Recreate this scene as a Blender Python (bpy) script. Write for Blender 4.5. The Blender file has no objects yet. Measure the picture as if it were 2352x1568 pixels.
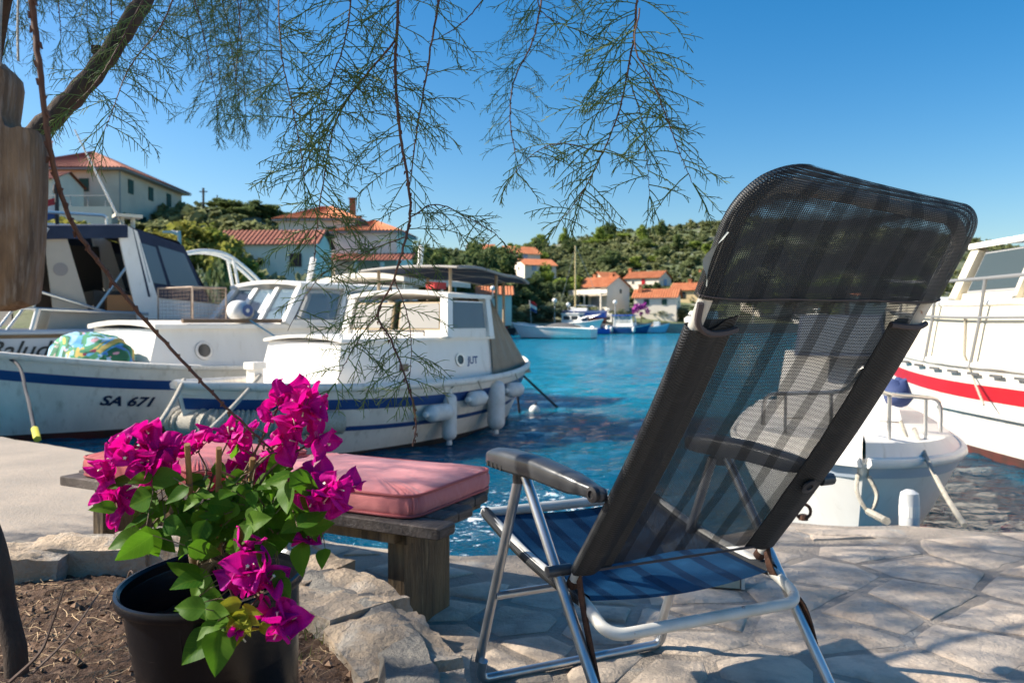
import bpy, math, random
import numpy as np
from mathutils import Vector, Matrix, Euler, noise

SC = bpy.context.scene
COL = SC.collection
R = math.radians
V = Vector

# ------------------------------------------------------------------ camera
CAM_Z = 1.45                      # eye height above the water; the quay top is at 0.5
PITCH = math.atan(44 / 1829.0)
cam = bpy.data.cameras.new('camera')
cam.lens = 28; cam.sensor_width = 36
cam.clip_start = 0.05; cam.clip_end = 6000
cam.dof.use_dof = True; cam.dof.focus_distance = 1.6; cam.dof.aperture_fstop = 6.8
camo = bpy.data.objects.new('camera', cam); COL.objects.link(camo)
camo.location = (0, 0, CAM_Z); camo.rotation_euler = (R(90) - PITCH, 0, 0)
SC.camera = camo

# ------------------------------------------------------------------ sky, sun, exposure
SUN_EL, SUN_AZ = R(36), R(-85)    # azimuth from +Y towards +X: the sun stands to the left
S_DIR = V((math.sin(SUN_AZ) * math.cos(SUN_EL), math.cos(SUN_AZ) * math.cos(SUN_EL), math.sin(SUN_EL)))
W = bpy.data.worlds.new('World'); SC.world = W; W.use_nodes = True
nt = W.node_tree
for n in list(nt.nodes): nt.nodes.remove(n)
sky = nt.nodes.new('ShaderNodeTexSky'); sky.sky_type = 'NISHITA'; sky.sun_disc = False
sky.sun_elevation = SUN_EL; sky.sun_rotation = SUN_AZ
sky.air_density = 1.0; sky.dust_density = 1.2; sky.ozone_density = 2.0
hsv = nt.nodes.new('ShaderNodeHueSaturation'); hsv.inputs['Saturation'].default_value = 1.5; hsv.inputs['Hue'].default_value = .498
bg = nt.nodes.new('ShaderNodeBackground'); bg.inputs['Strength'].default_value = 0.084
wo = nt.nodes.new('ShaderNodeOutputWorld')
nt.links.new(sky.outputs[0], hsv.inputs['Color']); nt.links.new(hsv.outputs[0], bg.inputs[0]); nt.links.new(bg.outputs[0], wo.inputs[0])
sl = bpy.data.lights.new('sun', 'SUN'); sl.energy = 5.0; sl.angle = R(0.53); sl.color = (1.0, 0.93, 0.82)
so = bpy.data.objects.new('sun', sl); COL.objects.link(so); so.location = (-30, 0, 40)
so.rotation_euler = (-S_DIR).to_track_quat('-Z', 'Y').to_euler()
SC.view_settings.view_transform = 'Standard'; SC.view_settings.look = 'None'
SC.view_settings.gamma = 1.0; SC.view_settings.exposure = 1.05; SC.view_settings.use_curve_mapping = False
SC.render.engine = 'CYCLES'
SC.cycles.use_denoising = True
SC.cycles.max_bounces = 8; SC.cycles.transparent_max_bounces = 24; SC.cycles.caustics_reflective = False; SC.cycles.caustics_refractive = False
SC.cycles.sample_clamp_indirect = 6

# ------------------------------------------------------------------ picture -> place (used to measure the place)
FPX = 1829.0
def ray(px, py):
    x = (px - 1176) / FPX; y = (784 - py) / FPX
    c, s = math.cos(PITCH), math.sin(PITCH)
    return V((x, c + y * s, -s + y * c))
def P(px, py, d):
    r = ray(px, py); return V((0, 0, CAM_Z)) + r * (d / r.y)
def G(px, py, z):
    r = ray(px, py); return V((0, 0, CAM_Z)) + r * ((z - CAM_Z) / r.z)

# ------------------------------------------------------------------ mesh helpers
ORG = {}
class MB:
    def __init__(s): s.v = []; s.f = []; s.uv = None
    def add(s, vs, fs):
        b = len(s.v); s.v += [tuple(p) for p in vs]; s.f += [tuple(i + b for i in f) for f in fs]; return s
    def box(s, c, sz, rot=None):
        c = V(c); h = [q / 2 for q in sz]; vs = []
        for dz in (-1, 1):
            for dx, dy in ((-1, -1), (1, -1), (1, 1), (-1, 1)):
                p = V((dx * h[0], dy * h[1], dz * h[2]))
                if rot: p = rot @ p
                vs.append(c + p)
        return s.add(vs, [(3, 2, 1, 0), (4, 5, 6, 7), (0, 1, 5, 4), (1, 2, 6, 5), (2, 3, 7, 6), (3, 0, 4, 7)])
    def bar(s, p0, p1, w, h, up=(0, 0, 1)):
        p0, p1 = V(p0), V(p1); d = (p1 - p0).normalized(); sd = d.cross(V(up)).normalized() * (w / 2); u = sd.cross(d).normalized() * (h / 2)
        vs = [p + a * sd + b * u for p in (p0, p1) for a, b in ((-1, -1), (1, -1), (1, 1), (-1, 1))]
        return s.add(vs, [(0, 1, 2, 3), (7, 6, 5, 4), (0, 4, 5, 1), (1, 5, 6, 2), (2, 6, 7, 3), (3, 7, 4, 0)])
    def tube(s, pts, r, n=8, cap=True, flat=1.0):
        pts = [V(p) for p in pts]; m = len(pts)
        rr = r if isinstance(r, (list, tuple)) else [r] * m
        t0 = (pts[1] - pts[0]).normalized()
        a = t0.orthogonal().normalized(); vs = []
        for i, p in enumerate(pts):
            t = ((pts[min(i + 1, m - 1)] - pts[max(i - 1, 0)])); t = t.normalized() if t.length > 1e-9 else t0
            a = a - t * a.dot(t); a = a.normalized() if a.length > 1e-6 else t.orthogonal().normalized()
            b = t.cross(a)
            for k in range(n):
                an = 2 * math.pi * k / n
                vs.append(p + (a * math.cos(an) + b * math.sin(an) * flat) * rr[i])
        fs = [(i * n + k, i * n + (k + 1) % n, (i + 1) * n + (k + 1) % n, (i + 1) * n + k) for i in range(m - 1) for k in range(n)]
        if cap: fs += [tuple(range(n - 1, -1, -1)), tuple((m - 1) * n + k for k in range(n))]
        return s.add(vs, fs)
    def lathe(s, prof, n=24, M=None, cap0=False, cap1=False):
        vs = []; M = M or Matrix()
        for r, z in prof:
            for k in range(n):
                an = 2 * math.pi * k / n; vs.append(M @ V((r * math.cos(an), r * math.sin(an), z)))
        fs = [(i * n + k, i * n + (k + 1) % n, (i + 1) * n + (k + 1) % n, (i + 1) * n + k) for i in range(len(prof) - 1) for k in range(n)]
        if cap0: fs.append(tuple(range(n - 1, -1, -1)))
        if cap1: fs.append(tuple((len(prof) - 1) * n + k for k in range(n)))
        return s.add(vs, fs)
    def prism(s, bot, top):
        n = len(bot)
        return s.add(list(bot) + list(top), [tuple(range(n - 1, -1, -1)), tuple(range(n, 2 * n))] + [(k, (k + 1) % n, n + (k + 1) % n, n + k) for k in range(n)])
    def rings(s, rings, closed=True, cap=True):
        n = len(rings[0]); vs = [p for r in rings for p in r]; m = len(rings)
        kk = n if closed else n - 1
        fs = [(i * n + k, i * n + (k + 1) % n, (i + 1) * n + (k + 1) % n, (i + 1) * n + k) for i in range(m - 1) for k in range(kk)]
        if cap and closed: fs += [tuple(range(n - 1, -1, -1)), tuple((m - 1) * n + k for k in range(n))]
        return s.add(vs, fs)
    def grid(s, nu, nv, fn, uv=None):
        b = len(s.v)
        for i in range(nu + 1):
            for j in range(nv + 1):
                s.v.append(tuple(fn(i / nu, j / nv)))
                if uv:
                    if s.uv is None: s.uv = {}
                    s.uv[len(s.v) - 1] = uv(i / nu, j / nv)
        s.f += [(b + i * (nv + 1) + j, b + (i + 1) * (nv + 1) + j, b + (i + 1) * (nv + 1) + j + 1, b + i * (nv + 1) + j + 1) for i in range(nu) for j in range(nv)]
        return s
    def panel(s, q, u0, v0, u1, v1, th=.02, off=0.0):
        """a slab on the face of the quad q = (bottom left, bottom right, top right, top left)"""
        q = [V(p) for p in q]
        def b(u, v): return (q[0] * (1 - u) + q[1] * u) * (1 - v) + (q[3] * (1 - u) + q[2] * u) * v
        n = (q[1] - q[0]).cross(q[3] - q[0]).normalized()
        c = [b(u0, v0), b(u1, v0), b(u1, v1), b(u0, v1)]
        return s.prism([p + n * (off - .012) for p in c], [p + n * (off + th) for p in c])
    def mesh(s, name, org=None):
        me = bpy.data.meshes.new(name)
        vs = s.v if org is None else [(p[0] - org[0], p[1] - org[1], p[2] - org[2]) for p in s.v]
        me.from_pydata(vs, [], s.f)
        if s.uv:
            ul = me.uv_layers.new(name='UVMap')
            for l in me.loops: ul.data[l.index].uv = s.uv.get(l.vertex_index, (0, 0))
        return me
    def build(s, name, mat, parent=None, smooth=None, world=False, recalc=False):
        """one mesh object; world=True when the points are world points and the parent stands at ORG[parent]"""
        org = None
        if parent is None and world != 'raw':
            a = np.array(s.v); org = V((float(a[:, 0].mean()), float(a[:, 1].mean()), float(a[:, 2].min())))
        elif parent is not None and world: org = ORG[parent]
        me = s.mesh(name, org)
        if recalc:
            import bmesh
            bm = bmesh.new(); bm.from_mesh(me); bmesh.ops.recalc_face_normals(bm, faces=bm.faces); bm.to_mesh(me); bm.free()
        if smooth is not None:
            me.polygons.foreach_set('use_smooth', [True] * len(me.polygons)); me.set_sharp_from_angle(angle=R(smooth))
        o = bpy.data.objects.new(name, me); COL.objects.link(o)
        if mat: me.materials.append(mat)
        if parent is not None: o.parent = parent; ORG[o] = ORG.get(parent, V((0, 0, 0)))
        elif org is not None: o.location = org; ORG[o] = V(org)
        return o

def tag(o, label=None, cat=None, group=None, kind=None):
    if label: o['label'] = label
    if cat: o['category'] = cat
    if group: o['group'] = group
    if kind: o['kind'] = kind
    return o
def thing(name, label, cat, loc=(0, 0, 0), rz=0.0, group=None):
    o = bpy.data.objects.new(name, None); COL.objects.link(o); o.empty_display_size = .2
    o.location = loc; o.rotation_euler = (0, 0, rz); ORG[o] = V(loc)
    return tag(o, label, cat, group)
def dup(root, loc=None, rz=None, label=None, scale=None, parent=None):
    c = root.copy(); COL.objects.link(c); c.parent = parent
    if loc is not None: c.location = loc
    if rz is not None: c.rotation_euler = (0, 0, rz)
    if scale is not None: c.scale = scale if hasattr(scale, '__len__') else (scale,) * 3
    if label: c['label'] = label
    for ch in KIDS(root): dup(ch, parent=c)
    return c
def KIDS(o): return [c for c in COL.objects if c.parent == o]
def quads_mesh(name, q):
    """q: numpy (N,4,3)"""
    n = len(q); me = bpy.data.meshes.new(name)
    me.vertices.add(n * 4); me.loops.add(n * 4); me.polygons.add(n)
    me.vertices.foreach_set('co', q.reshape(-1).astype(np.float32))
    me.loops.foreach_set('vertex_index', np.arange(n * 4, dtype=np.int32))
    me.polygons.foreach_set('loop_start', np.arange(0, n * 4, 4, dtype=np.int32))
    me.polygons.foreach_set('loop_total', np.full(n, 4, dtype=np.int32))
    me.update(); return me
def mesh_obj(name, me, mat, parent=None, loc=None):
    o = bpy.data.objects.new(name, me); COL.objects.link(o)
    if mat and not me.materials: me.materials.append(mat)
    if parent is not None: o.parent = parent; ORG[o] = ORG.get(parent, V())
    if loc is not None: o.location = loc
    return o
def arc_path(pts, rad, n=5):
    """polyline with rounded corners"""
    pts = [V(p) for p in pts]; out = [pts[0]]
    for i in range(1, len(pts) - 1):
        a, b, c = pts[i - 1], pts[i], pts[i + 1]
        d0 = (a - b); d1 = (c - b); r = min(rad, d0.length * .48, d1.length * .48)
        p0 = b + d0.normalized() * r; p1 = b + d1.normalized() * r
        for k in range(n + 1):
            t = k / n; out.append(p0 * (1 - t) ** 2 + b * 2 * t * (1 - t) + p1 * t * t)
    return out + [pts[-1]]
def smooth_path(pts, n=8):
    """Catmull-Rom through the points"""
    pts = [V(p) for p in pts]; out = []
    q = [pts[0] * 2 - pts[1]] + pts + [pts[-1] * 2 - pts[-2]]
    for i in range(1, len(q) - 2):
        for k in range(n):
            t = k / n
            out.append(.5 * ((2 * q[i]) + (q[i + 1] - q[i - 1]) * t + (2 * q[i - 1] - 5 * q[i] + 4 * q[i + 1] - q[i + 2]) * t * t + (3 * q[i] - q[i - 1] - 3 * q[i + 1] + q[i + 2]) * t ** 3))
    return out + [pts[-1]]
def sag(a, b, s, n=10):
    a, b = V(a), V(b)
    return [a.lerp(b, k / n) - V((0, 0, s * 4 * (k / n) * (1 - k / n))) for k in range(n + 1)]

# ------------------------------------------------------------------ materials
MATS = {}
def nodes(name):
    m = bpy.data.materials.new(name); m.use_nodes = True; t = m.node_tree
    return m, t, t.nodes, t.links, t.nodes['Principled BSDF']
def mat(name, col, rough=.6, metal=0.0, col2=None, scale=6.0, detail=6, lo=.35, hi=.65, bump=0.0, bscale=None, stretch=(1, 1, 1), rand=0.0, spec=.5, col3=None, scale3=20, lo3=.55, hi3=.7, coat=0.0, island=0.0, trans=0.0, tcol=None, dist=.02):
    if name in MATS: return MATS[name]
    m, t, N, L, bs = nodes(name)
    bs.inputs['Roughness'].default_value = rough; bs.inputs['Metallic'].default_value = metal; bs.inputs['Specular IOR Level'].default_value = spec
    bs.inputs['Coat Weight'].default_value = coat
    tc = N.new('ShaderNodeTexCoord'); mp = N.new('ShaderNodeMapping'); L.new(tc.outputs['Object'], mp.inputs[0]); mp.inputs['Scale'].default_value = stretch
    oi = N.new('ShaderNodeObjectInfo')
    if rand or col2:
        av = N.new('ShaderNodeVectorMath'); av.operation = 'ADD'; L.new(mp.outputs[0], av.inputs[0])
        mu = N.new('ShaderNodeMath'); mu.operation = 'MULTIPLY'; mu.inputs[1].default_value = 37.0 if rand else 0.0; L.new(oi.outputs['Random'], mu.inputs[0]); L.new(mu.outputs[0], av.inputs[1]); vec = av.outputs[0]
    else: vec = mp.outputs[0]
    cur = None
    def rgb(c):
        n = N.new('ShaderNodeRGB'); n.outputs[0].default_value = (*c, 1); return n.outputs[0]
    cur = rgb(col)
    def over(cur, c, sc, lo, hi, det):
        nz = N.new('ShaderNodeTexNoise'); nz.inputs['Scale'].default_value = sc; nz.inputs['Detail'].default_value = det; nz.inputs['Roughness'].default_value = .6; L.new(vec, nz.inputs['Vector'])
        mr = N.new('ShaderNodeMapRange'); mr.inputs['From Min'].default_value = lo; mr.inputs['From Max'].default_value = hi; L.new(nz.outputs['Fac'], mr.inputs['Value'])
        mx = N.new('ShaderNodeMix'); mx.data_type = 'RGBA'; L.new(mr.outputs[0], mx.inputs['Factor']); L.new(cur, mx.inputs['A']); mx.inputs['B'].default_value = (*c, 1); return mx.outputs['Result']
    if col2: cur = over(cur, col2, scale, lo, hi, detail)
    if col3: cur = over(cur, col3, scale3, lo3, hi3, 8)
    if rand or island:
        h = N.new('ShaderNodeHueSaturation'); L.new(cur, h.inputs['Color'])
        mr = N.new('ShaderNodeMapRange')
        if island:
            ge = N.new('ShaderNodeNewGeometry'); L.new(ge.outputs['Random Per Island'], mr.inputs['Value']); k = island
        else: L.new(oi.outputs['Random'], mr.inputs['Value']); k = rand
        mr.inputs['To Min'].default_value = 1 - k; mr.inputs['To Max'].default_value = 1 + k; L.new(mr.outputs[0], h.inputs['Value'])
        cur = h.outputs[0]
    L.new(cur, bs.inputs['Base Color'])
    if bump:
        nz = N.new('ShaderNodeTexNoise'); nz.inputs['Scale'].default_value = bscale or scale * 4; nz.inputs['Detail'].default_value = 8; nz.inputs['Roughness'].default_value = .65; L.new(vec, nz.inputs['Vector'])
        bp = N.new('ShaderNodeBump'); bp.inputs['Strength'].default_value = bump; bp.inputs['Distance'].default_value = dist; L.new(nz.outputs['Fac'], bp.inputs['Height']); L.new(bp.outputs[0], bs.inputs['Normal'])
    if trans:
        tr = N.new('ShaderNodeBsdfTranslucent'); ms = N.new('ShaderNodeMixShader'); ms.inputs[0].default_value = trans
        if tcol: tr.inputs['Color'].default_value = (*tcol, 1)
        else: L.new(cur, tr.inputs['Color'])
        out = N['Material Output']; L.new(bs.outputs[0], ms.inputs[1]); L.new(tr.outputs[0], ms.inputs[2]); L.new(ms.outputs[0], out.inputs['Surface'])
    MATS[name] = m; return m
def glass(name, tint=(.55, .6, .62), alpha=.45, rough=.03):
    """a window pane: partly see-through, glossy"""
    if name in MATS: return MATS[name]
    m, t, N, L, bs = nodes(name)
    bs.inputs['Base Color'].default_value = (*tint, 1); bs.inputs['Roughness'].default_value = rough; bs.inputs['IOR'].default_value = 1.5
    tr = N.new('ShaderNodeBsdfTransparent'); ms = N.new('ShaderNodeMixShader'); ms.inputs[0].default_value = alpha
    L.new(tr.outputs[0], ms.inputs[1]); L.new(bs.outputs[0], ms.inputs[2]); L.new(ms.outputs[0], N['Material Output'].inputs['Surface'])
    MATS[name] = m; return m

m_white = mat('white_gelcoat', (.86, .82, .75), .32, col2=(.8, .755, .68), scale=1.6, stretch=(2.5, 2.5, .6), col3=(.58, .52, .42), scale3=5, lo3=.6, hi3=.85)
m_white2 = mat('white_boat_paint', (.78, .725, .64), .42, col2=(.68, .63, .55), scale=2.2, stretch=(2.2, 2.2, .6), col3=(.46, .4, .31), scale3=5, lo3=.54, hi3=.8, bump=.1, bscale=30)
m_cream = mat('cream_boat_paint', (.72, .66, .52), .4, col2=(.66, .6, .47), scale=2)
m_navy = mat('navy_paint', (.012, .045, .16), .35, col2=(.016, .06, .2), scale=3)
m_red = mat('red_paint', (.5, .014, .02), .35, col2=(.42, .012, .018), scale=3)
m_antifoul = mat('antifouling', (.14, .03, .022), .8, col2=(.06, .03, .022), scale=4)
m_blackfoul = mat('dark_antifouling', (.03, .028, .028), .8)
m_navycloth = mat('navy_canvas', (.012, .022, .05), .85, col2=(.02, .032, .065), scale=4, bump=.15, bscale=14)
m_tancloth = mat('tan_canvas', (.34, .27, .19), .85, col2=(.28, .22, .155), scale=5, bump=.2, bscale=9)
m_offcloth = mat('offwhite_canvas', (.6, .57, .5), .8, col2=(.52, .49, .42), scale=4)
m_greycloth = mat('grey_canvas', (.1, .1, .1), .85, col2=(.07, .07, .07), scale=4)
m_steel = mat('stainless_steel', (.6, .58, .55), .36, metal=.9)
m_teak = mat('weathered_teak', (.2, .12, .06), .6, col2=(.12, .075, .04), scale=5, stretch=(1, 6, 6))
m_pane = glass('boat_window', (.03, .05, .06), .78)
m_clear = glass('clear_vinyl', (.35, .4, .42), .4, .12)
m_dark = mat('dark_rubber', (.02, .02, .02), .6)
m_interior = mat('cabin_shade_and_lining', (.05, .045, .04), .8)  # dark tone painting the cockpit shade, also used on the seat bank
m_rope = mat('pale_rope', (.5, .46, .38), .85, col2=(.36, .32, .25), scale=60, bump=.6, bscale=160)
m_ropedk = mat('dark_rope', (.03, .03, .035), .85)
m_fender = mat('white_fender', (.7, .7, .68), .5, col2=(.55, .54, .5), scale=7, col3=(.35, .33, .28), scale3=12, lo3=.62, hi3=.85)
m_beige = mat('beige_gelcoat', (.42, .36, .29), .4, col2=(.37, .32, .26), scale=2)
# ================================================================== SETTING
# ---- water
def water_mat():
    m, t, N, L, bs = nodes('sea_water')
    tc = N.new('ShaderNodeTexCoord'); mp = N.new('ShaderNodeMapping'); L.new(tc.outputs['Object'], mp.inputs[0])
    mp.inputs['Scale'].default_value = (1, 1.5, 1)
    n0 = N.new('ShaderNodeTexNoise'); n0.inputs['Scale'].default_value = .09; n0.inputs['Detail'].default_value = 4; L.new(tc.outputs['Object'], n0.inputs['Vector'])
    mr = N.new('ShaderNodeMapRange'); mr.inputs['From Min'].default_value = .35; mr.inputs['From Max'].default_value = .65; L.new(n0.outputs['Fac'], mr.inputs['Value'])
    mx = N.new('ShaderNodeMix'); mx.data_type = 'RGBA'; mx.inputs['A'].default_value = (.0, .165, .275, 1); mx.inputs['B'].default_value = (.0, .225, .34, 1); L.new(mr.outputs[0], mx.inputs['Factor'])
    # the bottom falls off into deep water beside the quay and is sandy further out
    sp = N.new('ShaderNodeSeparateXYZ'); L.new(tc.outputs['Object'], sp.inputs[0])
    dp = N.new('ShaderNodeMapRange'); dp.inputs['From Min'].default_value = 5; dp.inputs['From Max'].default_value = 19; dp.interpolation_type = 'SMOOTHSTEP'; L.new(sp.outputs['Y'], dp.inputs['Value'])
    mx2 = N.new('ShaderNodeMix'); mx2.data_type = 'RGBA'; mx2.inputs['A'].default_value = (.0, .065, .125, 1); L.new(dp.outputs[0], mx2.inputs['Factor']); L.new(mx.outputs['Result'], mx2.inputs['B'])
    # foam flecks where the water breaks against the quay
    nf = N.new('ShaderNodeTexNoise'); nf.inputs['Scale'].default_value = 9; nf.inputs['Detail'].default_value = 7; nf.inputs['Roughness'].default_value = .7; nf.inputs['Distortion'].default_value = .6; L.new(mp.outputs[0], nf.inputs['Vector'])
    ds = N.new('ShaderNodeVectorMath'); ds.operation = 'DISTANCE'; L.new(tc.outputs['Object'], ds.inputs[0]); ds.inputs[1].default_value = (.1, 6.0, 0)
    fr = N.new('ShaderNodeMapRange'); fr.inputs['From Min'].default_value = .6; fr.inputs['From Max'].default_value = 2.6; fr.inputs['To Min'].default_value = .56; fr.inputs['To Max'].default_value = .72; L.new(ds.outputs['Value'], fr.inputs['Value'])
    sb = N.new('ShaderNodeMath'); sb.operation = 'SUBTRACT'; L.new(nf.outputs['Fac'], sb.inputs[0]); L.new(fr.outputs[0], sb.inputs[1])
    fm = N.new('ShaderNodeMapRange'); fm.inputs['From Min'].default_value = 0; fm.inputs['From Max'].default_value = .05; L.new(sb.outputs[0], fm.inputs['Value'])
    mx3 = N.new('ShaderNodeMix'); mx3.data_type = 'RGBA'; L.new(fm.outputs[0], mx3.inputs['Factor']); L.new(mx2.outputs['Result'], mx3.inputs['A']); mx3.inputs['B'].default_value = (.75, .8, .82, 1)
    L.new(mx3.outputs['Result'], bs.inputs['Base Color'])
    rr = N.new('ShaderNodeMapRange'); rr.inputs['To Min'].default_value = .07; rr.inputs['To Max'].default_value = .7; L.new(fm.outputs[0], rr.inputs['Value']); L.new(rr.outputs[0], bs.inputs['Roughness'])
    bs.inputs['IOR'].default_value = 1.33
    bs.subsurface_method = 'BURLEY'; bs.inputs['Subsurface Weight'].default_value = 1.0; bs.inputs['Subsurface Radius'].default_value = (.3, 1.0, 1.2); bs.inputs['Subsurface Scale'].default_value = .9
    bs.inputs['Specular IOR Level'].default_value = .4; bs.inputs['Specular Tint'].default_value = (.5, .82, 1, 1)
    b1 = N.new('ShaderNodeTexNoise'); b1.inputs['Scale'].default_value = 2.2; b1.inputs['Detail'].default_value = 6; b1.inputs['Roughness'].default_value = .55; L.new(mp.outputs[0], b1.inputs['Vector'])
    bp = N.new('ShaderNodeBump'); bp.inputs['Strength'].default_value = 1.0; bp.inputs['Distance'].default_value = .3; L.new(b1.outputs['Fac'], bp.inputs['Height'])
    b2 = N.new('ShaderNodeTexNoise'); b2.inputs['Scale'].default_value = 7; b2.inputs['Detail'].default_value = 4; L.new(mp.outputs[0], b2.inputs['Vector'])
    bq = N.new('ShaderNodeBump'); bq.inputs['Strength'].default_value = 1.0; bq.inputs['Distance'].default_value = .08; L.new(b2.outputs['Fac'], bq.inputs['Height']); L.new(bp.outputs[0], bq.inputs['Normal'])
    L.new(bq.outputs[0], bs.inputs['Normal'])
    return m
def wave(x, y):
    a = .04 * noise.noise(V((x * .55 + 3, y * 1.1, 0))) + .034 * noise.noise(V((x * 1.6, y * 2.6, 5.2))) + .017 * noise.noise(V((x * 3.9, y * 5.6, 1.7))) + .007 * noise.noise(V((x * 9, y * 12, 3.1)))
    return a * min(1.0, 12.0 / max(y, 1) + .15)
wb = MB()
NR, NC = 480, 240
rows = [2.2 * (1.0157 ** i) for i in range(NR)]
for d in rows:
    for j in range(NC + 1):
        a = -1.02 + 2.04 * j / NC
        x = d * math.tan(a); wb.v.append((x, d, wave(x, d)))
wb.f = [(i * (NC + 1) + j, i * (NC + 1) + j + 1, (i + 1) * (NC + 1) + j + 1, (i + 1) * (NC + 1) + j) for i in range(NR - 1) for j in range(NC)]
me = wb.mesh('water'); me.polygons.foreach_set('use_smooth', [True] * len(me.polygons))
wo_ = mesh_obj('water', me, water_mat()); tag(wo_, 'choppy turquoise sea water of the harbour bay', 'water', kind='structure')

# ---- hillside round the bay
CT = [(-900, 30, 100, 17), (0, 30, 100, 17), (450, 32, 100, 16.0), (600, 40, 100, 15.4), (900, 75, 130, 13), (1100, 92, 170, 16), (1200, 98, 190, 18), (1400, 106, 240, 28.5), (1700, 110, 260, 36), (2000, 112, 260, 33), (2352, 115, 260, 26), (3600, 115, 260, 20)]
def ctl(px):
    if px <= CT[0][0]: return CT[0][1:]
    for a, b in zip(CT, CT[1:]):
        if px <= b[0]:
            t = (px - a[0]) / (b[0] - a[0]); return tuple(p + (q - p) * t for p, q in zip(a[1:], b[1:]))
    return CT[-1][1:]
def terrain(x, y):
    px = 1176 + FPX * x / max(y, 1); ds, dr, zr = ctl(px)
    if y < ds: return max(-2.5, .9 - (ds - y) * 2.2)
    if y < dr:
        u = (y - ds) / (dr - ds); z = .9 + (zr - .9) * (u ** 1.05)
        if px > 1000: z += (zr * .16) * math.sin(u * math.pi) * 0
    else: z = zr - (y - dr) * .06 * zr / 20
    return z + .7 * noise.noise(V((x * .05, y * .05, 0))) * min(1, (y - ds) / 20)
tb = MB()
ds_ = [22 * (1.031 ** i) for i in range(98)]
pxs = [-1500 + 40 * j for j in range(140)]
for d in ds_:
    for px in pxs:
        x = (px - 1176) / FPX * d; tb.v.append((x, d, terrain(x, d)))
n_ = len(pxs)
tb.f = [(i * n_ + j, i * n_ + j + 1, (i + 1) * n_ + j + 1, (i + 1) * n_ + j) for i in range(len(ds_) - 1) for j in range(n_ - 1)]
m_hill = mat('hill_ground', (.1, .125, .05), .95, col2=(.2, .19, .12), scale=.06, lo=.5, hi=.68, col3=(.3, .28, .24), scale3=.25, lo3=.6, hi3=.68, bump=.5, bscale=.8, dist=.5)
tag(mesh_obj('hillside', tb.mesh('hillside'), m_hill), 'scrub covered hillside rising behind the harbour', 'hillside', kind='structure')

# ---- near quay: body, flagstones, concrete
QZ = .5
qpoly = [(-14, 11.1), (-4.2, 6.55), (-3.0, 5.75), (-2.0, 4.55), (-1.25, 3.72), (-.75, 3.42), (-.2, 3.22), (.5, 3.3), (1.33, 3.78), (2.3, 3.62), (6, 3.35), (12, 2.8), (12, -6), (-14, -6)]
m_mortar = mat('lime_mortar', (.5, .41, .32), .95, col2=(.3, .25, .2), scale=3, col3=(.42, .4, .36), scale3=7, bump=1.0, bscale=60, dist=.016)
m_conc = mat('old_concrete', (.37, .3, .235), .95, col2=(.28, .235, .19), scale=2.5, col3=(.26, .24, .21), scale3=45, lo3=.5, hi3=.72, bump=.9, bscale=70, dist=.008)
qp2 = []
for a, b in zip(qpoly, qpoly[1:] + qpoly[:1]):
    a, b = V(a), V(b); n = max(1, int((b - a).length / .12)) if a.y > 2.5 and abs(a.x) < 6.5 else 1
    for k in range(n):
        p = a.lerp(b, k / n)
        if n > 1: p = p + V((0, .05 * noise.noise(V((p.x * 3, p.y * 3, 2))) + .02 * noise.noise(V((p.x * 11, p.y * 11, 2)))))
        qp2.append(p)
mb = MB(); n = len(qp2)
mb.add([(p.x, p.y, -1.5) for p in qp2] + [(p.x, p.y, QZ - .03) for p in qp2] + [(p.x * 1.0, p.y - .02, QZ) for p in qp2], [(k, (k + 1) % n, n + (k + 1) % n, n + k) for k in range(n)] + [(n + k, n + (k + 1) % n, 2 * n + (k + 1) % n, 2 * n + k) for k in range(n)] + [tuple(range(2 * n, 3 * n))])
quay = mb.build('quay', m_mortar, world='raw', recalc=True); ORG[quay] = V((0, 0, 0)); tag(quay, 'stone and mortar quay edge running along the water', 'quay', kind='structure')
# concrete apron on the left, a sheet 6 mm thick
cp = [(p.x, p.y - .01) for p in qp2 if p.x < -1.6 and p.y > 3.5] + [(-1.62, 4.0), (-1.35, 3.4), (-1.1, 2.8), (-1.9, 2.0), (-6, 1.6), (-14, 1.6)]
mb = MB(); mb.prism([(x, y, QZ - .05) for x, y in cp], [(x, y, QZ + .006) for x, y in cp])
mb.build('concrete_apron', m_conc, quay, recalc=True)

# flagstones: jittered cells clipped to polygons, each its own stone
def clip(poly, p, nrm):
    out = []
    for a, b in zip(poly, poly[1:] + poly[:1]):
        da = (a - p).dot(nrm); db = (b - p).dot(nrm)
        if da <= 0: out.append(a)
        if da * db < 0: out.append(a + (b - a) * (da / (da - db)))
    return out
def inpoly(x, y, poly):
    c = False; n = len(poly); j = n - 1
    for i in range(n):
        xi, yi = poly[i][0], poly[i][1]; xj, yj = poly[j][0], poly[j][1]
        if (yi > y) != (yj > y) and x < (xj - xi) * (y - yi) / (yj - yi + 1e-12) + xi: c = not c
        j = i
    return c
m_flag = mat('limestone_flag', (.62, .5, .38), .85, col2=(.38, .315, .25), scale=8, lo=.44, hi=.66, col3=(.58, .41, .27), scale3=2.4, lo3=.54, hi3=.72, rand=.1, bump=.9, bscale=34, dist=.014)
rnd = random.Random(11)
seeds = []
for i in range(-5, 22):
    for j in range(0, 15):
        x = -1.15 + i * .225 + (j % 2) * .11; y = .85 + j * .215
        if x > .75: 
            if (i + j) % 2: continue
        seeds.append(V((x + rnd.uniform(-.09, .09), y + rnd.uniform(-.085, .085))))
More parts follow.
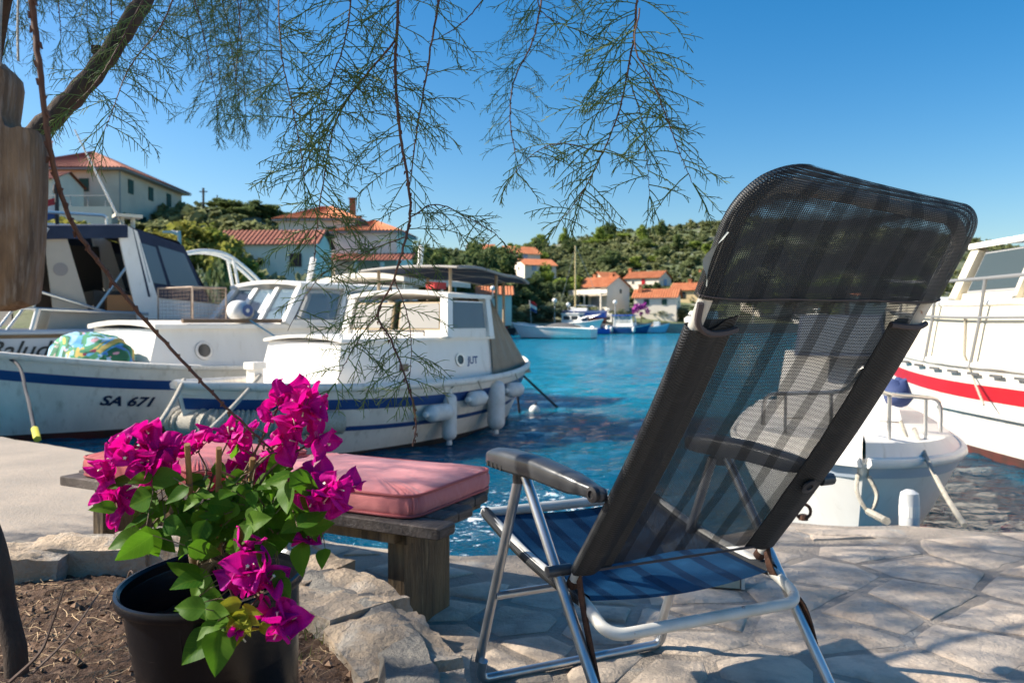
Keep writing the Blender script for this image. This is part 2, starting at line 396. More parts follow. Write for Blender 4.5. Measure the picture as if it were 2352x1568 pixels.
for s0 in seeds:
    if s0.x < -.8 or s0.x > 3.4 or s0.y < 1.0: continue
    if not inpoly(s0.x, s0.y + .06, qpoly): continue
    poly = [s0 + V(q) for q in ((-.5, -.5), (.5, -.5), (.5, .5), (-.5, .5))]
    for s1 in seeds:
        if s1 is not s0 and (s1 - s0).length < .8:
            gap = .009 if s0.x > .75 else .014
            dr_ = (s1 - s0).normalized(); poly = clip(poly, (s0 + s1) / 2 - dr_ * gap, dr_)
    for a, b in zip(qpoly[1:11], qpoly[2:12]):
        a, b = V(a), V(b); nn = V((-(b - a).y, (b - a).x)).normalized()
        if (s0 - a).dot(nn) > 0: nn = -nn
        if min((s0 - a).length, (s0 - b).length) < 1.3: poly = clip(poly, a - nn * .05, nn)
    if len(poly) < 3: continue
    area = abs(sum(a.x * b.y - b.x * a.y for a, b in zip(poly, poly[1:] + poly[:1]))) / 2
    if area < .006: continue
    c = sum(poly, V((0, 0))) / len(poly)
    ring = []
    for a, b in zip(poly, poly[1:] + poly[:1]):
        k = max(1, int((b - a).length / .07))
        for q in range(k):
            p = a.lerp(b, q / k); p = p + (c - p) * (.06 + .09 * noise.noise(V((p.x * 14, p.y * 14, 3))))
            ring.append(p)
    z = QZ + rnd.uniform(.006, .010); tl = V((rnd.uniform(-.018, .018), rnd.uniform(-.018, .018)))
    n = len(ring); hz = lambda p, e: z - e + (p - c).dot(tl) * .5 + .006 * noise.noise(V((p.x * 7, p.y * 7, 9)))
    mb = MB()
    mb.add([(p.x - c.x, p.y - c.y, QZ - .02) for p in ring] + [(p.x - c.x, p.y - c.y, max(QZ + .001, hz(p, .007))) for p in ring] + [((p.x - c.x) * .9, (p.y - c.y) * .9, hz(c + (p - c) * .9, .001)) for p in ring] + [((p.x - c.x) * .5, (p.y - c.y) * .5, hz(c + (p - c) * .5, -.001)) for p in ring],
           [(r * n + k, r * n + (k + 1) % n, (r + 1) * n + (k + 1) % n, (r + 1) * n + k) for r in range(3) for k in range(n)] + [tuple(range(3 * n, 4 * n))])
    o = mb.build('flagstone', m_flag, quay, smooth=50, recalc=True); o.location = (c.x, c.y, 0)

# ---- raised planter: rim stones and soil
m_stone = mat('rim_limestone', (.54, .41, .28), .92, col2=(.36, .275, .195), scale=4.5, col3=(.5, .44, .36), scale3=9, lo3=.5, hi3=.66, rand=.1, bump=1.0, bscale=22, dist=.03)
pw = thing('planter_wall', 'low curved rim of rough limestone blocks round the soil bed', 'stone wall', (-.8, 1.9, QZ))
def rim_stone(c, sz, rz, seed, amp=.026):
    c = V(c); mb = MB(); nn = 16
    rot = Matrix.Rotation(rz, 3, 'Z')
    vs = {}; 
    def pt(p):
        q = V(p); m = max(abs(q.x), abs(q.y), abs(q.z)); l = q.length
        q = q * (m / l * .18 + .82 * 1.0) if l > 0 else q
        q = V((math.copysign(abs(q.x) ** .92, q.x) * sz[0] / 2, math.copysign(abs(q.y) ** .92, q.y) * sz[1] / 2, q.z * sz[2] / 2))
        q = rot @ q
        w = c + q
        dsp = noise.noise(w * 5 + V((seed, 0, 0))) * amp + noise.noise(w * 15 + V((0, seed, 0))) * amp * .5 + noise.noise(w * 42) * amp * .3 + noise.noise(w * 90) * amp * .12
        return w + q.normalized() * dsp
    for ax in range(3):
        for sg in (-1, 1):
            def f(u, v, ax=ax, sg=sg):
                p = [0, 0, 0]; p[ax] = sg; p[(ax + 1) % 3] = (2 * u - 1) * sg; p[(ax + 2) % 3] = 2 * v - 1; return pt(p)
            mb.grid(nn, nn, f)
    return mb.build('stone', m_stone, pw, smooth=60, world=True)
for k, (px, py, z, lx, ly, lz, rz) in enumerate([
        (10, 1258, .77, .42, .21, .34, 8), (215, 1236, .77, .40, .2, .33, 4), (385, 1226, .775, .34, .2, .34, -3), (530, 1240, .77, .32, .22, .33, -12),
        (655, 1290, .75, .34, .24, .33, -24), (775, 1350, .755, .33, .28, .34, -42), (898, 1460, .745, .31, .25, .34, -62), (940, 1600, .735, .3, .25, .34, -82), (930, 1800, .74, .28, .24, .34, -95), (850, 2120, .74, .3, .24, .34, -110)]):
    p = G(px, py, z); rim_stone((p.x, p.y, z - lz / 2), (lx, ly, lz), R(rz), k * 7.3)
# rubble and mortar between the blocks
m_rub = mat('rubble_mortar', (.36, .32, .26), .95, col2=(.22, .2, .17), scale=14, bump=1, bscale=60, dist=.02)
path = [G(px, py, .72) for px, py in ((-60, 1270), (120, 1255), (290, 1240), (450, 1240), (590, 1270), (710, 1325), (835, 1405), (925, 1520), (945, 1700), (900, 1950))]
mb = MB(); sp = smooth_path(path, 6)
ringz = []
for i, p in enumerate(sp):
    t = (sp[min(i + 1, len(sp) - 1)] - sp[max(i - 1, 0)]).normalized(); s_ = V((t.y, -t.x, 0))
    ringz.append([V((p.x, p.y, 0)) + s_ * (a + .02 * noise.noise(p * 9 + V((a * 30, 0, 0)))) + V((0, 0, z + .025 * noise.noise(p * 12 + V((a * 50, z * 9, 0))))) for a, z in ((-.075, QZ - .01), (-.085, .66), (-.05, .74), (0, .745), (.05, .74), (.085, .66), (.075, QZ - .01))])
mb.rings(ringz).build('mortar_bed', m_rub, pw, smooth=70, world=True, recalc=True)

m_soil = mat('brown_soil', (.085, .045, .026), .97, col2=(.15, .085, .048), scale=9, col3=(.3, .19, .12), scale3=40, lo3=.55, hi3=.7, bump=1.0, bscale=55, dist=.03)
rimpts = [V((p.x, p.y)) for p in sp] + [V((-.2, .3)), V((-2.6, .3)), V((-2.6, 2.4))]
mb = MB()
def soil(u, v):
    x = -2.2 + 2.1 * u; y = .6 + 2.05 * v
    z = .695 + .03 * noise.noise(V((x * 2.2, y * 2.2, 0))) + .014 * noise.noise(V((x * 9, y * 9, 4))) + .010 * noise.noise(V((x * 32, y * 32, 1))) + .007 * noise.noise(V((x * 75, y * 75, 1)))
    if not inpoly(x, y, rimpts): z = .47
    return (x, y, z)
mb.grid(230, 220, soil)
soilo = mb.build('soil', m_soil, world='raw', smooth=80); tag(soilo, 'dry brown garden soil inside the planter', 'soil', kind='structure')
def soil_z(x, y): return .695 + .03 * noise.noise(V((x * 2.2, y * 2.2, 0))) + .014 * noise.noise(V((x * 9, y * 9, 4)))
# litter: clods, pebbles, straw, as uncounted stuff
rnd = random.Random(5)
mb = MB(); ms = MB()
for k in range(1500):
    x = rnd.uniform(-1.9, -.2); y = rnd.uniform(.8, 2.3)
    if not inpoly(x, y, rimpts): continue
    r = rnd.choice((.003, .004, .005, .006, .008, .011)) * rnd.uniform(.7, 1.3); z = soil_z(x, y) + r * .3
    oc = [(1, 0, 0), (0, 1, 0), (-1, 0, 0), (0, -1, 0), (0, 0, .8), (0, 0, -.8)]
    a = rnd.uniform(0, 6)
    mb.add([(x + r * rnd.uniform(.7, 1.2) * (p[0] * math.cos(a) - p[1] * math.sin(a)), y + r * rnd.uniform(.7, 1.2) * (p[0] * math.sin(a) + p[1] * math.cos(a)), z + r * p[2]) for p in oc], [(0, 1, 4), (1, 2, 4), (2, 3, 4), (3, 0, 4), (1, 0, 5), (2, 1, 5), (3, 2, 5), (0, 3, 5)])
for k in range(2600):
    x = rnd.uniform(-1.9, -.2); y = rnd.uniform(.8, 2.3)
    if not inpoly(x, y, rimpts): continue
    a = rnd.uniform(0, 6.28); l = rnd.uniform(.012, .07); z = soil_z(x, y) + .006; b = rnd.uniform(-.5, .5)
    pts = [V((x + math.cos(a + b * t) * l * (t - .5), y + math.sin(a + b * t) * l * (t - .5), z + rnd.uniform(0, .008))) for t in (0, .33, .66, 1)]
    ms.tube(pts, rnd.uniform(.0005, .0011), 3, False)
clod = mb.build('soil_clods', mat('soil_clod', (.2, .115, .065), .95, col2=(.36, .23, .14), scale=3, island=.5), world='raw'); tag(clod, 'loose clods and pebbles lying on the soil', 'pebbles', kind='stuff')
st = ms.build('dry_straw', mat('straw', (.36, .25, .14), .9, island=.6), world='raw'); tag(st, 'dry straw and needle litter on the soil', 'straw', kind='stuff')
# grass tufts beside the rim
m_grass = mat('grass_blade', (.11, .2, .03), .6, col2=(.26, .25, .06), scale=25, trans=.35, island=.3)
def tuft(px, py, z, n, h, lab):
    p = G(px, py, z); mb = MB()
    for k in range(n):
        a = rnd.uniform(0, 6.28); l = h * rnd.uniform(.5, 1.15); w = rnd.uniform(.0012, .0026); b = V((p.x + rnd.uniform(-.04, .04), p.y + rnd.uniform(-.04, .04), z - .004)); lean = rnd.uniform(.2, .9)
        pr = []
        for t in (0, .4, .75, 1):
            q = b + V((math.cos(a) * l * lean * t * t, math.sin(a) * l * lean * t * t, l * (t - .35 * lean * t * t))); s_ = V((-math.sin(a), math.cos(a), 0)) * w * (1 - t * .95); pr.append((q - s_, q + s_))
        mb.add([q for pp in pr for q in pp], [(0, 1, 3, 2), (2, 3, 5, 4), (4, 5, 7, 6)])
    tag(mb.build('grass_tuft', m_grass), lab, 'grass', 'grass tufts in the planter')
tuft(745, 1475, .68, 60, .075, 'thin yellow green grass tuft beside the large rim block')
tuft(815, 1545, .68, 26, .05, 'short fresh grass tuft at the foot of the last rim block')
tuft(700, 1530, .68, 30, .05, 'sparse grass tuft between flower pot and stone rim')
tuft(165, 1530, .67, 20, .05, 'few grass blades in the shaded soil by the stem')
# curved bare twigs stuck in the soil
m_twig = mat('dry_twig', (.09, .05, .035), .85, col2=(.2, .14, .1), scale=30)
def twig(pts, r, lab):
    pp = smooth_path(pts, 6); n = len(pp); mb = MB(); mb.tube(pp, [r * (1 - .6 * i / n) for i in range(n)], 5)
    tag(mb.build('dry_twig', m_twig, smooth=60), lab, 'twig', 'bare twigs in the soil')
g = lambda px, py, z=.69: G(px, py, z)
twig([P(20, 1568, 1.28), P(90, 1500, 1.33), P(120, 1430, 1.36), P(150, 1340, 1.37)], .0035, 'dark bare twig slanting up out of the soil by the stem')
twig([P(75, 1545, 1.3), P(150, 1470, 1.42), P(215, 1380, 1.55), P(235, 1350, 1.6)], .0025, 'thin bare twig bent low over the soil')
twig([g(290, 1340), P(300, 1310, 1.85), P(315, 1335, 1.8)], .003, 'short pale twig curved beside the black pot')
# ================================================================== FAR SHORE: trees, houses, lamps
rs = np.random.RandomState(3)
def leaf_cloud(n, rx, ry, rz, nclump, size, seed, shape='round', cz=None):
    """n small quads in clumps through a crown; returns (n,4,3), base of the crown at z=0"""
    r = np.random.RandomState(seed)
    if shape == 'cone':
        h = r.rand(nclump) ** .8; rad = (1 - h) * .95 + .1; a = r.rand(nclump) * 6.283; q = np.sqrt(r.rand(nclump)) * rad
        cc = np.stack([q * np.cos(a) * rx, q * np.sin(a) * ry, h * rz * 2], 1)
    else:
        d = r.randn(nclump, 3); d /= np.linalg.norm(d, axis=1)[:, None]; q = r.rand(nclump) ** .4
        cc = d * q[:, None] * np.array([rx, ry, rz]) * .82 + np.array([0, 0, rz])
    cr = (.22 + .25 * r.rand(nclump)) * min(rx, rz)
    k = r.randint(0, nclump, n)
    d = r.randn(n, 3); d /= np.linalg.norm(d, axis=1)[:, None]
    p = cc[k] + d * (cr[k] * (r.rand(n) ** .35))[:, None]
    nr = d * .7 + r.randn(n, 3) * .6; nr /= np.linalg.norm(nr, axis=1)[:, None]
    u = np.cross(nr, r.randn(n, 3)); u /= np.linalg.norm(u, axis=1)[:, None]; w = np.cross(nr, u)
    s = size * (.6 + .8 * r.rand(n))[:, None]
    return np.stack([p - u * s - w * s * .6, p + u * s - w * s * .6, p + u * s + w * s * .6, p - u * s + w * s * .6], 1)
def fol(name, c1, c2, sc=.25): return mat(name, c1, .75, col2=c2, scale=sc, lo=.4, hi=.62, island=.3, trans=.42, spec=.15)
m_pine = fol('pine_foliage', (.13, .17, .06), (.19, .235, .08))
m_bright = fol('bright_pine_foliage', (.2, .27, .05), (.28, .33, .075))
m_olive = fol('olive_foliage', (.17, .19, .11), (.24, .26, .15))
m_dkgreen = fol('dark_evergreen_foliage', (.09, .125, .05), (.15, .19, .07))
m_fig = fol('yellow_green_foliage', (.2, .23, .045), (.36, .3, .07), .5)
m_scrub = mat('maquis_scrub', (.15, .18, .075), .8, col2=(.26, .27, .125), scale=.05, lo=.4, hi=.62, island=.28, trans=.4, spec=.15)
m_bark = mat('tree_bark', (.07, .05, .035), .9, col2=(.11, .085, .06), scale=8, bump=.6)
CROWN = {}
def crown(kind, seed):
    key = (kind, seed)
    if key not in CROWN:
        cfg = {'pine': (1500, 1, 1, 1, 16, .085, 'round', m_pine), 'cone': (1500, 1, 1, 1.0, 26, .075, 'cone', m_bright), 'olive': (2200, 1, 1, .9, 26, .06, 'round', m_olive), 'dark': (1500, 1, 1, 1, 18, .085, 'round', m_dkgreen), 'fig': (2600, 1, 1, .8, 34, .058, 'round', m_fig), 'bright': (1500, 1, 1, 1, 18, .08, 'round', m_bright)}[kind]
        me = quads_mesh('crown', leaf_cloud(cfg[0], cfg[1], cfg[2], cfg[3], cfg[4], cfg[5], seed, cfg[6])); me.materials.append(cfg[7])
        tb_ = MB(); tb_.tube([(0, 0, -.3), (.03, 0, .4), (0, .04, 1.1)], [.075, .055, .02], 6)
        for a in (0.4, 2.4, 4.5): tb_.tube([(.02, 0, .35), (.3 * math.cos(a), .3 * math.sin(a), .75), (.55 * math.cos(a), .55 * math.sin(a), 1.05)], [.035, .02, .008], 4)
        tm = tb_.mesh('trunk'); tm.materials.append(m_bark); CROWN[key] = (me, tm)
    return CROWN[key]
def tree(px, py_top, d, rad, kind, label, seed=0, group=None, h=None, clear=.12, cat='tree', name=None):
    x = (px - 1176) / FPX * d; z0 = terrain(x, d)
    ztop = P(px, py_top, d).z; H = max(h or 0, ztop - z0); H = max(H, 1.0)
    t = thing(name or {'pine': 'pine_tree', 'cone': 'pine_tree', 'olive': 'olive_tree', 'dark': 'evergreen_tree', 'fig': 'fig_tree', 'bright': 'pine_tree'}[kind], label, cat, (x, d, z0 - .1), (px * 7 + d) % 6.28, group)
    cm, tm = crown(kind, seed)
    c = mesh_obj('crown', cm, None, t); c.scale = (rad, rad, H * (1 - clear) / 2); c.location = (0, 0, H * clear)
    k = mesh_obj('trunk', tm, None, t); k.scale = (min(rad, 2.2), min(rad, 2.2), H * .6)
    return t
# near-left belt of yellow-green shrubs below the house
for k, (px, py, d, r) in enumerate([(110, 462, 45, 2.6), (190, 468, 44, 2.4), (262, 480, 42, 2.3), (335, 478, 41, 2.5), (395, 470, 42, 2.3), (448, 462, 43, 2.6), (505, 500, 42, 2.1), (300, 510, 36, 1.9), (400, 512, 36, 1.9), (475, 520, 36, 1.9), (160, 520, 36, 2.2)]):
    tree(px, py, d, r, 'fig', 'yellow green leafy tree ' + ['directly below the walled terrace', 'behind the small yacht flag', 'behind the slanting whip antenna', 'below the first shuttered side window', 'below the last shuttered side window', 'standing tallest beside the utility pole', 'at the end of the belt near the low house', 'low behind the yacht radar bracket', 'low behind the bent grey street lamp', 'low behind the white curved arch', 'low behind the yacht roof rail'][k], k % 3, 'leafy trees below the hilltop house')
tree(470, 580, 31, 1.0, 'olive', 'grey green olive tree between the navy canopy boat and street lamp', 1)
tree(510, 575, 34, 1.1, 'dark', 'dark shrub left of the low red roofed house', 2, clear=.02)
tree(660, 566, 44, 2.0, 'olive', 'broad olive tree in front of the low red roofed house', 0)
tree(720, 590, 47, 1.4, 'olive', 'smaller olive tree touching the broad olive tree', 2)
tree(802, 585, 46, .95, 'olive', 'young pale olive tree by the house porch', 1)
for k, (px, py, d, r) in enumerate([(532, 452, 92, 2.8), (562, 470, 90, 2.0), (596, 460, 94, 2.4), (640, 476, 95, 2.6), (500, 478, 88, 2.0)]):
    tree(px, py, d, r, 'pine', ['tall dark pine on the ridge just right of the thin utility pole', 'small dark pine filling the gap between two taller ridge pines', 'round dark pine on the ridge left of the tall house roof', 'dark pine touching the roof of the tall orange roofed house', 'low dark pine at the foot of the thin utility pole'][k], k % 3, 'pines on the left ridge')
for k, (px, py, d, r) in enumerate([(905, 545, 88, 3.0), (960, 560, 92, 3.0), (1005, 575, 95, 2.6), (1055, 552, 110, 3.4), (1090, 545, 118, 3.0), (1125, 560, 112, 2.6), (1160, 545, 128, 3.2), (1085, 610, 98, 2.6), (1120, 615, 102, 3.0)]):
    tree(px, py, d, r, 'dark' if k % 2 else 'pine', ['dark pine right beside the porch house', 'evergreen behind the white antennas of the cabin boat', 'dark pine rising above the dark boat awning', 'evergreen next to the yellowish globe lamp', 'tall dark pine left of the distant orange roof', 'evergreen partly hiding the distant orange roof', 'dark pine left of the highest village house', 'low evergreen above the bright orange waterfront roof', 'low dark pine close behind the bright orange waterfront roof'][k], k % 3, 'wood behind the white boats')
for k, (px, py, d, r) in enumerate([(1215, 622, 118, 2.6), (1240, 632, 112, 2.4), (1275, 640, 116, 2.4), (1150, 630, 104, 2.3), (1195, 665, 103, 2.6)]):
    tree(px, py, d, r, 'dark', 'dark evergreen ' + ['covering the gable of the low white village house', 'below the right corner of the low white village house', 'close left of the bright green pine by the mast', 'just above the tall globe lamp', 'right behind the red white flag'][k], k % 3, 'evergreens above the speedboat')
for k, (px, py, d, r) in enumerate([(1120, 695, 97, 2.4), (1160, 690, 99, 2.6), (1210, 690, 101, 2.5), (1250, 680, 104, 3.0), (1295, 665, 109, 2.6), (1090, 700, 95, 2.4), (1350, 700, 108, 1.8), (1420, 705, 110, 1.6)]):
    tree(px, py, d, r, 'olive', 'grey green olive tree ' + ['in front of the long orange roofed house', 'between tall globe lamp and awning pole', 'behind the red and white flag', 'standing tallest behind the two globe lamps', 'left of the sailboat mast', 'behind the tan cockpit curtain', 'behind the sailboat coachroof', 'between the balcony house and its globe lamp'][k], k % 3, 'olive trees along the far waterfront', clear=.05)
for k, (px, py, d, r) in enumerate([(1290, 622, 120, 3.2), (1250, 606, 128, 2.2), (1375, 545, 205, 4.4), (1425, 535, 215, 4.6), (1340, 570, 190, 3.6), (1480, 560, 200, 3.8), (1240, 566, 165, 3.0)]):
    tree(px, py, d, r, 'bright', 'bright green pine on the sunny slope above the village', k % 2, 'bright pines on the slope')
for k, (px, py, d, r) in enumerate([(1500, 588, 172, 2.9), (1530, 630, 145, 1.8), (1595, 555, 190, 3.4), (1640, 560, 195, 3.4), (1715, 560, 190, 3.2), (1460, 590, 165, 2.4)]):
    tree(px, py, d, r, 'cone', 'pointed light green pine on the slope above the village', k % 2, 'pointed pines on the slope')
tree(1535, 700, 114, 3.2, 'olive', 'wide rounded olive bush before the white village house', 0, clear=.02)
tree(1570, 698, 114, 2.3, 'olive', 'rounded olive bush next to the parked van', 1, clear=.02)
tree(1490, 640, 126, 1.8, 'dark', 'small dark tree between two red roofed village houses', 0)
tree(1640, 690, 112, 1.9, 'bright', 'light green tree behind the parked van', 0)
for k, (px, d) in enumerate([(1750, 116), (1830, 118), (1900, 115), (1990, 120), (2080, 117), (2270, 125), (2340, 122), (2420, 124)]):
    tree(px, 640 - (k * 37) % 40, d, 3.2, 'pine' if k % 2 else 'bright', ['light green tree on the shore behind the deck chair', 'dark pine on the shore behind the deck chair'][k % 2], k % 2, 'trees on the shore behind the chair')

rq = random.Random(8)
for k in range(26):
    px = rq.uniform(1180, 1760); d = rq.uniform(150, 235); x = (px - 1176) / FPX * d; z0 = terrain(x, d); hh = rq.uniform(3.0, 5.5)
    py = 740 - FPX * (z0 + hh - CAM_Z) / d
    tree(px, py, d, rq.uniform(1.6, 2.8), ['bright', 'dark', 'pine', 'cone'][k % 4], ['round bright pine dotted on the upper hillside', 'dark round tree dotted on the upper hillside', 'mid green pine dotted on the upper hillside', 'slender light pine dotted on the upper hillside'][k % 4], k % 3 if k % 4 in (1, 2) else k % 2, 'trees dotted on the upper hillside')
# scrub: uncounted, one object
def bush_field(n, seed, pr, dmin, dmax, smin, smax, leaf):
    r = np.random.RandomState(seed); base = [leaf_cloud(64, 1, 1, .75, 5, .26, s) for s in range(4)]; out = []
    c = 0
    while c < n:
        px = pr[0] + (pr[1] - pr[0]) * r.rand(); ds, dr, zr = ctl(px)
        d = ds + dmin + (dr + dmax - ds - dmin) * (r.rand() ** .8); x = (px - 1176) / FPX * d
        if noise.noise(V((x * .045, d * .045, 3))) < -.22 and r.rand() < .8: c += 1; continue
        if px > 1420 and d > dr - 95 and noise.noise(V((x * .09, d * .06, 9))) > -.02 and r.rand() < .4: c += 1; continue
        z = terrain(x, d); s = (smin + (smax - smin) * r.rand() ** 1.6) * (.55 if d > dr - 12 else 1)
        a = r.rand() * 6.283; ca, sa = math.cos(a), math.sin(a)
        q = base[r.randint(4)] * s; q = np.stack([q[..., 0] * ca - q[..., 1] * sa + x, q[..., 0] * sa + q[..., 1] * ca + d, q[..., 2] * (.55 + .4 * r.rand()) + z - .2], -1)
        out.append(q); c += 1
    return np.concatenate(out)
q = np.concatenate([bush_field(4200, 1, (900, 2900), 12, 22, .8, 2.0, .3), bush_field(800, 2, (-500, 900), 6, 14, .7, 1.8, .3), bush_field(900, 4, (1150, 1900), 30, 25, .8, 1.8, .3), bush_field(350, 5, (900, 1500), 5, -90, .6, 1.2, .25)])
o = mesh_obj('hillside_scrub', quads_mesh('hillside_scrub', q), m_scrub); tag(o, 'dense evergreen scrub covering the slopes round the bay', 'scrub', kind='stuff')

# ---- houses
def roof_mat(name, c1, c2): return mat(name, c1, .85, col2=c2, scale=.7, col3=tuple(v * .55 for v in c1), scale3=3, lo3=.58, hi3=.8, island=0, bump=.4, bscale=8, dist=.04)
m_tile = roof_mat('orange_roof_tile', (.42, .125, .045), (.5, .18, .075))
m_tile2 = roof_mat('old_red_roof_tile', (.27, .085, .05), (.34, .12, .07))
m_wall = mat('white_render', (.84, .745, .6), .9, col2=(.75, .66, .535), scale=.5)
m_walls = mat('beige_render', (.74, .62, .46), .9, col2=(.64, .535, .4), scale=.6)
m_wally = mat('yellow_render', (.66, .5, .27), .9, col2=(.6, .45, .25), scale=.5)
m_shut = mat('green_shutter', (.012, .06, .035), .6)
m_brown = mat('brown_shutter', (.06, .025, .018), .6)
m_wpane = mat('house_window', (.03, .035, .04), .1)
m_blueshut = mat('pale_blue_shutter', (.3, .42, .55), .6)
m_gutter = mat('grey_gutter', (.3, .3, .3), .6)
def slope(mb, a, b, c, d, pitch=.34, amp=.09):
    """corrugated roof slope: a-b eave, d-c ridge"""
    a, b, c, d = map(V, (a, b, c, d)); nrm = (b - a).cross(d - a).normalized(); n = max(4, int((b - a).length / pitch) * 4)
    def f(u, v):
        p = (a * (1 - u) + b * u) * (1 - v) + (d * (1 - u) + c * u) * v
        return p + nrm * (amp * abs(math.sin(u * n / 4 * math.pi)))
    mb.grid(n, 3, f)
def house(name, label, x, y, z, w, dp, h, rz, roof, rise, wall, tile, wins=(), chim=(), over=.35, ridge='x', found=3.0, shut=None, doors=(), group=None):
    """local axes: x along the width, -y the front. wins: (side, u centre, z, w, h, shutter material or None)"""
    t = thing(name, label, 'house', (x, y, z), R(rz), group)
    X, Y = w / 2, dp / 2
    mb = MB(); mb.prism([(-X, -Y, -found), (X, -Y, -found), (X, Y, -found), (-X, Y, -found)], [(-X, -Y, h), (X, -Y, h), (X, Y, h), (-X, Y, h)])
    if roof == 'gable':
        if ridge == 'x': mb.add([(-X, -Y, h), (-X, Y, h), (-X, 0, h + rise), (X, -Y, h), (X, Y, h), (X, 0, h + rise)], [(0, 2, 1), (3, 4, 5), (0, 3, 5, 2), (1, 2, 5, 4)])
        else: mb.add([(-X, -Y, h), (X, -Y, h), (0, -Y, h + rise), (-X, Y, h), (X, Y, h), (0, Y, h + rise)], [(0, 1, 2), (4, 3, 5), (0, 2, 5, 3), (1, 4, 5, 2)])
    wo = mb.build('wall', wall, t)
    rb = MB(); e = over; zb = h + .06
    if roof == 'gable' and ridge == 'x':
        k = rise / Y * e
        slope(rb, (-X - e, -Y - e, zb - k), (X + e, -Y - e, zb - k), (X + e, 0, zb + rise), (-X - e, 0, zb + rise))
        slope(rb, (X + e, Y + e, zb - k), (-X - e, Y + e, zb - k), (-X - e, 0, zb + rise), (X + e, 0, zb + rise))
    elif roof == 'gable':
        k = rise / X * e
        slope(rb, (X + e, -Y - e, zb - k), (X + e, Y + e, zb - k), (0, Y + e, zb + rise), (0, -Y - e, zb + rise))
        slope(rb, (-X - e, Y + e, zb - k), (-X - e, -Y - e, zb - k), (0, -Y - e, zb + rise), (0, Y + e, zb + rise))
    else:
        k = rise / min(X, Y) * e; zz = zb - k
        if X >= Y: r0, r1 = (-X + Y, 0, zb + rise), (X - Y, 0, zb + rise)
        else: r0, r1 = (0, -Y + X, zb + rise), (0, Y - X, zb + rise)
        c = [(-X - e, -Y - e, zz), (X + e, -Y - e, zz), (X + e, Y + e, zz), (-X - e, Y + e, zz)]
        if X >= Y:
            slope(rb, c[0], c[1], r1, r0); slope(rb, c[1], c[2], r1, r1); slope(rb, c[2], c[3], r0, r1); slope(rb, c[3], c[0], r0, r0)
        else:
            slope(rb, c[0], c[1], r0, r0); slope(rb, c[1], c[2], r1, r0); slope(rb, c[2], c[3], r1, r1); slope(rb, c[3], c[0], r0, r1)
    ro = rb.build('roof', tile, t)
    eb = MB()
    if roof == 'hip':
        eb.box((0, 0, zb - k - .1), (w + 2 * e - .06, dp + 2 * e - .06, .12)); eb.build('eave', m_gutter, t)
    for cx, cy, ch in chim:
        cb = MB(); cb.box((cx, cy, h + rise * .5 + ch / 2), (.5, .5, ch + rise * .6)); cb.box((cx, cy, h + rise * .8 + ch + .1), (.66, .66, .12)); cb.build('chimney', m_walls if tile is m_tile2 else tile, ro)
    faces = {'f': ((-X, -Y, 0), (X, -Y, 0), (X, -Y, h), (-X, -Y, h)), 'r': ((X, -Y, 0), (X, Y, 0), (X, Y, h), (X, -Y, h)), 'l': ((-X, Y, 0), (-X, -Y, 0), (-X, -Y, h), (-X, Y, h))}
    for s, u, wz, ww, wh, sm in wins:
        q = faces[s]; wid = w if s == 'f' else dp
        u0, u1, v0, v1 = u - ww / 2 / wid, u + ww / 2 / wid, (wz - wh / 2) / h, (wz + wh / 2) / h
        wm = MB(); wm.panel(q, u0, v0, u1, v1, .03); wn = wm.build('window', m_wall if sm is None else m_gutter, t)
        if sm is None:
            g_ = MB(); g_.panel(q, u0 + .1 / wid, v0 + .1 / h, u1 - .1 / wid, v1 - .1 / h, .045); g_.build('pane', m_wpane, wn)
        else:
            for k2 in (0, 1):
                um = (u0 + u1) / 2; g_ = MB(); g_.panel(q, u0 if k2 == 0 else um + .01 / wid, v0, um - .01 / wid if k2 == 0 else u1, v1, .08); g_.build('shutter', sm, wn)
    for s, u, dw, dh, dm in doors:
        q = faces[s]; wid = w if s == 'f' else dp
        g_ = MB(); g_.panel(q, u - dw / 2 / wid, 0, u + dw / 2 / wid, dh / h, .05); g_.build('door', dm, t)
    return t
# hilltop house (left)
h1 = house('hilltop_house', 'large pale house with red hip roof and dark green shutters on the hill', -41.9, 82, 9.6, 10.2, 14.2, 6.5, 0, 'hip', 2.3, m_walls, m_tile2,
           wins=[('f', .68, 4.7, .9, 1.2, m_shut), ('f', .3, 4.7, .9, 1.2, m_shut), ('r', .16, 4.9, 1.0, 1.35, m_shut), ('r', .46, 4.9, 1.0, 1.35, m_shut), ('r', .76, 4.9, 1.0, 1.35, m_shut), ('r', .3, 1.6, 2.2, 1.5, m_shut)], chim=[(-4.4, -2, 1.5)], over=.8)
mb = MB(); mb.tube([(5.14, -7.0, -.5), (5.14, -7.0, 6.3)], .06, 6); mb.build('downpipe', m_gutter, h1)
h1b = house('terrace_house', 'low white wing with red roof edge and walled terrace below the hilltop house', -43.6, 70.5, 9.2, 9.0, 5.0, 4.4, 0, 'gable', 1.0, m_wall, m_tile2, wins=[('f', .45, 2.6, 1.0, 1.2, m_blueshut)], over=.3)
mb = MB(); mb.box((4.2, -4.4, 1.0), (12.5, .25, 1.6)); mb.build('terrace_parapet', m_wall, h1b)
mb = MB(); mb.box((4.2, -4.4, -.8), (12.7, .5, 2.0)); mb.build('terrace_retaining_wall', m_walls, h1b)
mb = MB()
for k in range(9): mb.tube([(-1.6 + k * 1.45, -4.4, 1.8), (-1.6 + k * 1.45, -4.4, 2.7)], .03, 5)
mb.tube([(-2, -4.4, 2.7), (10.4, -4.4, 2.7)], .03, 5); mb.build('terrace_railing', m_gutter, h1b)
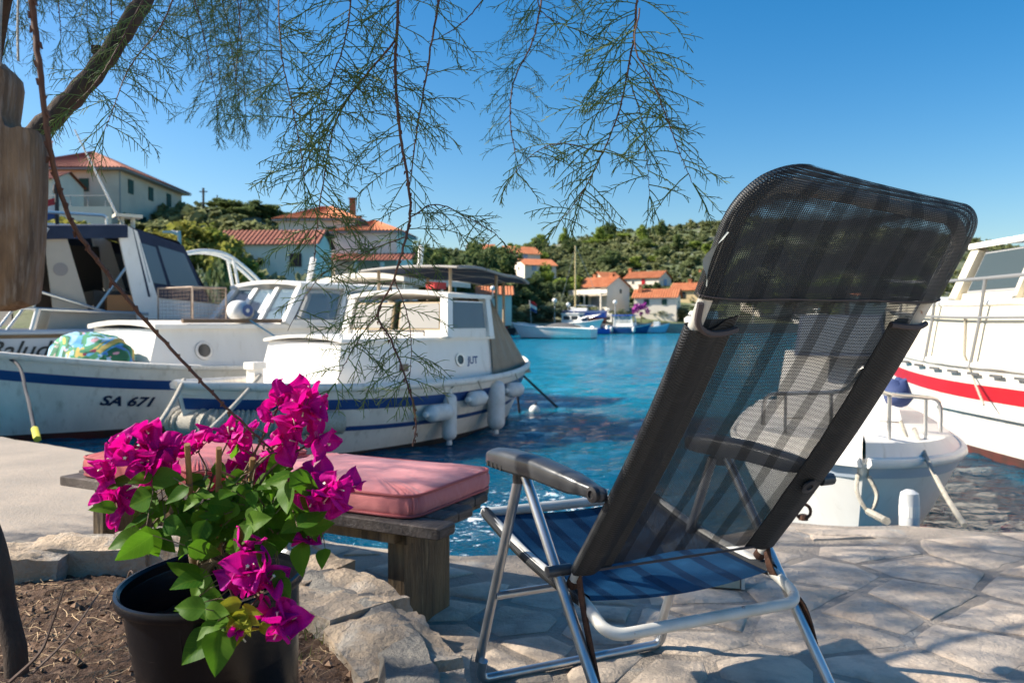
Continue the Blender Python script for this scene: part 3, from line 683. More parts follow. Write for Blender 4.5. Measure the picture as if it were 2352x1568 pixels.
# low house and tall house behind the boats
house('low_house', 'low white house with old red tiled roof and brown shuttered window', -18.5, 62.5, 4.2, 7.6, 4.2, 3.2, -3, 'gable', 1.15, m_wall, m_tile2, wins=[('f', .2, 1.95, .95, 1.0, m_brown), ('f', .8, 1.95, .9, 1.0, m_brown)], over=.35)
h3 = house('tall_house', 'tall pale lilac house with orange hip roof behind the low house', -17.4, 75, 6.0, 7.0, 6, 4.9, -4, 'hip', 1.3, m_wall, m_tile, wins=[('f', .7, 3.5, .8, 1.1, m_shut)], chim=[(2.6, -.4, .9)], over=.5)
h3b = house('porch_house', 'pale annex with covered porch under a dark red lean roof', -12.6, 73.5, 4.6, 5.6, 6, 5.0, -6, 'hip', 1.1, m_wall, m_tile, wins=[('f', .3, 1.2, 1.2, 1.3, None), ('f', .7, 1.2, 1.2, 1.3, None)], over=.45, chim=[(-1.6, 0, .6)])
mb = MB(); slope(mb, (-3.0, -5.2, 2.1), (4.6, -5.2, 2.1), (4.6, -2.9, 2.9), (-3.0, -2.9, 2.9)); mb.build('porch_roof', m_tile2, h3b)
for k in range(4):
    mb = MB(); mb.box((-2.7 + k * 2.35, -4.9, -.2), (.3, .3, 4.4)); mb.build('porch_column', m_wall, h3b)
# village houses across the bay
def vh(name, label, px, py_base, d, w, dp, h, rz, roof, rise, wall, tile, **kw):
    p = P(px, py_base, d); k_ = .9; return house(name, label, p.x, d, p.z, w * k_, dp * k_, h * k_, rz, roof, rise * k_, wall, tile, **kw)
vh('village_house', 'pale house with orange roof highest on the wooded slope', 1192, 605, 150, 7.2, 5.4, 1.9, 28, 'gable', 1.5, m_wall, m_tile, wins=[('f', .5, 1.1, .9, 1.0, m_blueshut), ('l', .5, 1.1, .7, .9, m_wpane)])
vh('village_house', 'low white house with orange roof just below the highest house', 1228, 628, 140, 6.8, 5.0, 1.5, 25, 'gable', 1.2, m_wall, m_tile, wins=[('f', .3, .8, .8, .9, m_blueshut), ('l', .5, .8, .7, .8, None)])
vh('waterfront_house', 'long low house with bright orange roof half hidden by olives', 1136, 690, 96, 4.4, 5, .7, 2, 'gable', 1.1, m_wall, m_tile, wins=[('f', .5, .3, .8, .5, None)])
hd = vh('waterfront_house', 'white house with balcony, garage and grey gable end by the waterfront', 1385, 704, 119, 6.6, 5.6, 3.2, -48, 'gable', 1.6, m_wall, m_tile, ridge='x', wins=[('f', .3, 2.4, .9, 1.0, m_gutter), ('f', .7, 2.4, .9, 1.0, m_gutter), ('r', .6, 2.2, .6, .8, None)], doors=[('f', .25, 1.6, 1.5, m_shut), ('f', .65, 1.9, 1.4, m_gutter)], chim=[(-1.5, 0, .6), (1.8, 0, .6)])
mb = MB(); mb.box((0, -3.5, 1.75), (6.6, 1.5, .15)); mb.box((0, -4.2, 2.1), (6.6, .08, .6)); mb.build('balcony', m_wall, hd)
for k in (-3.2, 0, 3.2):
    mb = MB(); mb.box((k, -4.1, .2), (.18, .18, 3.0)); mb.build('balcony_post', m_wall, hd)
vh('village_house', 'big white house with orange roof and red chimney stack on the slope', 1488, 668, 140, 7.2, 5.6, 2.4, -35, 'gable', 1.3, m_wall, m_tile, wins=[('f', .55, 1.5, .6, .9, m_red), ('f', .25, 1.4, .6, .7, None), ('r', .5, 1.4, 1.2, 1.1, m_blueshut)], chim=[(-3.4, 0, .8)])
vh('waterfront_house', 'long white house with orange roof and green shutters by the waterfront', 1510, 712, 114, 6.6, 4.4, 2.0, -20, 'gable', 1.25, m_wall, m_tile, wins=[('f', .3, 1.1, .7, .8, m_shut), ('f', .72, 1.1, .7, .8, m_shut), ('r', .5, 1.1, .5, .8, None)], chim=[(-2.3, -.8, .8)])
vh('village_house', 'yellow house with orange roof behind the green shuttered house', 1585, 700, 130, 5.6, 5.4, 2.6, -28, 'gable', 1.3, m_wally, m_tile, wins=[('f', .4, 1.5, .8, 1.0, m_wpane), ('r', .5, 1.5, .7, 1.0, m_blueshut)], chim=[(0, 0, .7)])
vh('village_house', 'cream yellow gabled house highest on the right of the village', 1622, 655, 155, 6.0, 5.0, 2.4, 8, 'gable', 1.2, m_wally, m_tile, ridge='y', wins=[('f', .3, 1.4, .8, .9, m_blueshut), ('f', .72, 1.4, .8, .9, m_blueshut)])
vh('village_house', 'small roof of a cottage sunk in the trees above the village', 1392, 645, 140, 4.0, 3.6, .4, 30, 'gable', 1.2, m_walls, m_tile)
vh('village_house', 'distant orange roof showing between the dark pines', 1105, 585, 170, 6.0, 4, 1.2, 10, 'gable', 1.2, m_wall, m_tile)
for k, px in enumerate((1760, 1880, 1985, 2090)):
    vh('waterfront_house', ['white waterfront house with red roof behind the mesh of the chair', 'yellow waterfront house with red roof behind the mesh of the chair'][k % 2], px, 712, 120, 6.5, 5, 2.4, 20 - 12 * k, 'gable', 1.2, [m_wall, m_wally][k % 2], m_tile, wins=[('f', .3, 1.2, .8, .9, m_shut), ('f', .7, 1.2, .8, .9, m_shut)], group='houses seen through the chair mesh')

# far waterfront wall
mb = MB(); pts = []
for px in range(1120, 2700, 30):
    ds, dr, zr = ctl(px); d = ds - 1.3; pts.append(V(((px - 1176) / FPX * d, d, 0)))
n = len(pts); back = [p + V((0, 4.5, 0)) for p in pts]
mb.add([V((p.x, p.y, -.8)) for p in pts] + [V((p.x, p.y, 1.3)) for p in pts] + [V((p.x, p.y, 1.3)) for p in back], [(k, k + 1, n + k + 1, n + k) for k in range(n - 1)] + [(n + k, n + k + 1, 2 * n + k + 1, 2 * n + k) for k in range(n - 1)])
tag(mb.build('waterfront_quay', m_conc, world='raw'), 'pale concrete waterfront quay across the bay', 'quay', kind='structure')
mb = MB(); pts = [(-31, 27.5), (-22, 28.5), (-13, 31.5), (-8, 37)]
mb.prism([(x, y, -1) for x, y in pts] + [(-10, 45, -1), (-32, 40, -1)], [(x, y, .95) for x, y in pts] + [(-10, 45, .95), (-32, 40, .95)])
tag(mb.build('waterfront_road', m_conc, world='raw', recalc=True), 'concrete road along the bank behind the motor yacht', 'road', kind='structure')

# lamps, pole
m_pole = mat('grey_lamp_pole', (.42, .42, .4), .5)
m_globe = mat('white_lamp_globe', (.8, .78, .72), .3)
def globe_lamp(px, py, d, label):
    p = P(px, py, d); z0 = terrain(p.x, d); t = thing('street_lamp', label, 'street lamp', (p.x, d, z0), 0, 'globe lamps along the waterfront')
    H = p.z - z0
    mb = MB(); mb.tube([(0, 0, -.3), (0, 0, H - .25)], [.09, .06], 8); mb.build('pole', m_pole, t)
    mb = MB(); mb.lathe([(.3 * math.sin(a * math.pi / 10), -.3 * math.cos(a * math.pi / 10) + H) for a in range(11)], 12); mb.build('lamp_globe', m_globe, t, smooth=60)
globe_lamp(1132, 662, 93, 'tall globe street lamp beside the bright orange roof')
globe_lamp(1274, 690, 102, 'globe street lamp behind the stern of the blue hulled sailboat')
globe_lamp(1305, 700, 103, 'short globe street lamp in front of the olives')
globe_lamp(1413, 694, 107, 'globe street lamp between white balcony house and cruiser')
globe_lamp(1840 - 110, 690, 110, 'globe street lamp by the parked van behind the chair')
globe_lamp(1046, 625, 90, 'yellowish globe lamp above the dark boat awning')
p = P(412, 532, 29.5); z0 = .95
t = thing('street_lamp', 'grey street lamp with a bent arm behind the navy canopy boat', 'street lamp', (p.x, p.y, z0))
mb = MB(); mb.tube(smooth_path([(0, 0, -.2), (0, 0, p.z - z0 - .35), (-.08, 0, p.z - z0 - .08), (-.3, 0, p.z - z0)], 5), .07, 8); mb.build('pole', m_pole, t, smooth=60)
mb = MB(); mb.box((-.42, 0, p.z - z0 - .01), (.34, .16, .07)); mb.build('lamp_head', m_pole, t)
for k, (px, py, d, lab) in enumerate([(467, 432, 88, 'dark utility pole on the ridge beside the hilltop house'), (499, 448, 92, 'thin utility pole among the ridge pines')]):
    p = P(px, py, d); z0 = terrain(p.x, d); t = thing('utility_pole', lab, 'utility pole', (p.x, d, z0)); mb = MB(); mb.tube([(0, 0, -.3), (0, 0, p.z - z0)], .13 - .06 * k, 6); mb.build('pole', m_bark, t)
    mb = MB(); mb.box((0, 0, p.z - z0 - .4), (.9, .1, .1)); mb.build('crossarm', m_bark, t)
# bougainvillea by the waterfront house, van
t = thing('flowering_shrub', 'purple flowering shrub in front of the white waterfront house', 'shrub', (P(1470, 715, 111).x, 110, terrain(P(1470, 715, 111).x, 110)))
me = quads_mesh('crown', leaf_cloud(700, 1.5, 1.2, 1.1, 10, .1, 8)); mesh_obj('crown', me, mat('purple_bract_far', (.35, .03, .3), .7, island=.3), t).location = (0, 0, .8)
mb = MB(); mb.tube([(0, 0, -.3), (0, 0, 1.3)], .06, 6); mb.build('trunk', m_bark, t)
p = P(1612, 735, 108.5)
t = thing('parked_van', 'white van parked on the far waterfront behind the chair', 'van', (p.x, 109, 1.06), R(205))
mb = MB(); prof = [(-2.2, .35), (2.1, .35), (2.2, .9), (1.75, 1.15), (1.2, 1.9), (-2.1, 1.95), (-2.25, 1.2)]
mb.prism([(x, -.85, z) for x, z in prof], [(x, .85, z) for x, z in prof]); mb.build('body', m_white, t, recalc=True)
mb = MB(); mb.prism([(1.74, -.87, 1.2), (1.24, -.87, 1.8), (.3, -.87, 1.8), (.3, -.87, 1.2)], [(1.74, .87, 1.2), (1.24, .87, 1.8), (.3, .87, 1.8), (.3, .87, 1.2)]); mb.build('cab_window', m_wpane, t, recalc=True)
for sx in (-1.4, 1.35):
    for sy in (-.8, .8):
        mb = MB(); mb.lathe([(.33, -.1), (.33, .1)], 14, Matrix.Translation((sx, sy, .33)) @ Matrix.Rotation(R(90), 4, 'X'), True, True); mb.build('wheel', m_dark, t)
# ================================================================== BOATS
class Hull:
    """local axes: +x bow, +y port, z up from the waterline; t 0 stern .. 1 bow, u 0 keel .. 1 sheer"""
    def __init__(s, L, B, s_mid, s_bow, s_stern, keel=-.35, stern='point', bowp=2.4, p_mid=.3, p_bow=.8, rake=.5, srake=.25, tr=.8):
        s.__dict__.update(locals())
    def half(s, t):
        if t >= .5: return s.B / 2 * max(0, 1 - ((t - .5) / .5) ** s.bowp) ** .8
        w = (.5 - t) / .5
        if s.stern == 'point': return s.B / 2 * max(0, 1 - w ** (s.bowp + .3)) ** .75
        return s.B / 2 * (1 - (1 - s.tr) * w ** 2)
    def sheer(s, t):
        w = 2 * t - 1
        return s.s_mid + ((s.s_bow - s.s_mid) * w * w if w > 0 else (s.s_stern - s.s_mid) * w * w)
    def kz(s, t):
        k = s.keel
        if t > .75: k += (t - .75) / .25 * (-s.keel * .5)
        return k
    def pt(s, t, u, side=1, off=0.0):
        w = max(0, 2 * t - 1); e = max(0, 1 - 2 * t) if s.stern == 'point' else 0
        p = s.p_mid + (s.p_bow - s.p_mid) * max(w ** 2, e ** 2)
        x = -s.L / 2 + s.L * t - s.rake * (1 - u) * w ** 3 + s.srake * (1 - u) * e ** 3
        k = s.kz(t); z = k + (s.sheer(t) - k) * u
        y = s.half(t) * (max(u, 0) ** p if u > 0 else 0)
        return V((x, side * (y + off), z))
    def u_of(s, t, z): k = s.kz(t); return max(0, min(1, (z - k) / (s.sheer(t) - k)))
    def band(s, z0, z1, off=0.0, n=30, m=6, t0=0.0, t1=1.0, sides=(1, -1)):
        mb = MB()
        for sd in sides:
            def f(a, b):
                t = t0 + (t1 - t0) * a; za, zb = (z0(t) if callable(z0) else z0), (z1(t) if callable(z1) else z1)
                return s.pt(t, s.u_of(t, za + (zb - za) * b), sd, off)
            mb.grid(n, m, f) if sd > 0 else mb.grid(n, m, lambda a, b: f(1 - a, b))
        return mb
    def build(s, root, m_side, m_bot, m_deck, wl=.06, bulwark=.1, stripes=(), rub=None, seg=30):
        mb = s.band(lambda t: wl, lambda t: s.sheer(t), 0, seg, 8)
        if s.stern != 'point':
            st = [s.pt(0, s.u_of(0, wl + (s.sheer(0) - wl) * k / 6), 1) for k in range(7)]
            mb.add(st + [V((p.x, -p.y, p.z)) for p in st], [(k, k + 1, 8 + k, 7 + k) for k in range(6)])
        h = mb.build('hull', m_side, root, smooth=35)
        mb = s.band(lambda t: s.kz(t), lambda t: wl, 0.0, seg, 4)
        if s.stern != 'point':
            st = [s.pt(0, s.u_of(0, s.kz(0) + (wl - s.kz(0)) * k / 4), 1) for k in range(5)]
            mb.add(st + [V((p.x, -p.y, p.z)) for p in st], [(k, k + 1, 6 + k, 5 + k) for k in range(4)])
        mb.build('bottom_paint', m_bot, root, smooth=35)
        mb = MB(); n = seg
        def f(a, b):
            t = .004 + .992 * a; z = s.sheer(t) - bulwark; q = s.pt(t, s.u_of(t, z), 1); y = q.y * (1 - 2 * b) * .995
            return (q.x, y, z + .04 * (1 - (1 - 2 * b) ** 2))
        mb.grid(n, 6, f); mb.build('deck', m_deck, root, smooth=35)
        mb = MB()
        for sd in (1, -1):
            pts = [s.pt(.002 + .996 * k / seg, 1, sd) for k in range(seg + 1)]
            mb.tube(pts, .035 if rub is None else rub, 6)
        mb.build('gunwale', m_side, root, smooth=60)
        for nm, a, b, mt in stripes:
            s.band(a, b, .006, seg, 2, .003, .997).build(nm, mt, root, smooth=35)
        return h
def boat(name, label, bow, stern, cat='boat', group=None):
    bow, stern = V((bow[0], bow[1], 0)), V((stern[0], stern[1], 0)); ax = bow - stern
    c = (bow + stern) / 2
    return thing(name, label, cat, c, math.atan2(ax.y, ax.x), group), ax.length
def trunk(mb, x0, x1, y0, y1, z0, z1, lean=.12, side=.06, n=1):
    """cabin trunk: front at x1 (half width y1), aft at x0 (half width y0)"""
    bot = [(x0, -y0, z0), (x1, -y1, z0), (x1, y1, z0), (x0, y0, z0)]
    top = [(x0, -y0 + side, z1), (x1 - lean, -y1 + side, z1), (x1 - lean, y1 - side, z1), (x0, y0 - side, z1)]
    mb.prism(bot, top); return bot, top
def faces4(bot, top):
    b = [V(p) for p in bot]; t = [V(p) for p in top]
    return {'stb': (b[0], b[1], t[1], t[0]), 'front': (b[1], b[2], t[2], t[1]), 'port': (b[2], b[3], t[3], t[2]), 'aft': (b[3], b[0], t[0], t[3])}
def roofslab(mb, top, over, th, camber=.04):
    """slightly cambered roof over a 4 point outline"""
    t = [V(p) for p in top]; c = sum(t, V()) / 4; z = t[0].z
    q = [p + V((math.copysign(over, p.x - c.x), math.copysign(over, p.y - c.y), 0)) for p in t]
    def f(u, v):
        a = q[0] * (1 - u) + q[1] * u; b = q[3] * (1 - u) + q[2] * u; p = a * (1 - v) + b * v
        zz = a.z * (1 - v) + b.z * v
        return V((p.x, p.y, zz + th + camber * (1 - (2 * v - 1) ** 2)))
    b0 = len(mb.v); mb.grid(6, 6, f)
    edge = [f(k / 6, 0) for k in range(6)] + [f(1, k / 6) for k in range(6)] + [f(1 - k / 6, 1) for k in range(6)] + [f(0, 1 - k / 6) for k in range(6)]
    n = len(edge); mb.add(edge + [V((p.x, p.y, p.z - th)) for p in edge], [((k + 1) % n, k, n + k, n + (k + 1) % n) for k in range(n)] + [tuple(range(n, 2 * n))])
def win(root, q, u0, v0, u1, v1, frame_m, pane_m, fr=.03, name='window'):
    w = MB(); w.panel(q, u0, v0, u1, v1, .018); wo = w.build(name, frame_m, root)
    q = [V(p) for p in q]; lu = (q[1] - q[0]).length; lv = (q[3] - q[0]).length
    g_ = MB(); g_.panel(q, u0 + fr / lu, v0 + fr / lv, u1 - fr / lu, v1 - fr / lv, .026); g_.build('pane', pane_m, wo); return wo
def porthole(root, c, nrm, r, name='porthole'):
    nrm = V(nrm).normalized(); M = Matrix.Translation(c) @ nrm.to_track_quat('Z', 'Y').to_matrix().to_4x4()
    mb = MB(); mb.lathe([(r * .72, .0), (r * .72, .02), (r, .02), (r, -.01)], 16, M); o = mb.build(name, m_steel, root, smooth=40)
    mb = MB(); mb.lathe([(r * .73, .008)], 16, M, False, True) if False else mb.add([M @ V((r * .74 * math.cos(k * math.pi / 8), r * .74 * math.sin(k * math.pi / 8), .008)) for k in range(16)], [tuple(range(16))]); mb.build('pane', m_wpane, o)
def fender(c, L, r, axis, label, group='white fenders along the boats', rope_to=None, m=None):
    c = V(c); ax = V(axis).normalized(); t = thing('boat_fender', label, 'fender', c, 0, group)
    M = ax.to_track_quat('Z', 'Y').to_matrix().to_4x4()
    pr = [(.02, -L / 2 - .06), (.035, -L / 2 - .05), (.03, -L / 2)] + [(r * math.sin(a), -L / 2 + r * .8 - r * .8 * math.cos(a)) for a in [.35, .8, 1.2, 1.57]] + [(r, 0)] + [(r * math.sin(a), L / 2 - r * .8 + r * .8 * math.cos(a)) for a in [1.57, 1.2, .8, .35]] + [(.03, L / 2), (.035, L / 2 + .05), (.02, L / 2 + .06)]
    mb = MB(); mb.lathe(pr, 16, M, True, True); mb.build('body', m or m_fender, t, smooth=50)
    if rope_to is not None:
        mb = MB(); mb.tube(sag(M @ V((0, 0, L / 2 + .04)), V(rope_to) - c, .01, 5), .008, 5); mb.build('lanyard', m_rope, t)
    return t
def rope(pts, r, label, m=None, group=None, name='mooring_rope', parts=()):
    mb = MB(); mb.tube(pts, r, 6); o = mb.build(name, m or m_rope, smooth=60); return tag(o, label, 'rope', group)
def text_on(root, body, fn, size, m, name='lettering', shear=0.0, bold=0.0, sx=1.0):
    """lettering laid on a surface: fn(x, y) -> point"""
    cu = bpy.data.curves.new(name, 'FONT'); cu.body = body; cu.size = size; cu.shear = shear; cu.offset = bold; cu.resolution_u = 3
    ob = bpy.data.objects.new('t', cu); COL.objects.link(ob)
    dg = bpy.context.evaluated_depsgraph_get(); me = bpy.data.meshes.new_from_object(ob.evaluated_get(dg)); bpy.data.objects.remove(ob)
    import bmesh
    bm = bmesh.new(); bm.from_mesh(me); bmesh.ops.triangulate(bm, faces=bm.faces)
    for _ in range(1): bmesh.ops.subdivide_edges(bm, edges=[e for e in bm.edges if e.calc_length() > size * .2], cuts=1)
    for v in bm.verts: v.co = fn(v.co.x * sx, v.co.y)
    bm.to_mesh(me); bm.free(); me.materials.clear(); me.materials.append(m)
    o = bpy.data.objects.new(name, me); COL.objects.link(o); o.parent = root; ORG[o] = ORG[root]; return o

# ------------------------------------------------------------------ middle boat: white double-ender with blue stripe
M_BOW, M_STERN = (-3.18, 7.5), (.02, 12.75)
bm_, L = boat('small_fishing_boat', 'white wooden boat with blue stripes, tan cockpit curtain and white wheelhouse', M_BOW, M_STERN)
H = Hull(L, 2.35, .74, .86, .9, keel=-.42, p_mid=.34, p_bow=.8, rake=.3, srake=.3, bowp=2.2)
H.build(bm_, m_white2, m_blackfoul, m_white2, wl=.05, bulwark=.1, stripes=[('upper_stripe', lambda t: H.sheer(t) - .235, lambda t: H.sheer(t) - .125, m_navy), ('lower_stripe', lambda t: H.sheer(t) - .47, lambda t: H.sheer(t) - .42, m_navy)], rub=.045)
def ax_m(a): return L / 2 - a            # metres aft of the bow -> local x
mb = MB(); bot, top = trunk(mb, ax_m(4.2), ax_m(1.5), .88, .62, .66, 1.23, .14, .06); mb.build('cabin_trunk', m_white, bm_)
F = faces4(bot, top)
mb = MB(); roofslab(mb, top, .045, .035, .05); mb.build('trunk_roof', m_white, bm_, smooth=40)
win(bm_, F['port'], .33, .34, .4, .56, m_white, m_wpane, .02)     # port face runs bow -> stern
def face_pt(q, u, v, off=.0):
    q = [V(p) for p in q]; n = (q[1] - q[0]).cross(q[3] - q[0]).normalized(); return ((q[0] * (1 - u) + q[1] * u) * (1 - v) + (q[3] * (1 - u) + q[2] * u) * v) + n * off, n
p, n = face_pt(F['port'], .75, .55); porthole(bm_, p, n, .085)
pf = F['port']
text_on(bm_, 'JUT', lambda x, y: face_pt(pf, .81 + x / (V(pf[1]) - V(pf[0])).length, .45 + y / .57, .004)[0], .13, m_navy, bold=.004)
mb = MB(); bot2, top2 = trunk(mb, ax_m(4.12), ax_m(3.2), .85, .83, 1.262, 1.76, .1, .07)
# wheelhouse: corner posts, sills, glazing
F2 = faces4(bot2, top2)
mbw = MB()
for a, b in zip(bot2, top2): mbw.bar(a, b, .11, .11, (1, 0, 0))
mbw.prism([V(p) + V((0, 0, 0)) for p in bot2], [V(p) + V((0, 0, .09)) for p in bot2])
mbw.build('wheelhouse_frame', m_white, bm_)
mb = MB(); roofslab(mb, top2, .07, .05, .06); mb.build('wheelhouse_roof', m_white, bm_, smooth=40)
m_tanframe = mat('tan_window_frame', (.42, .31, .17), .6)
m_milk = glass('salted_windscreen', (.42, .4, .36), .8, .25)
win(bm_, F2['front'], .54, .18, .95, .88, m_tanframe, m_milk, .02, 'windscreen'); win(bm_, F2['front'], .05, .18, .47, .88, m_tanframe, m_milk, .02, 'windscreen')
win(bm_, F2['port'], .1, .18, .92, .92, m_white, glass('side_window', (.12, .14, .15), .75), .02); win(bm_, F2['stb'], .08, .18, .9, .92, m_white, m_pane, .02)
# tan cockpit curtain
cp_ = []
for k in range(9):
    t = k / 8; cp_.append((ax_m(4.15 + 1.35 * t), .82 - .25 * t + .02 * math.sin(k * 2.1)))
mb = MB()
def cur(u, v):
    x0 = ax_m(4.17 + .12 * u); xb = ax_m(4.17 + 1.45 * u); yy = .80 - .05 * u + .025 * math.sin(u * 22); yb = .90 - .26 * u
    return V((xb + (x0 - xb) * v, yb + (yy - yb) * v, .70 + (1.76 - .70) * v))
mb.grid(24, 8, cur); mb.grid(24, 8, lambda u, v: V((cur(1 - u, v).x, -cur(1 - u, v).y, cur(1 - u, v).z)))
mb.grid(6, 8, lambda u, v: V((ax_m(4.29 + 1.33 * (1 - v)), (1 - 2 * u) * (cur(1, v).y), cur(1, v).z)))
mb.build('cockpit_curtain', m_tancloth, bm_, smooth=60)
# awning over the stern on poles
AZ = 2.13
mb = MB()
def awn(u, v): return V((ax_m(3.45 + 2.45 * u), (1 - 2 * v) * (.82 - .4 * u * u), AZ + .035 * (1 - (2 * v - 1) ** 2) + .02 * math.sin(u * 9) - .1 * u ** 3))
mb.grid(16, 8, awn); mb.build('awning', m_navycloth, bm_, smooth=60)
mb = MB()
for v in (0, .5, 1): mb.tube([awn(k / 12, v) + V((0, 0, .012)) for k in range(13)], .022, 6)
for u in (0, .35, .7, 1): mb.tube([awn(u, k / 8) + V((0, 0, .012)) for k in range(9)], .018, 6)
mb.build('awning_frame', mat('grey_awning_pole', (.3, .28, .25), .7), bm_, smooth=60)
for x, y, z0 in ((ax_m(5.86), .0, .82), (ax_m(4.7), .6, .72), (ax_m(4.7), -.6, .72), (ax_m(3.6), .6, 1.8), (ax_m(3.6), -.6, 1.8)):
    mb = MB(); mb.tube([(x, y, z0), (x, y, AZ + .02)], .022, 8); mb.build('awning_pole', mat('wood_pole', (.36, .27, .17), .7), bm_, smooth=60)
mb = MB(); mb.box((ax_m(.95), 0, .86), (.12, .12, .26)); mb.box((ax_m(.95), 0, 1.0), (.17, .15, .07)); mb.build('mooring_post', m_white, bm_)
mb = MB(); mb.box((ax_m(3.7), .3, 1.93), (.26, .14, .09)); mb.build('red_lamp_box', mat('red_plastic', (.5, .03, .03), .5), bm_)
mb = MB(); mb.tube([(ax_m(3.05), -.3, 1.34), (ax_m(3.05), .6, 1.34)], .012, 6)
for y in (-.3, .15, .6): mb.tube([(ax_m(3.05), y, 1.26), (ax_m(3.05), y, 1.34)], .01, 6)
mb.build('grab_rail', m_dark, bm_)
mb = MB(); mb.lathe([(.001, .1), (.1, .07), (.13, 0), (.1, -.07), (.001, -.1)], 12, Matrix.Translation((ax_m(5.75), .1, .93)) @ Matrix.Diagonal((1.7, 1, .8, 1))); mb.build('white_sack', m_offcloth, bm_, smooth=60)
Mw = lambda p: Matrix.Translation(bm_.location) @ Matrix.Rotation(bm_.rotation_euler.z, 4, 'Z') @ V(p)
def side_pt(Hl, Mx, t, zrel, off): 
    z = Hl.sheer(t) + zrel; return Mx(Hl.pt(t, Hl.u_of(t, z), 1, off))
# thick rope bow fender
pts = []
for k in range(15):
    a = -1 + 2 * k / 14; t = .985 - .2 * a * a; q = H.pt(t, H.u_of(t, H.sheer(t) - .36), 1 if a > 0 else -1, .1); pts.append(Mw(q))
mb = MB(); mb.tube(smooth_path(pts, 4), .12, 14); 
for k in range(44):
    sp_ = smooth_path(pts, 4); i = int(k / 44 * (len(sp_) - 2)); c0 = sp_[i]; tdir = (sp_[i + 1] - sp_[i]).normalized(); o1 = tdir.orthogonal().normalized(); o2 = tdir.cross(o1)
    mb.tube([c0 + (o1 * math.cos(a) + o2 * math.sin(a)) * .122 + tdir * .03 * math.sin(a + 1) for a in [j * math.pi / 6 for j in range(13)]], .02, 5, False)
tag(mb.build('bow_fender', m_rope, smooth=60), 'thick white rope pudding fender wrapped round the bow of the middle boat', 'fender')
# fenders on the visible side
up = V((0, 0, 1)); al = V((.52, .854, 0))
for t, zr, Lf, r, axn, lab in ((.575, -.33, .42, .1, 'h', 'white fender lying along the hull below the blue stripe'), (.535, -.40, .56, .09, 'v', 'tall slim white fender hanging upright beside the lying fender'), (.46, -.22, .32, .095, 'h', 'short white fender lying against the upper blue stripe'), (.37, -.36, .64, .115, 'v', 'large white fender hanging by the tan curtain'), (.29, -.22, .34, .1, 'h', 'small white fender tucked under the stern')):
    q = side_pt(H, Mw, t, zr, r + .01); rp = side_pt(H, Mw, t, .03, .04)
    fender(q, Lf, r, up if axn == 'v' else al, lab, rope_to=rp)
fq = Mw((L / 2 - .1, 0, .9))
rope(sag(fq, (-2.55, 5.0, .52), .12), .022, 'pale mooring rope from the bow tip of the middle boat to the quay')
rope(sag(Mw((ax_m(.95), .08, .9)), (-2.1, 4.55, .52), .05), .022, 'pale mooring rope from the white bow post down to the quay')
rope([Mw((-L / 2 + .05, .05, .72)), Mw((-L / 2 - .02, .12, -.1))], .02, 'dark rope hanging straight into the water at the stern', m_ropedk)
rope([Mw((-L / 2 - .05, .0, .72)), Mw((-L / 2 - .9, .35, .0))], .02, 'dark stern rope slanting away into the water', m_ropedk)

# ------------------------------------------------------------------ left boat: SA 671
S_BOW = (-6.9, 9.0); S_ST = (S_BOW[0] + .6 * 8.2, S_BOW[1] + .8 * 8.2)
sb_, LS = boat('cabin_boat', 'large white cabin boat with navy stripe and registration on its bow', S_BOW, S_ST)
HS = Hull(LS, 3.0, .82, 1.2, .85, keel=-.5, stern='transom', p_mid=.3, p_bow=.72, rake=.55, bowp=2.3, tr=.82)
HS.build(sb_, m_white2, m_antifoul, m_white2, wl=.09, bulwark=.07, stripes=[('stripe', lambda t: HS.sheer(t) - .3, lambda t: HS.sheer(t) - .18, m_navy)], rub=.04)
def axs(a): return LS / 2 - a
mb = MB(); bot, top = trunk(mb, axs(7.6), axs(2.35), 1.16, .95, .76, 1.36, .2, .1); mb.build('cabin_trunk', m_white, sb_)
FS = faces4(bot, top)
mb = MB(); roofslab(mb, top, .07, .06, .06); mb.build('trunk_roof', m_white, sb_, smooth=40)
for u in (.14, .5, .8):
    p, n = face_pt(FS['port'], u, .5); porthole(sb_, p, n, .13)
mb = MB()
for sd in (1, -1): mb.tube([(axs(2.9), sd * .86, 1.47), (axs(7.3), sd * 1.02, 1.47)], .03, 6)
mb.build('wooden_handrail', m_teak, sb_)
mb = MB(); bot2, top2 = trunk(mb, axs(7.3), axs(4.5), 1.03, .98, 1.42, 2.0, .42, .14)
FS2 = faces4(bot2, top2)
mbw = MB()
for a, b in zip(bot2, top2): mbw.bar(a, b, .12, .12, (1, 0, 0))
for u in (.333, .667):
    a = face_pt(FS2['front'], u, 0)[0]; b = face_pt(FS2['front'], u, 1)[0]; mbw.bar(a, b, .1, .08, (1, 0, 0))
for sd in ('port', 'stb'):
    for u in (.36, .7):
        a = face_pt(FS2[sd], u, 0)[0]; b = face_pt(FS2[sd], u, 1)[0]; mbw.bar(a, b, .09, .07, (1, 0, 0))
mbw.prism([V(p) for p in bot2], [V(p) + V((0, 0, .07)) for p in bot2])
mbw.build('cabin_frame', m_white, sb_)
m_sapane = glass('cabin_window', (.16, .24, .3), .5)
for k in range(3):
    w = MB(); w.panel(FS2['front'], .02 + k * .333, .12, .313 + k * .333, .97, .004); w.build('windscreen', m_sapane, sb_)
for sd in ('port', 'stb'):
    for u0, u1 in ((.03, .33), (.39, .67), (.73, .96)):
        w = MB(); w.panel(FS2[sd], u0, .12, u1, .97, .004); w.build('side_window', m_sapane, sb_)
mb = MB(); roofslab(mb, top2, .09, .06, .07); mb.build('cabin_roof', m_white, sb_, smooth=40)
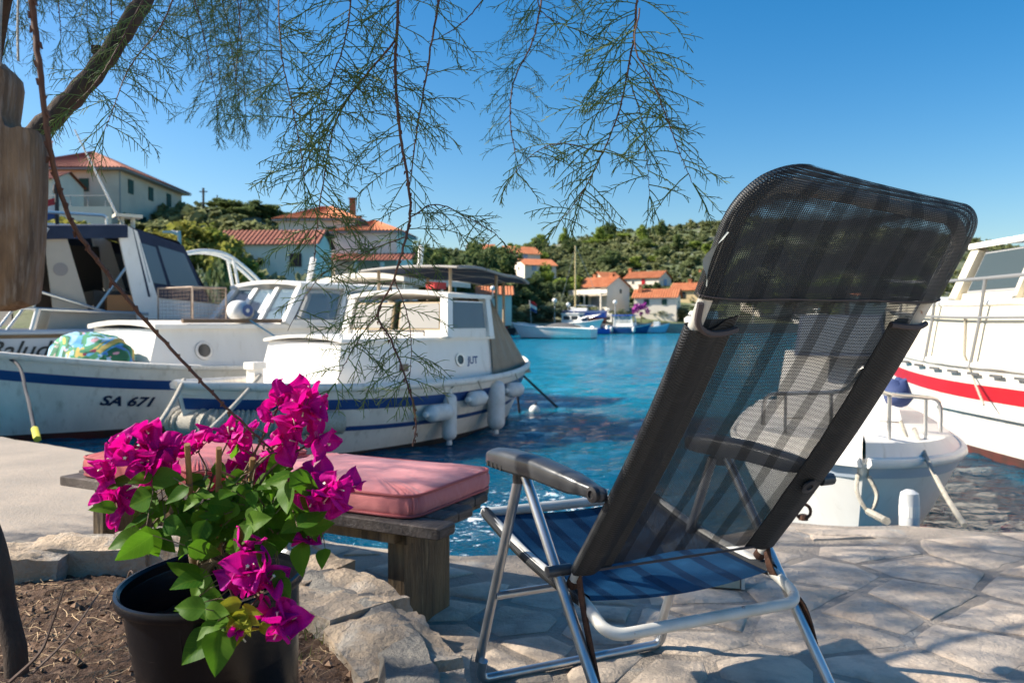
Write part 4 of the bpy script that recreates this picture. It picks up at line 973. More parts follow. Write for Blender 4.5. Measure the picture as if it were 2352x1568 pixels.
mb = MB(); roofslab(mb, [(axs(8.6), -1.1, 2.1), (axs(6.9), -1.1, 2.16), (axs(6.9), 1.1, 2.16), (axs(8.6), 1.1, 2.1)], .05, .09, .1); mb.build('cockpit_canopy', m_offcloth, sb_, smooth=40)
for x in (8.0, 7.0):
    for y in (-1.0, 1.0):
        mb = MB(); mb.tube([(axs(x), y, .8), (axs(x), y, 2.14)], .025, 6); mb.build('canopy_pole', m_steel, sb_)
for a, y, z0, z1, lean in ((6.4, -.9, 2.0, 2.65, .12), (8.0, .4, 2.2, 2.9, .02)):
    mb = MB(); mb.tube([(axs(a), y, z0), (axs(a) - lean, y + .06, z1 - .02), (axs(a) - lean, y + .06, z1)], [.035, .055, .03], 8); mb.build('antenna', m_white, sb_)
MS = lambda p: Matrix.Translation(sb_.location) @ Matrix.Rotation(sb_.rotation_euler.z, 4, 'Z') @ V(p)
# registration on the side towards the quay: run from x0 aft
def sa_fn(x, y):
    t = .793 - x / LS; z = HS.sheer(t) - .52 + y
    return HS.pt(t, HS.u_of(t, z), 1, .008)
text_on(sb_, 'SA 671', sa_fn, .17, mat('lettering_navy', (.01, .02, .06), .6), shear=.32, bold=.006, sx=1.25)
# things on its deck
def cloth_mat():
    m, t, N, L_, bs = nodes('patterned_cloth'); tc = N.new('ShaderNodeTexCoord')
    nz = N.new('ShaderNodeTexNoise'); nz.inputs['Scale'].default_value = 2.2; nz.inputs['Distortion'].default_value = 1.2; L_.new(tc.outputs['Object'], nz.inputs['Vector'])
    vo = N.new('ShaderNodeTexVoronoi'); vo.inputs['Scale'].default_value = 7; L_.new(nz.outputs['Color'], vo.inputs['Vector'])
    cr = N.new('ShaderNodeValToRGB'); cr.color_ramp.interpolation = 'CONSTANT'; e = cr.color_ramp.elements
    cs = [(0, (.05, .2, .5)), (.14, (.02, .12, .06)), (.26, (.6, .6, .62)), (.38, (.1, .35, .6)), (.5, (.55, .4, .1)), (.6, (.2, .02, .06)), (.7, (.3, .5, .65)), (.82, (.05, .25, .12)), (.9, (.55, .3, .35))]
    e[0].position = 0; e[0].color = (*cs[0][1], 1); e[1].position = cs[1][0]; e[1].color = (*cs[1][1], 1)
    for p_, c_ in cs[2:]: q = e.new(p_); q.color = (*c_, 1)
    sx = N.new('ShaderNodeSeparateColor'); L_.new(vo.outputs['Color'], sx.inputs[0]); L_.new(sx.outputs[0], cr.inputs[0]); L_.new(cr.outputs[0], bs.inputs['Base Color']); bs.inputs['Roughness'].default_value = .85
    return m
c0 = MS((axs(1.95), .3, .93))
mb = MB(); NU = 40
def bun(u, v):
    a = u * 2 * math.pi; r = math.sin(min(1, v * 1.25) * math.pi / 2); hh = 1 - max(0, v - .12) / .88
    hz = math.cos(min(1, max(0, v)) * math.pi / 2) ** .45
    q = V((math.cos(a) * .36 * r * (1 + .25 * max(0, v - .75) * 4), math.sin(a) * .56 * r * (1 + .35 * max(0, v - .75) * 4), .36 * hz))
    q += q.normalized() * (.05 * noise.noise(q * 5 + V((3, 1, 0))) + .03 * noise.noise(q * 13))
    return c0 + Matrix.Rotation(sb_.rotation_euler.z, 3, 'Z') @ q + V((0, 0, .02))
mb.grid(NU, 14, bun)
tag(mb.build('cloth_bundle', cloth_mat(), smooth=70), 'bundle under a bright multicoloured patterned cloth on the foredeck', 'cloth bundle')
# wire cage
cg = MS((axs(3.75), -.3, 1.47)); t = thing('wire_cage', 'rusty wire mesh fish trap cage standing on the cabin top', 'cage', cg, sb_.rotation_euler.z)
m_wire = mat('rusty_wire', (.22, .13, .08), .7, col2=(.45, .36, .28), scale=8)
cl, cw, chh = .55, .95, .5
mb = MB()
for z in (0, chh):
    for a, b in (((-cl / 2, -cw / 2), (cl / 2, -cw / 2)), ((cl / 2, -cw / 2), (cl / 2, cw / 2)), ((cl / 2, cw / 2), (-cl / 2, cw / 2)), ((-cl / 2, cw / 2), (-cl / 2, -cw / 2))): mb.tube([(*a, z), (*b, z)], .014, 5)
for x in (-cl / 2, cl / 2):
    for y in (-cw / 2, cw / 2): mb.tube([(x, y, 0), (x, y, chh)], .014, 5)
mb.build('frame', m_wire, t)
mb = MB()
for k in range(1, 16):
    y = -cw / 2 + cw * k / 16
    for x in (-cl / 2, cl / 2): mb.tube([(x, y, 0), (x, y, chh)], .0018, 3)
    mb.tube([(-cl / 2, y, chh), (cl / 2, y, chh)], .0018, 3)
for k in range(1, 9):
    z = chh * k / 9
    for x in (-cl / 2, cl / 2): mb.tube([(x, -cw / 2, z), (x, cw / 2, z)], .0018, 3)
    for y in (-cw / 2, cw / 2): mb.tube([(-cl / 2, y, z), (cl / 2, y, z)], .0018, 3)
for k in range(1, 9):
    x = -cl / 2 + cl * k / 9
    for y in (-cw / 2, cw / 2): mb.tube([(x, y, 0), (x, y, chh)], .0018, 3)
mb.build('wire_mesh', m_wire, t)
f1 = MS((axs(4.1), .45, 1.6)); f2 = MS((axs(3.85), .75, 1.62))
dirf = V((.8, -.6, 0))
fender(f1, .42, .13, dirf, 'white fender lying on the cabin top next to the wire cage', m=m_rope)
ff = fender(f2, .34, .15, dirf, 'fat white fender with a blue end cap on the cabin top')
mb = MB(); mb.lathe([(.001, .222), (.09, .225)], 14, dirf.to_track_quat('Z', 'Y').to_matrix().to_4x4()); mb.add([], []); mb.build('end_cap', m_navy, ff)
# stay from the rail (blue) and bow line
rope([MS((axs(3.9), .95, 1.48)), MS((axs(4.6), 1.45, .9))], .012, 'thin blue line from the cabin rail down to the gunwale', mat('blue_line', (.06, .25, .4), .8))
bl = smooth_path([MS((axs(.55), .2, 1.16)), MS((axs(.85), .78, 1.0)), P(60, 900, 8.2), P(82, 1000, 6.5)], 6)
rope(bl, .018, 'dark mooring rope hanging over the bow of the registered boat to the quay', m_ropedk)
rope([P(80, 985, 6.55), P(86, 1008, 6.4)], .03, 'yellow chafed end of the dark mooring rope on the quay', mat('yellow_rope', (.55, .5, .05), .8), name='rope_end')

# ------------------------------------------------------------------ motor yacht with navy canopy, behind
B_ST = (-8.4, 12.3); BAX = (.8, .6)
bb, LB = boat('motor_yacht', 'motor yacht with navy canopy, beige arch and lettered grey hull', (B_ST[0] + BAX[0] * 8.4, B_ST[1] + BAX[1] * 8.4), B_ST)
m_greyhull = mat('grey_hull', (.42, .45, .5), .35, col2=(.38, .41, .46), scale=2)
HB = Hull(LB, 2.9, 1.32, 1.55, 1.3, keel=-.5, stern='transom', p_mid=.2, p_bow=.6, rake=.9, bowp=2.4, tr=.92)
HB.build(bb, m_greyhull, m_antifoul, m_white, wl=.1, bulwark=.06, stripes=[('teak_rail', lambda t: HB.sheer(t) - .09, lambda t: HB.sheer(t) - .0, m_teak)], rub=.04)
ab = lambda a: -LB / 2 + a      # metres ahead of the stern
YS = -1.36                      # starboard side faces the camera
mlet = mat('lettering_charcoal', (.02, .025, .03), .6)
def bal(x, y):
    t = (.12 + x) / LB; z = .93 + y; return HB.pt(t, HB.u_of(t, z), -1, .01)
text_on(bb, 'Baludo', bal, .36, mlet, shear=.4, bold=.004, sx=.98)
mb = MB(); mb.prism([(ab(.9), -1.15, 1.25), (ab(2.5), -1.1, 1.25), (ab(2.5), 1.1, 1.25), (ab(.9), 1.15, 1.25)], [(ab(1.0), -1.1, 1.62), (ab(2.4), -1.0, 1.62), (ab(2.4), 1.0, 1.62), (ab(1.0), 1.1, 1.62)]); mb.build('coaming', m_beige, bb)
mb = MB(); mb.prism([(ab(2.2), -1.14, 1.3), (ab(6.4), -.75, 1.4), (ab(6.4), .75, 1.4), (ab(2.2), 1.14, 1.3)], [(ab(2.3), -1.1, 1.88), (ab(5.0), -.7, 1.6), (ab(5.0), .7, 1.6), (ab(2.3), 1.1, 1.88)]); mb.build('foredeck_cabin', m_white, bb)
def side_plate(pts, y, th):
    mb = MB(); mb.prism([(ab(a), y, z) for a, z in pts], [(ab(a), y + th, z) for a, z in pts]); return mb
for y in (-1.12, 1.04):
    side_plate([(1.02, 1.6), (1.5, 1.6), (1.22, 2.7), (1.16, 2.87), (.95, 2.88), (.92, 2.6)], y, .08).build('arch_leg', m_beige, bb, recalc=True)
    side_plate([(2.2, 1.45), (2.6, 1.45), (2.2, 2.9), (2.05, 2.98), (1.9, 2.95)], y, .08).build('white_pillar', m_white, bb, recalc=True)
mb = MB(); mb.grid(14, 6, lambda u, v: V((ab(.35 + 1.7 * u), (1 - 2 * v) * 1.18, 2.98 - .14 * (1 - u) + .1 * (1 - (2 * v - 1) ** 2))))
for sd in (-1, 1): mb.grid(14, 2, lambda u, v: V((ab(.35 + 1.7 * u), sd * 1.18, 2.98 - .14 * (1 - u) - .2 * v)))
mb.build('rear_canopy', m_navycloth, bb, smooth=60)
# front canopy: slopes to the windscreen
def fc(u, v): return V((ab(2.1 + 1.3 * u), (1 - 2 * v) * (1.12 - .2 * u), 2.96 - .3 * u - .85 * max(0, u - .62) / .38 + .08 * (1 - (2 * v - 1) ** 2)))
mb = MB(); mb.grid(12, 6, fc); mb.build('front_canopy', m_navycloth, bb, smooth=60)
for sd, v in ((1, 0), (-1, 1)):
    a, b, c, d = V((ab(2.35), sd * 1.12, 1.86)), V((ab(3.36), sd * .95, 1.78)), fc(.64, v), fc(.02, v)
    q = (a, b, c, d) if sd < 0 else (b, a, d, c)
    mb = MB(); mb.panel(q, 0, 0, 1, 1, .006); o = mb.build('canopy_side', m_navycloth, bb)
    for u0, u1 in ((.07, .36), (.42, .93)):
        g_ = MB(); vv = .8 if u1 < .5 else .84; g_.panel(q if sd < 0 else q, u0 if sd < 0 else 1 - u1, .22, u1 if sd < 0 else 1 - u0, vv, .014); g_.build('clear_window', mat('vinyl_window', (.09, .12, .15), .06), o)
mb = MB(); mb.prism([(ab(1.6), -.9, 1.6), (ab(2.15), -.9, 1.6), (ab(2.15), .95, 1.6), (ab(1.6), .95, 1.6)], [(ab(1.6), -.9, 1.95), (ab(2.15), -.9, 1.95), (ab(2.15), .95, 1.95), (ab(1.6), .95, 1.95)]); mb.build('seat_bank', m_interior, bb)
mb = MB(); mb.panel([V((ab(.5), 1.0, 1.4)), V((ab(.5), -1.0, 1.4)), V((ab(.5), -1.0, 2.75)), V((ab(.5), 1.0, 2.75))], 0, 0, 1, 1, .01); mb.build('rear_shade_panel', m_interior, bb)  # dark sheet added to stand in for the shade under the canopy
mb = MB(); mb.box((ab(1.95), -.98, 1.75), (.38, .2, .26)); mb.build('wooden_locker', mat('orange_varnished_wood', (.34, .14, .04), .5), bb)
mb = MB(); mb.panel([V((ab(1.0), 1.0, 1.7)), V((ab(2.1), 1.0, 1.7)), V((ab(2.0), 1.0, 2.8)), V((ab(1.0), 1.0, 2.8))], 0, 0, 1, 1, .01); mb.build('far_side_shade_panel', m_interior, bb)  # added dark sheet behind the arch, paints the shaded interior
mb = MB(); mb.lathe([(.001, .006), (.1, .006), (.1, -.004)], 18, Matrix.Translation((ab(1.12), -1.121, 2.25)) @ Matrix.Rotation(R(90), 4, 'X')); mb.build('round_emblem', mat('faded_emblem', (.25, .22, .2), .6), bb)
# stainless work
mb = MB()
for p0, p1 in (((.75, 1.62), (.85, 2.6)), ((.1, 2.15), (1.75, 1.6)), ((.55, 2.15), (.95, 2.85)), ((1.55, 1.6), (2.0, 2.3))): mb.tube([(ab(p0[0]), -1.22, p0[1]), (ab(p1[0]), -1.22, p1[1])], .022, 6)
mb.build('canopy_strut', m_steel, bb)
mb = MB(); mb.tube([(ab(.0), -1.35, 1.68), (ab(2.3), -1.36, 1.58)], .024, 6)
for a in (.05, .5, .62): mb.tube([(ab(a), -1.35, 1.66), (ab(a - .22), -1.35, 1.33)], .022, 6)
mb.tube([(ab(.8), -1.35, 1.65), (ab(.72), -1.35, 1.33)], .045, 8)
mb.build('stern_rail', m_steel, bb)
mb = MB(); mb.tube(arc_path([(ab(.4), -.9, 2.98), (ab(.4), -.9, 3.12), (ab(1.8), -.9, 3.14), (ab(1.8), -.9, 2.98)], .12), .025, 6); mb.tube(arc_path([(ab(.4), .9, 2.98), (ab(.4), .9, 3.12), (ab(1.8), .9, 3.14), (ab(1.8), .9, 2.98)], .12), .025, 6); mb.tube([(ab(.6), -.9, 3.13), (ab(.6), .9, 3.13)], .025, 6); mb.build('roof_rail', m_steel, bb)
mb = MB(); mb.box((ab(2.12), -.8, 3.16), (.4, .28, .05)); mb.tube([(ab(2.04), -.8, 2.9), (ab(2.04), -.8, 3.14)], .035, 8); mb.tube([(ab(2.2), -.8, 2.9), (ab(2.2), -.8, 3.14)], .035, 8); mb.build('radar_bracket', m_cream, bb)
a0 = V((ab(2.0), -.8, 3.1)); mb = MB(); mb.tube([a0, a0 + V((-.62, .0, 1.35))], [.02, .012], 6); mb.build('whip_antenna', m_white, bb)
mb = MB(); mb.tube([(ab(1.2), -.2, 3.0), (ab(1.2), -.2, 3.55)], .03, 8); mb.lathe([(.05, 0), (.06, .05), (.05, .14), (.02, .15)], 10, Matrix.Translation((ab(1.2), -.2, 3.52))); mb.build('mast_light', m_dark, bb)
MBt = Matrix.Translation(bb.location) @ Matrix.Rotation(bb.rotation_euler.z, 4, 'Z')
fp = MBt @ V((ab(1.17), -.2, 3.45)); t = thing('flag', 'small red, white and blue flag hanging from the yacht mast', 'flag', fp)
for k, mt in enumerate((m_red, m_white, m_navy)):
    mb = MB(); mb.grid(6, 2, lambda u, v: V((-.3 * u + .02 * math.sin(u * 6), .03 * math.sin(u * 7 + 1), -.11 * (k + v) - .22 * u * u + .0))); mb.build('flag_stripe', mt, t, smooth=60)
# ------------------------------------------------------------------ boat with white arch, mostly hidden
ac, LC = boat('cabin_cruiser', 'low cruiser with a white curved bar arch rising behind the yacht', (-3.9, 20.5), (-9.0, 16.2))
HC = Hull(LC, 2.2, .9, 1.1, .85, stern='transom', p_mid=.25, tr=.9)
HC.build(ac, m_white, m_antifoul, m_white, rub=.03, seg=16)
for sd in (-1, 1):
    pts = [MBt.inverted() @ V((0, 0, 0))]
    pa = [P(425, 582, 17.4), P(470, 576, 17.8), P(520, 585, 18.2), P(560, 612, 18.5), P(600, 650, 18.9), P(640, 700, 19.2)]
    Mi = (Matrix.Translation(ac.location) @ Matrix.Rotation(ac.rotation_euler.z, 4, 'Z')).inverted()
    off = V((-.5, .7, 0)) * (0 if sd < 0 else .5)
    mb = MB(); mb.tube([Mi @ (p + off) for p in smooth_path(pa, 5)], .045, 8); mb.build('arch_bar', m_white, ac, smooth=60)
    mb = MB(); mb.tube([Mi @ (P(535, 590, 18.3) + off), Mi @ (P(552, 680, 18.4) + off)], .035, 6); mb.build('arch_strut', m_white, ac)

# ------------------------------------------------------------------ right: big cream and white boat with red stripe
br, LR = boat('wooden_cruiser', 'big white and cream wooden cruiser with a broad red stripe', (5.95, 12.6), (5.95, 3.9))
HR = Hull(LR, 2.25, 1.0, 1.35, 1.0, keel=-.5, stern='transom', p_mid=.22, p_bow=.7, rake=.6, bowp=2.6, tr=.92)
HR.build(br, m_white2, m_antifoul, m_white2, wl=.1, bulwark=.05, stripes=[('red_stripe', lambda t: HR.sheer(t) - .36, lambda t: HR.sheer(t) - .2, m_red)], rub=.04)
ar = lambda y: y - 8.25           # world y -> local x (bow points away)
# raised cream side with slats
for sd, nm in ((1, 'port'), (-1, 'stb')):
    mb = MB(); mb.grid(24, 5, lambda u, v, sd=sd: HR.pt(.05 + .78 * u, 1, sd, -.04) + V((0, -sd * .06 * v, .62 * v + .03))); mb.build('raised_side', m_cream, br, smooth=40)
mb = MB(); mb.grid(24, 6, lambda u, v: HR.pt(.05 + .78 * u, 1, 1, -.1) * V((1, 0, 1)) + V((0, (1 - 2 * v) * (HR.half(.05 + .78 * u) - .1), .62 + .03))) if False else None
def top_deck(u, v):
    t = .05 + .78 * u; q = HR.pt(t, 1, 1, -.1); return V((q.x, (1 - 2 * v) * q.y, q.z + .65))
mb = MB(); mb.grid(24, 6, top_deck); mb.build('upper_deck', m_white, br, smooth=40)
mb = MB()
for sd in (1, -1): mb.tube([top_deck(k / 24, 0 if sd > 0 else 1) for k in range(25)], .035, 6)
mb.build('deck_edge_moulding', m_white, br, smooth=60)
for k in range(16):
    mb = MB(); t = .1 + .045 * k; q = HR.pt(t, 1, 1, .0); mb.box((q.x, q.y + .02, q.z - .085), (.2, .012, .03)); mb.build('scupper', m_greycloth, br)
mb = MB(); bot, top = trunk(mb, ar(5.2), ar(9.4), .86, .72, 1.66, 2.28, .35, .1)
FR = faces4(bot, top)
mbw = MB()
for a, b in zip(bot, top): mbw.bar(a, b, .14, .14, (1, 0, 0))
for sd in ('port', 'stb'):
    for u in (.3, .62):
        a = face_pt(FR[sd], u, 0)[0]; b = face_pt(FR[sd], u, 1)[0]; mbw.bar(a, b, .16, .06, (1, 0, 0))
mbw.prism([V(p) for p in bot], [V(p) + V((0, 0, .12)) for p in bot]); mbw.build('wheelhouse_frame', m_cream, br)
mb = MB(); roofslab(mb, top, .1, .06, .08); mb.build('wheelhouse_roof', m_white, br, smooth=40)
m_rpane = glass('wheelhouse_window', (.03, .05, .05), .7)
for sd in ('port', 'stb'):
    for u0, u1 in ((.04, .28), (.33, .6), (.65, .96)): win(br, FR[sd], u0, .2, u1, .92, m_gutter, m_rpane, .025)
win(br, FR['front'], .06, .2, .94, .92, m_gutter, m_rpane, .03, 'windscreen')
# rails
mb = MB(); rp = lambda t, z: HR.pt(t, 1, 1, -.02) + V((0, 0, z))
mb.tube([rp(.1 + .7 * k / 14, .9) for k in range(15)], .02, 6); mb.tube([rp(.1 + .7 * k / 14, .5) for k in range(15)], .016, 6)
mb.build('side_rail', mat('painted_rail', (.2, .2, .2), .5), br, smooth=60)
for k in range(6):
    mb = MB(); t = .16 + .11 * k; mb.tube([rp(t, .9), rp(t + .012, .45), rp(t + .02, .0) + V((0, .05, -.02))], .018, 6); mb.build('stanchion', MATS['painted_rail'], br)
MR = lambda p: Matrix.Translation(br.location) @ Matrix.Rotation(br.rotation_euler.z, 4, 'Z') @ V(p)
rope([MR((ar(8.6), 1.06, 1.5)), MR((ar(8.55), 1.1, 1.1)), MR((ar(8.0), 1.2, .62))], .012, 'thin grey line hanging down the side of the red striped boat')
mb = MB(); mb.tube([MR(HR.pt(t_, HR.u_of(t_, .5), 1, .03)) for t_ in (.38, .44, .5, .56, .62)], .022, 8); tag(mb.build('boat_hook', m_white, smooth=60), 'white pole lashed along the hull below the red stripe', 'pole')

# ------------------------------------------------------------------ dinghy in front of it
db, LD = boat('motor_dinghy', 'small white plastic motor dinghy with bow rail moored at the quay', (1.93, 4.35), (3.3, 8.3))
HD = Hull(LD, 1.62, .56, .68, .52, keel=-.25, stern='transom', p_mid=.34, p_bow=1.0, rake=.6, bowp=2.0, tr=.95)
HD.build(db, m_white, m_white2, m_white, wl=.03, bulwark=.02, rub=.032, seg=26)
HD.band(lambda t: HD.sheer(t) - .1, lambda t: HD.sheer(t) - .0, .008, 26, 2, .003, .997).build('rub_rail', mat('grey_rub_rail', (.45, .5, .56), .5), db, smooth=40)
ad = lambda a: LD / 2 - a
mb = MB()
def cd(u, v):
    t = .03 + .969 * u; q = HD.pt(t, 1, 1, 0); k = .74 if v <= .5 else .74
    w = [1.0, .88, .0, -.88, -1.0][round(v * 4)]; zz = [0, .11, .15, .11, 0][round(v * 4)]
    return V((q.x * (1 - .02 * (1 - abs(w))), q.y * w, q.z + zz))
mb.grid(20, 4, cd); mb.build('cuddy_deck', m_white, db, smooth=50)
mb = MB(); bot, top = trunk(mb, ad(2.9), ad(1.9), .5, .42, .7, 1.2, .35, .08); mb.build('console', m_white, db); FD = faces4(bot, top)
win(db, [V(p) + V((0, 0, .3)) for p in FD['front']], .05, .35, .95, 1.0, m_steel, m_clear, .03, 'windscreen')
mb = MB(); pr = lambda t, z, sd: HD.pt(t, 1, sd, -.12) + V((0, 0, z))
pp = [pr(.72, .14, 1), pr(.74, .34, 1), pr(.85, .38, 1), pr(.95, .4, 1), V((ad(.1), 0, 1.2)), pr(.95, .4, -1), pr(.85, .38, -1), pr(.74, .34, -1), pr(.72, .14, -1)]
mb.tube(smooth_path(pp, 4), .014, 6)
for t in (.82, .93):
    for sd in (1, -1): mb.tube([pr(t, .08, sd), pr(t, .38, sd)], .012, 6)
mb.build('bow_rail', m_steel, db, smooth=60)
mb = MB(); mb.box((ad(.3), 0, .95), (.1, .1, .05)); mb.tube([(ad(.2), -.03, .95), (ad(.02), -.03, .93)], .016, 6); mb.build('bow_roller', m_steel, db)
mb = MB(); mb.prism([(-LD / 2 - .35, -.16, .55), (-LD / 2 + .1, -.16, .55), (-LD / 2 + .1, .16, .55), (-LD / 2 - .35, .16, .55)], [(-LD / 2 - .3, -.13, 1.1), (-LD / 2 + .05, -.13, 1.15), (-LD / 2 + .05, .13, 1.15), (-LD / 2 - .3, .13, 1.1)]); mb.box((-LD / 2 - .1, 0, .2), (.14, .1, .8)); mb.build('outboard_motor', m_white, db)
MD = lambda p: Matrix.Translation(db.location) @ Matrix.Rotation(db.rotation_euler.z, 4, 'Z') @ V(p)
q = P(2065, 895, 5.5); t = thing('blue_bag', 'crumpled blue bag on the dinghy bow rail', 'bag', q - V((0, 0, .12)))
mb = MB(); mb.lathe([(.02, 0), (.07, .02), (.1, .07), (.085, .13), (.04, .17), (.001, .18)], 12); mb.v = [tuple(V(p) * (1 + .5 * noise.noise(V(p) * 16))) for p in mb.v]; mb.build('body', mat('blue_fabric', (.03, .05, .14), .8), t, smooth=60)
be = MD((LD / 2 - .1, -.02, .62))
rope(smooth_path([be, be + V((-.05, -.1, -.1)), be + V((.0, -.14, -.2)), be + V((.06, -.1, -.12)), be + V((.03, -.06, -.02))], 5), .012, 'pale rope loop tied through the dinghy bow eye')
rope([be + V((0, -.13, -.2)), (be + V((0, -.13, -.2))).lerp(G(2036, 1196, .51), .5), G(2036, 1196, .51)], .02, 'thick knotted white rope from the dinghy bow to the quay')
rope(sag(P(2100, 985, 5.0), G(2216, 1206, .51), .04), .013, 'thin pale rope from the dinghy deck to the quay further along')
rope(sag(P(2068, 965, 5.0), P(2105, 1052, 4.9), .01), .011, 'short white line across the dinghy foredeck')

# white float by the quay, small buoy
q = G(2122, 1196, .5); t = thing('white_float', 'white plastic cylinder float standing at the quay edge', 'float', (q.x, q.y + .14, .32))
mb = MB(); mb.lathe([(.001, 0), (.043, 0), (.047, .02), (.047, .25), (.042, .285), (.02, .3), (.001, .302)], 18); mb.build('body', m_fender, t, smooth=40)
mb = MB(); mb.lathe([(.048, .17), (.048, .225)], 18); mb.build('label_band', m_white, t)
q = G(1228, 942, .03); t = thing('mooring_buoy', 'small round white mooring buoy floating off the stern', 'buoy', (q.x, q.y, -.02))
mb = MB(); mb.lathe([(.09 * math.sin(k * math.pi / 10), .05 - .09 * math.cos(k * math.pi / 10)) for k in range(11)], 14); mb.build('body', m_fender, t, smooth=60)
mb = MB(); mb.tube([(0, 0, .13), (.03, -.03, .17)], .015, 6); mb.build('ring', m_dark, t)
# ================================================================== boats across the bay
def far_boat(kind, label, px, py, Lb, head, hullm, botm=None, z=0.0, name=None):
    q = G(px, py, 0.0) if z == 0 else None
    d = q.y if z == 0 else z[1]; x = (px - 1176) / FPX * d; z0 = 0 if z == 0 else z[0]
    t = thing(name or 'motorboat', label, 'boat', (x, d, z0), R(head))
    cfg = {'speed': dict(s_mid=1.0, s_bow=1.4, s_stern=.85), 'cruiser': dict(s_mid=1.0, s_bow=1.35, s_stern=.9), 'fish': dict(s_mid=.85, s_bow=1.35, s_stern=.95), 'sail': dict(s_mid=.9, s_bow=1.1, s_stern=.95), 'rib': dict(s_mid=.65, s_bow=.85, s_stern=.6)}[kind]
    h = Hull(Lb, Lb * .34, keel=-.4 if kind != 'sail' else -.7, stern='transom', p_mid=.22, p_bow=.7, rake=Lb * .14, bowp=2.2, tr=.88, **cfg)
    h.build(t, hullm, botm or m_blackfoul, m_white, wl=.08, bulwark=.03, rub=.05, seg=18, stripes=[('stripe', lambda u: h.sheer(u) - .14, lambda u: h.sheer(u) - .02, m_white)] if kind in ('sail', 'fish') else ())
    return t, h
m_bluehull = mat('bright_blue_hull', (.02, .1, .45), .35); m_ltblue = mat('pale_blue_hull', (.22, .4, .55), .4)
t, h = far_boat('speed', 'long white speedboat with dark cockpit cover moored across the bay', 1268, 777, 7.8, 158, m_white)
mb = MB(); mb.grid(10, 6, lambda u, v: V((-2.4 + 3.3 * u, (1 - 2 * v) * 1.1 * (1 - .25 * u), 1.0 + .42 * math.sin(math.pi * min(1, u * .9 + .1)) * (1 - (2 * v - 1) ** 4)))); mb.build('cockpit_cover', m_greycloth, t, smooth=60)
mb = MB(); mb.tube(smooth_path([(1.0, -.7, 1.0), (2.6, -.55, 1.35), (3.4, 0, 1.45), (2.6, .55, 1.35), (1.0, .7, 1.0)], 4), .03, 5); mb.build('bow_rail', m_steel, t)
def cruiser(lab, px, py, Lb, head, hm, canv=None):
    t, h = far_boat('cruiser', lab, px, py, Lb, head, hm); t.scale = (1.15, 1.15, 1.35)
    mb = MB(); b, tp = trunk(mb, -Lb * .18, Lb * .2, Lb * .14, Lb * .11, .95, 1.85, .75, .12); mb.build('cabin', m_white, t); F_ = faces4(b, tp)
    win(t, F_['front'], .06, .2, .94, .9, m_white, m_wpane, .05, 'windscreen')
    for sd in ('port', 'stb'):
        win(t, F_[sd], .08, .35, .46, .85, m_white, m_wpane, .04); win(t, F_[sd], .52, .35, .92, .85, m_white, m_wpane, .04)
    mb = MB(); roofslab(mb, tp, .12, .06, .06); mb.build('cabin_roof', m_white, t)
    mb = MB(); mb.tube([(-.2, 0, 1.9), (-.3, 0, 2.4)], .05, 6); mb.box((-.3, 0, 2.45), (.5, .5, .12)); mb.build('radar', m_white, t)
    if canv: mb = MB(); mb.grid(6, 6, lambda u, v: V((-Lb * .45 + Lb * .3 * u, (1 - 2 * v) * Lb * .13, .95 + .95 * math.sin(math.pi * (.1 + .8 * v)) ** .3 * (.75 + .25 * u)))); mb.build('cockpit_canvas', canv, t, smooth=60)
    mb = MB(); mb.tube(smooth_path([(Lb * .1, -.8, 1.35), (Lb * .35, -.55, 1.75), (Lb * .46, 0, 1.9), (Lb * .35, .55, 1.75), (Lb * .1, .8, 1.35)], 4), .03, 5); mb.build('bow_rail', m_steel, t)
    return t
cruiser('white cabin cruiser with raked windscreen behind the speedboat', 1322, 766, 7.0, -35, m_white)
cruiser('cabin cruiser with grey cockpit canvas next to the blue sailboat', 1392, 764, 6.2, 148, m_white, m_greycloth)
cruiser('white cruiser moored behind the speedboat bow', 1245, 757, 6.0, 155, m_white)
cruiser('white cruiser seen only through the chair mesh', 1870, 764, 6.5, 120, m_white)
t, h = far_boat('rib', 'small boat with outboard and white seats low in the water', 1362, 768, 4.0, 200, m_bluehull)
mb = MB(); mb.box((-.3, 0, .8), (.9, .8, .4)); mb.build('seat', m_white, t); mb = MB(); mb.box((-1.95, 0, .75), (.4, .35, .7)); mb.build('outboard_motor', m_white, t)
t, h = far_boat('fish', 'white fishing boat with dark blue hull and open wheelhouse', 1442, 766, 6.4, -28, m_navy, m_antifoul, name='fishing_boat')
mb = MB(); b, tp = trunk(mb, -1.6, .9, .8, .7, .85, 2.3, .25, .05); mbw = MB()
for a_, b_ in zip(b, tp): mbw.bar(a_, b_, .14, .14, (1, 0, 0))
mbw.prism([V(p) for p in b], [V(p) + V((0, 0, .55)) for p in b]); mbw.build('wheelhouse', m_white, t); mb = MB(); roofslab(mb, tp, .3, .07, .05); mb.build('wheelhouse_roof', m_bluehull, t)
F_ = faces4(b, tp)
for k in range(4): win(t, F_['stb'], .04 + k * .24, .42, .25 + k * .24, .92, m_white, m_clear, .03)
for k, x in enumerate((-1.8, 1.2)): mb = MB(); q_ = Matrix.Translation(t.location) @ Matrix.Rotation(t.rotation_euler.z, 4, 'Z') @ V((x, -1.15, .55)); fender(q_, .7, .22, (0, 0, 1), ['white fender on the far fishing boat stern quarter', 'white fender on the far fishing boat bow'][k], 'fenders of the far fishing boat')
t, h = far_boat('fish', 'pale blue open fishing boat beside the concrete quay', 1497, 765, 4.8, -22, m_ltblue, m_antifoul, name='fishing_boat')
mb = MB(); b, tp = trunk(mb, .3, 1.2, .5, .4, .9, 1.6, .2, .05); mb.build('cuddy', m_white, t)
t, h = far_boat('sail', 'blue hulled sailboat with white deck and tall bare mast', 1335, 735, 6.6, 165, m_bluehull, m_antifoul, z=(2.0, 106), name='sailboat')
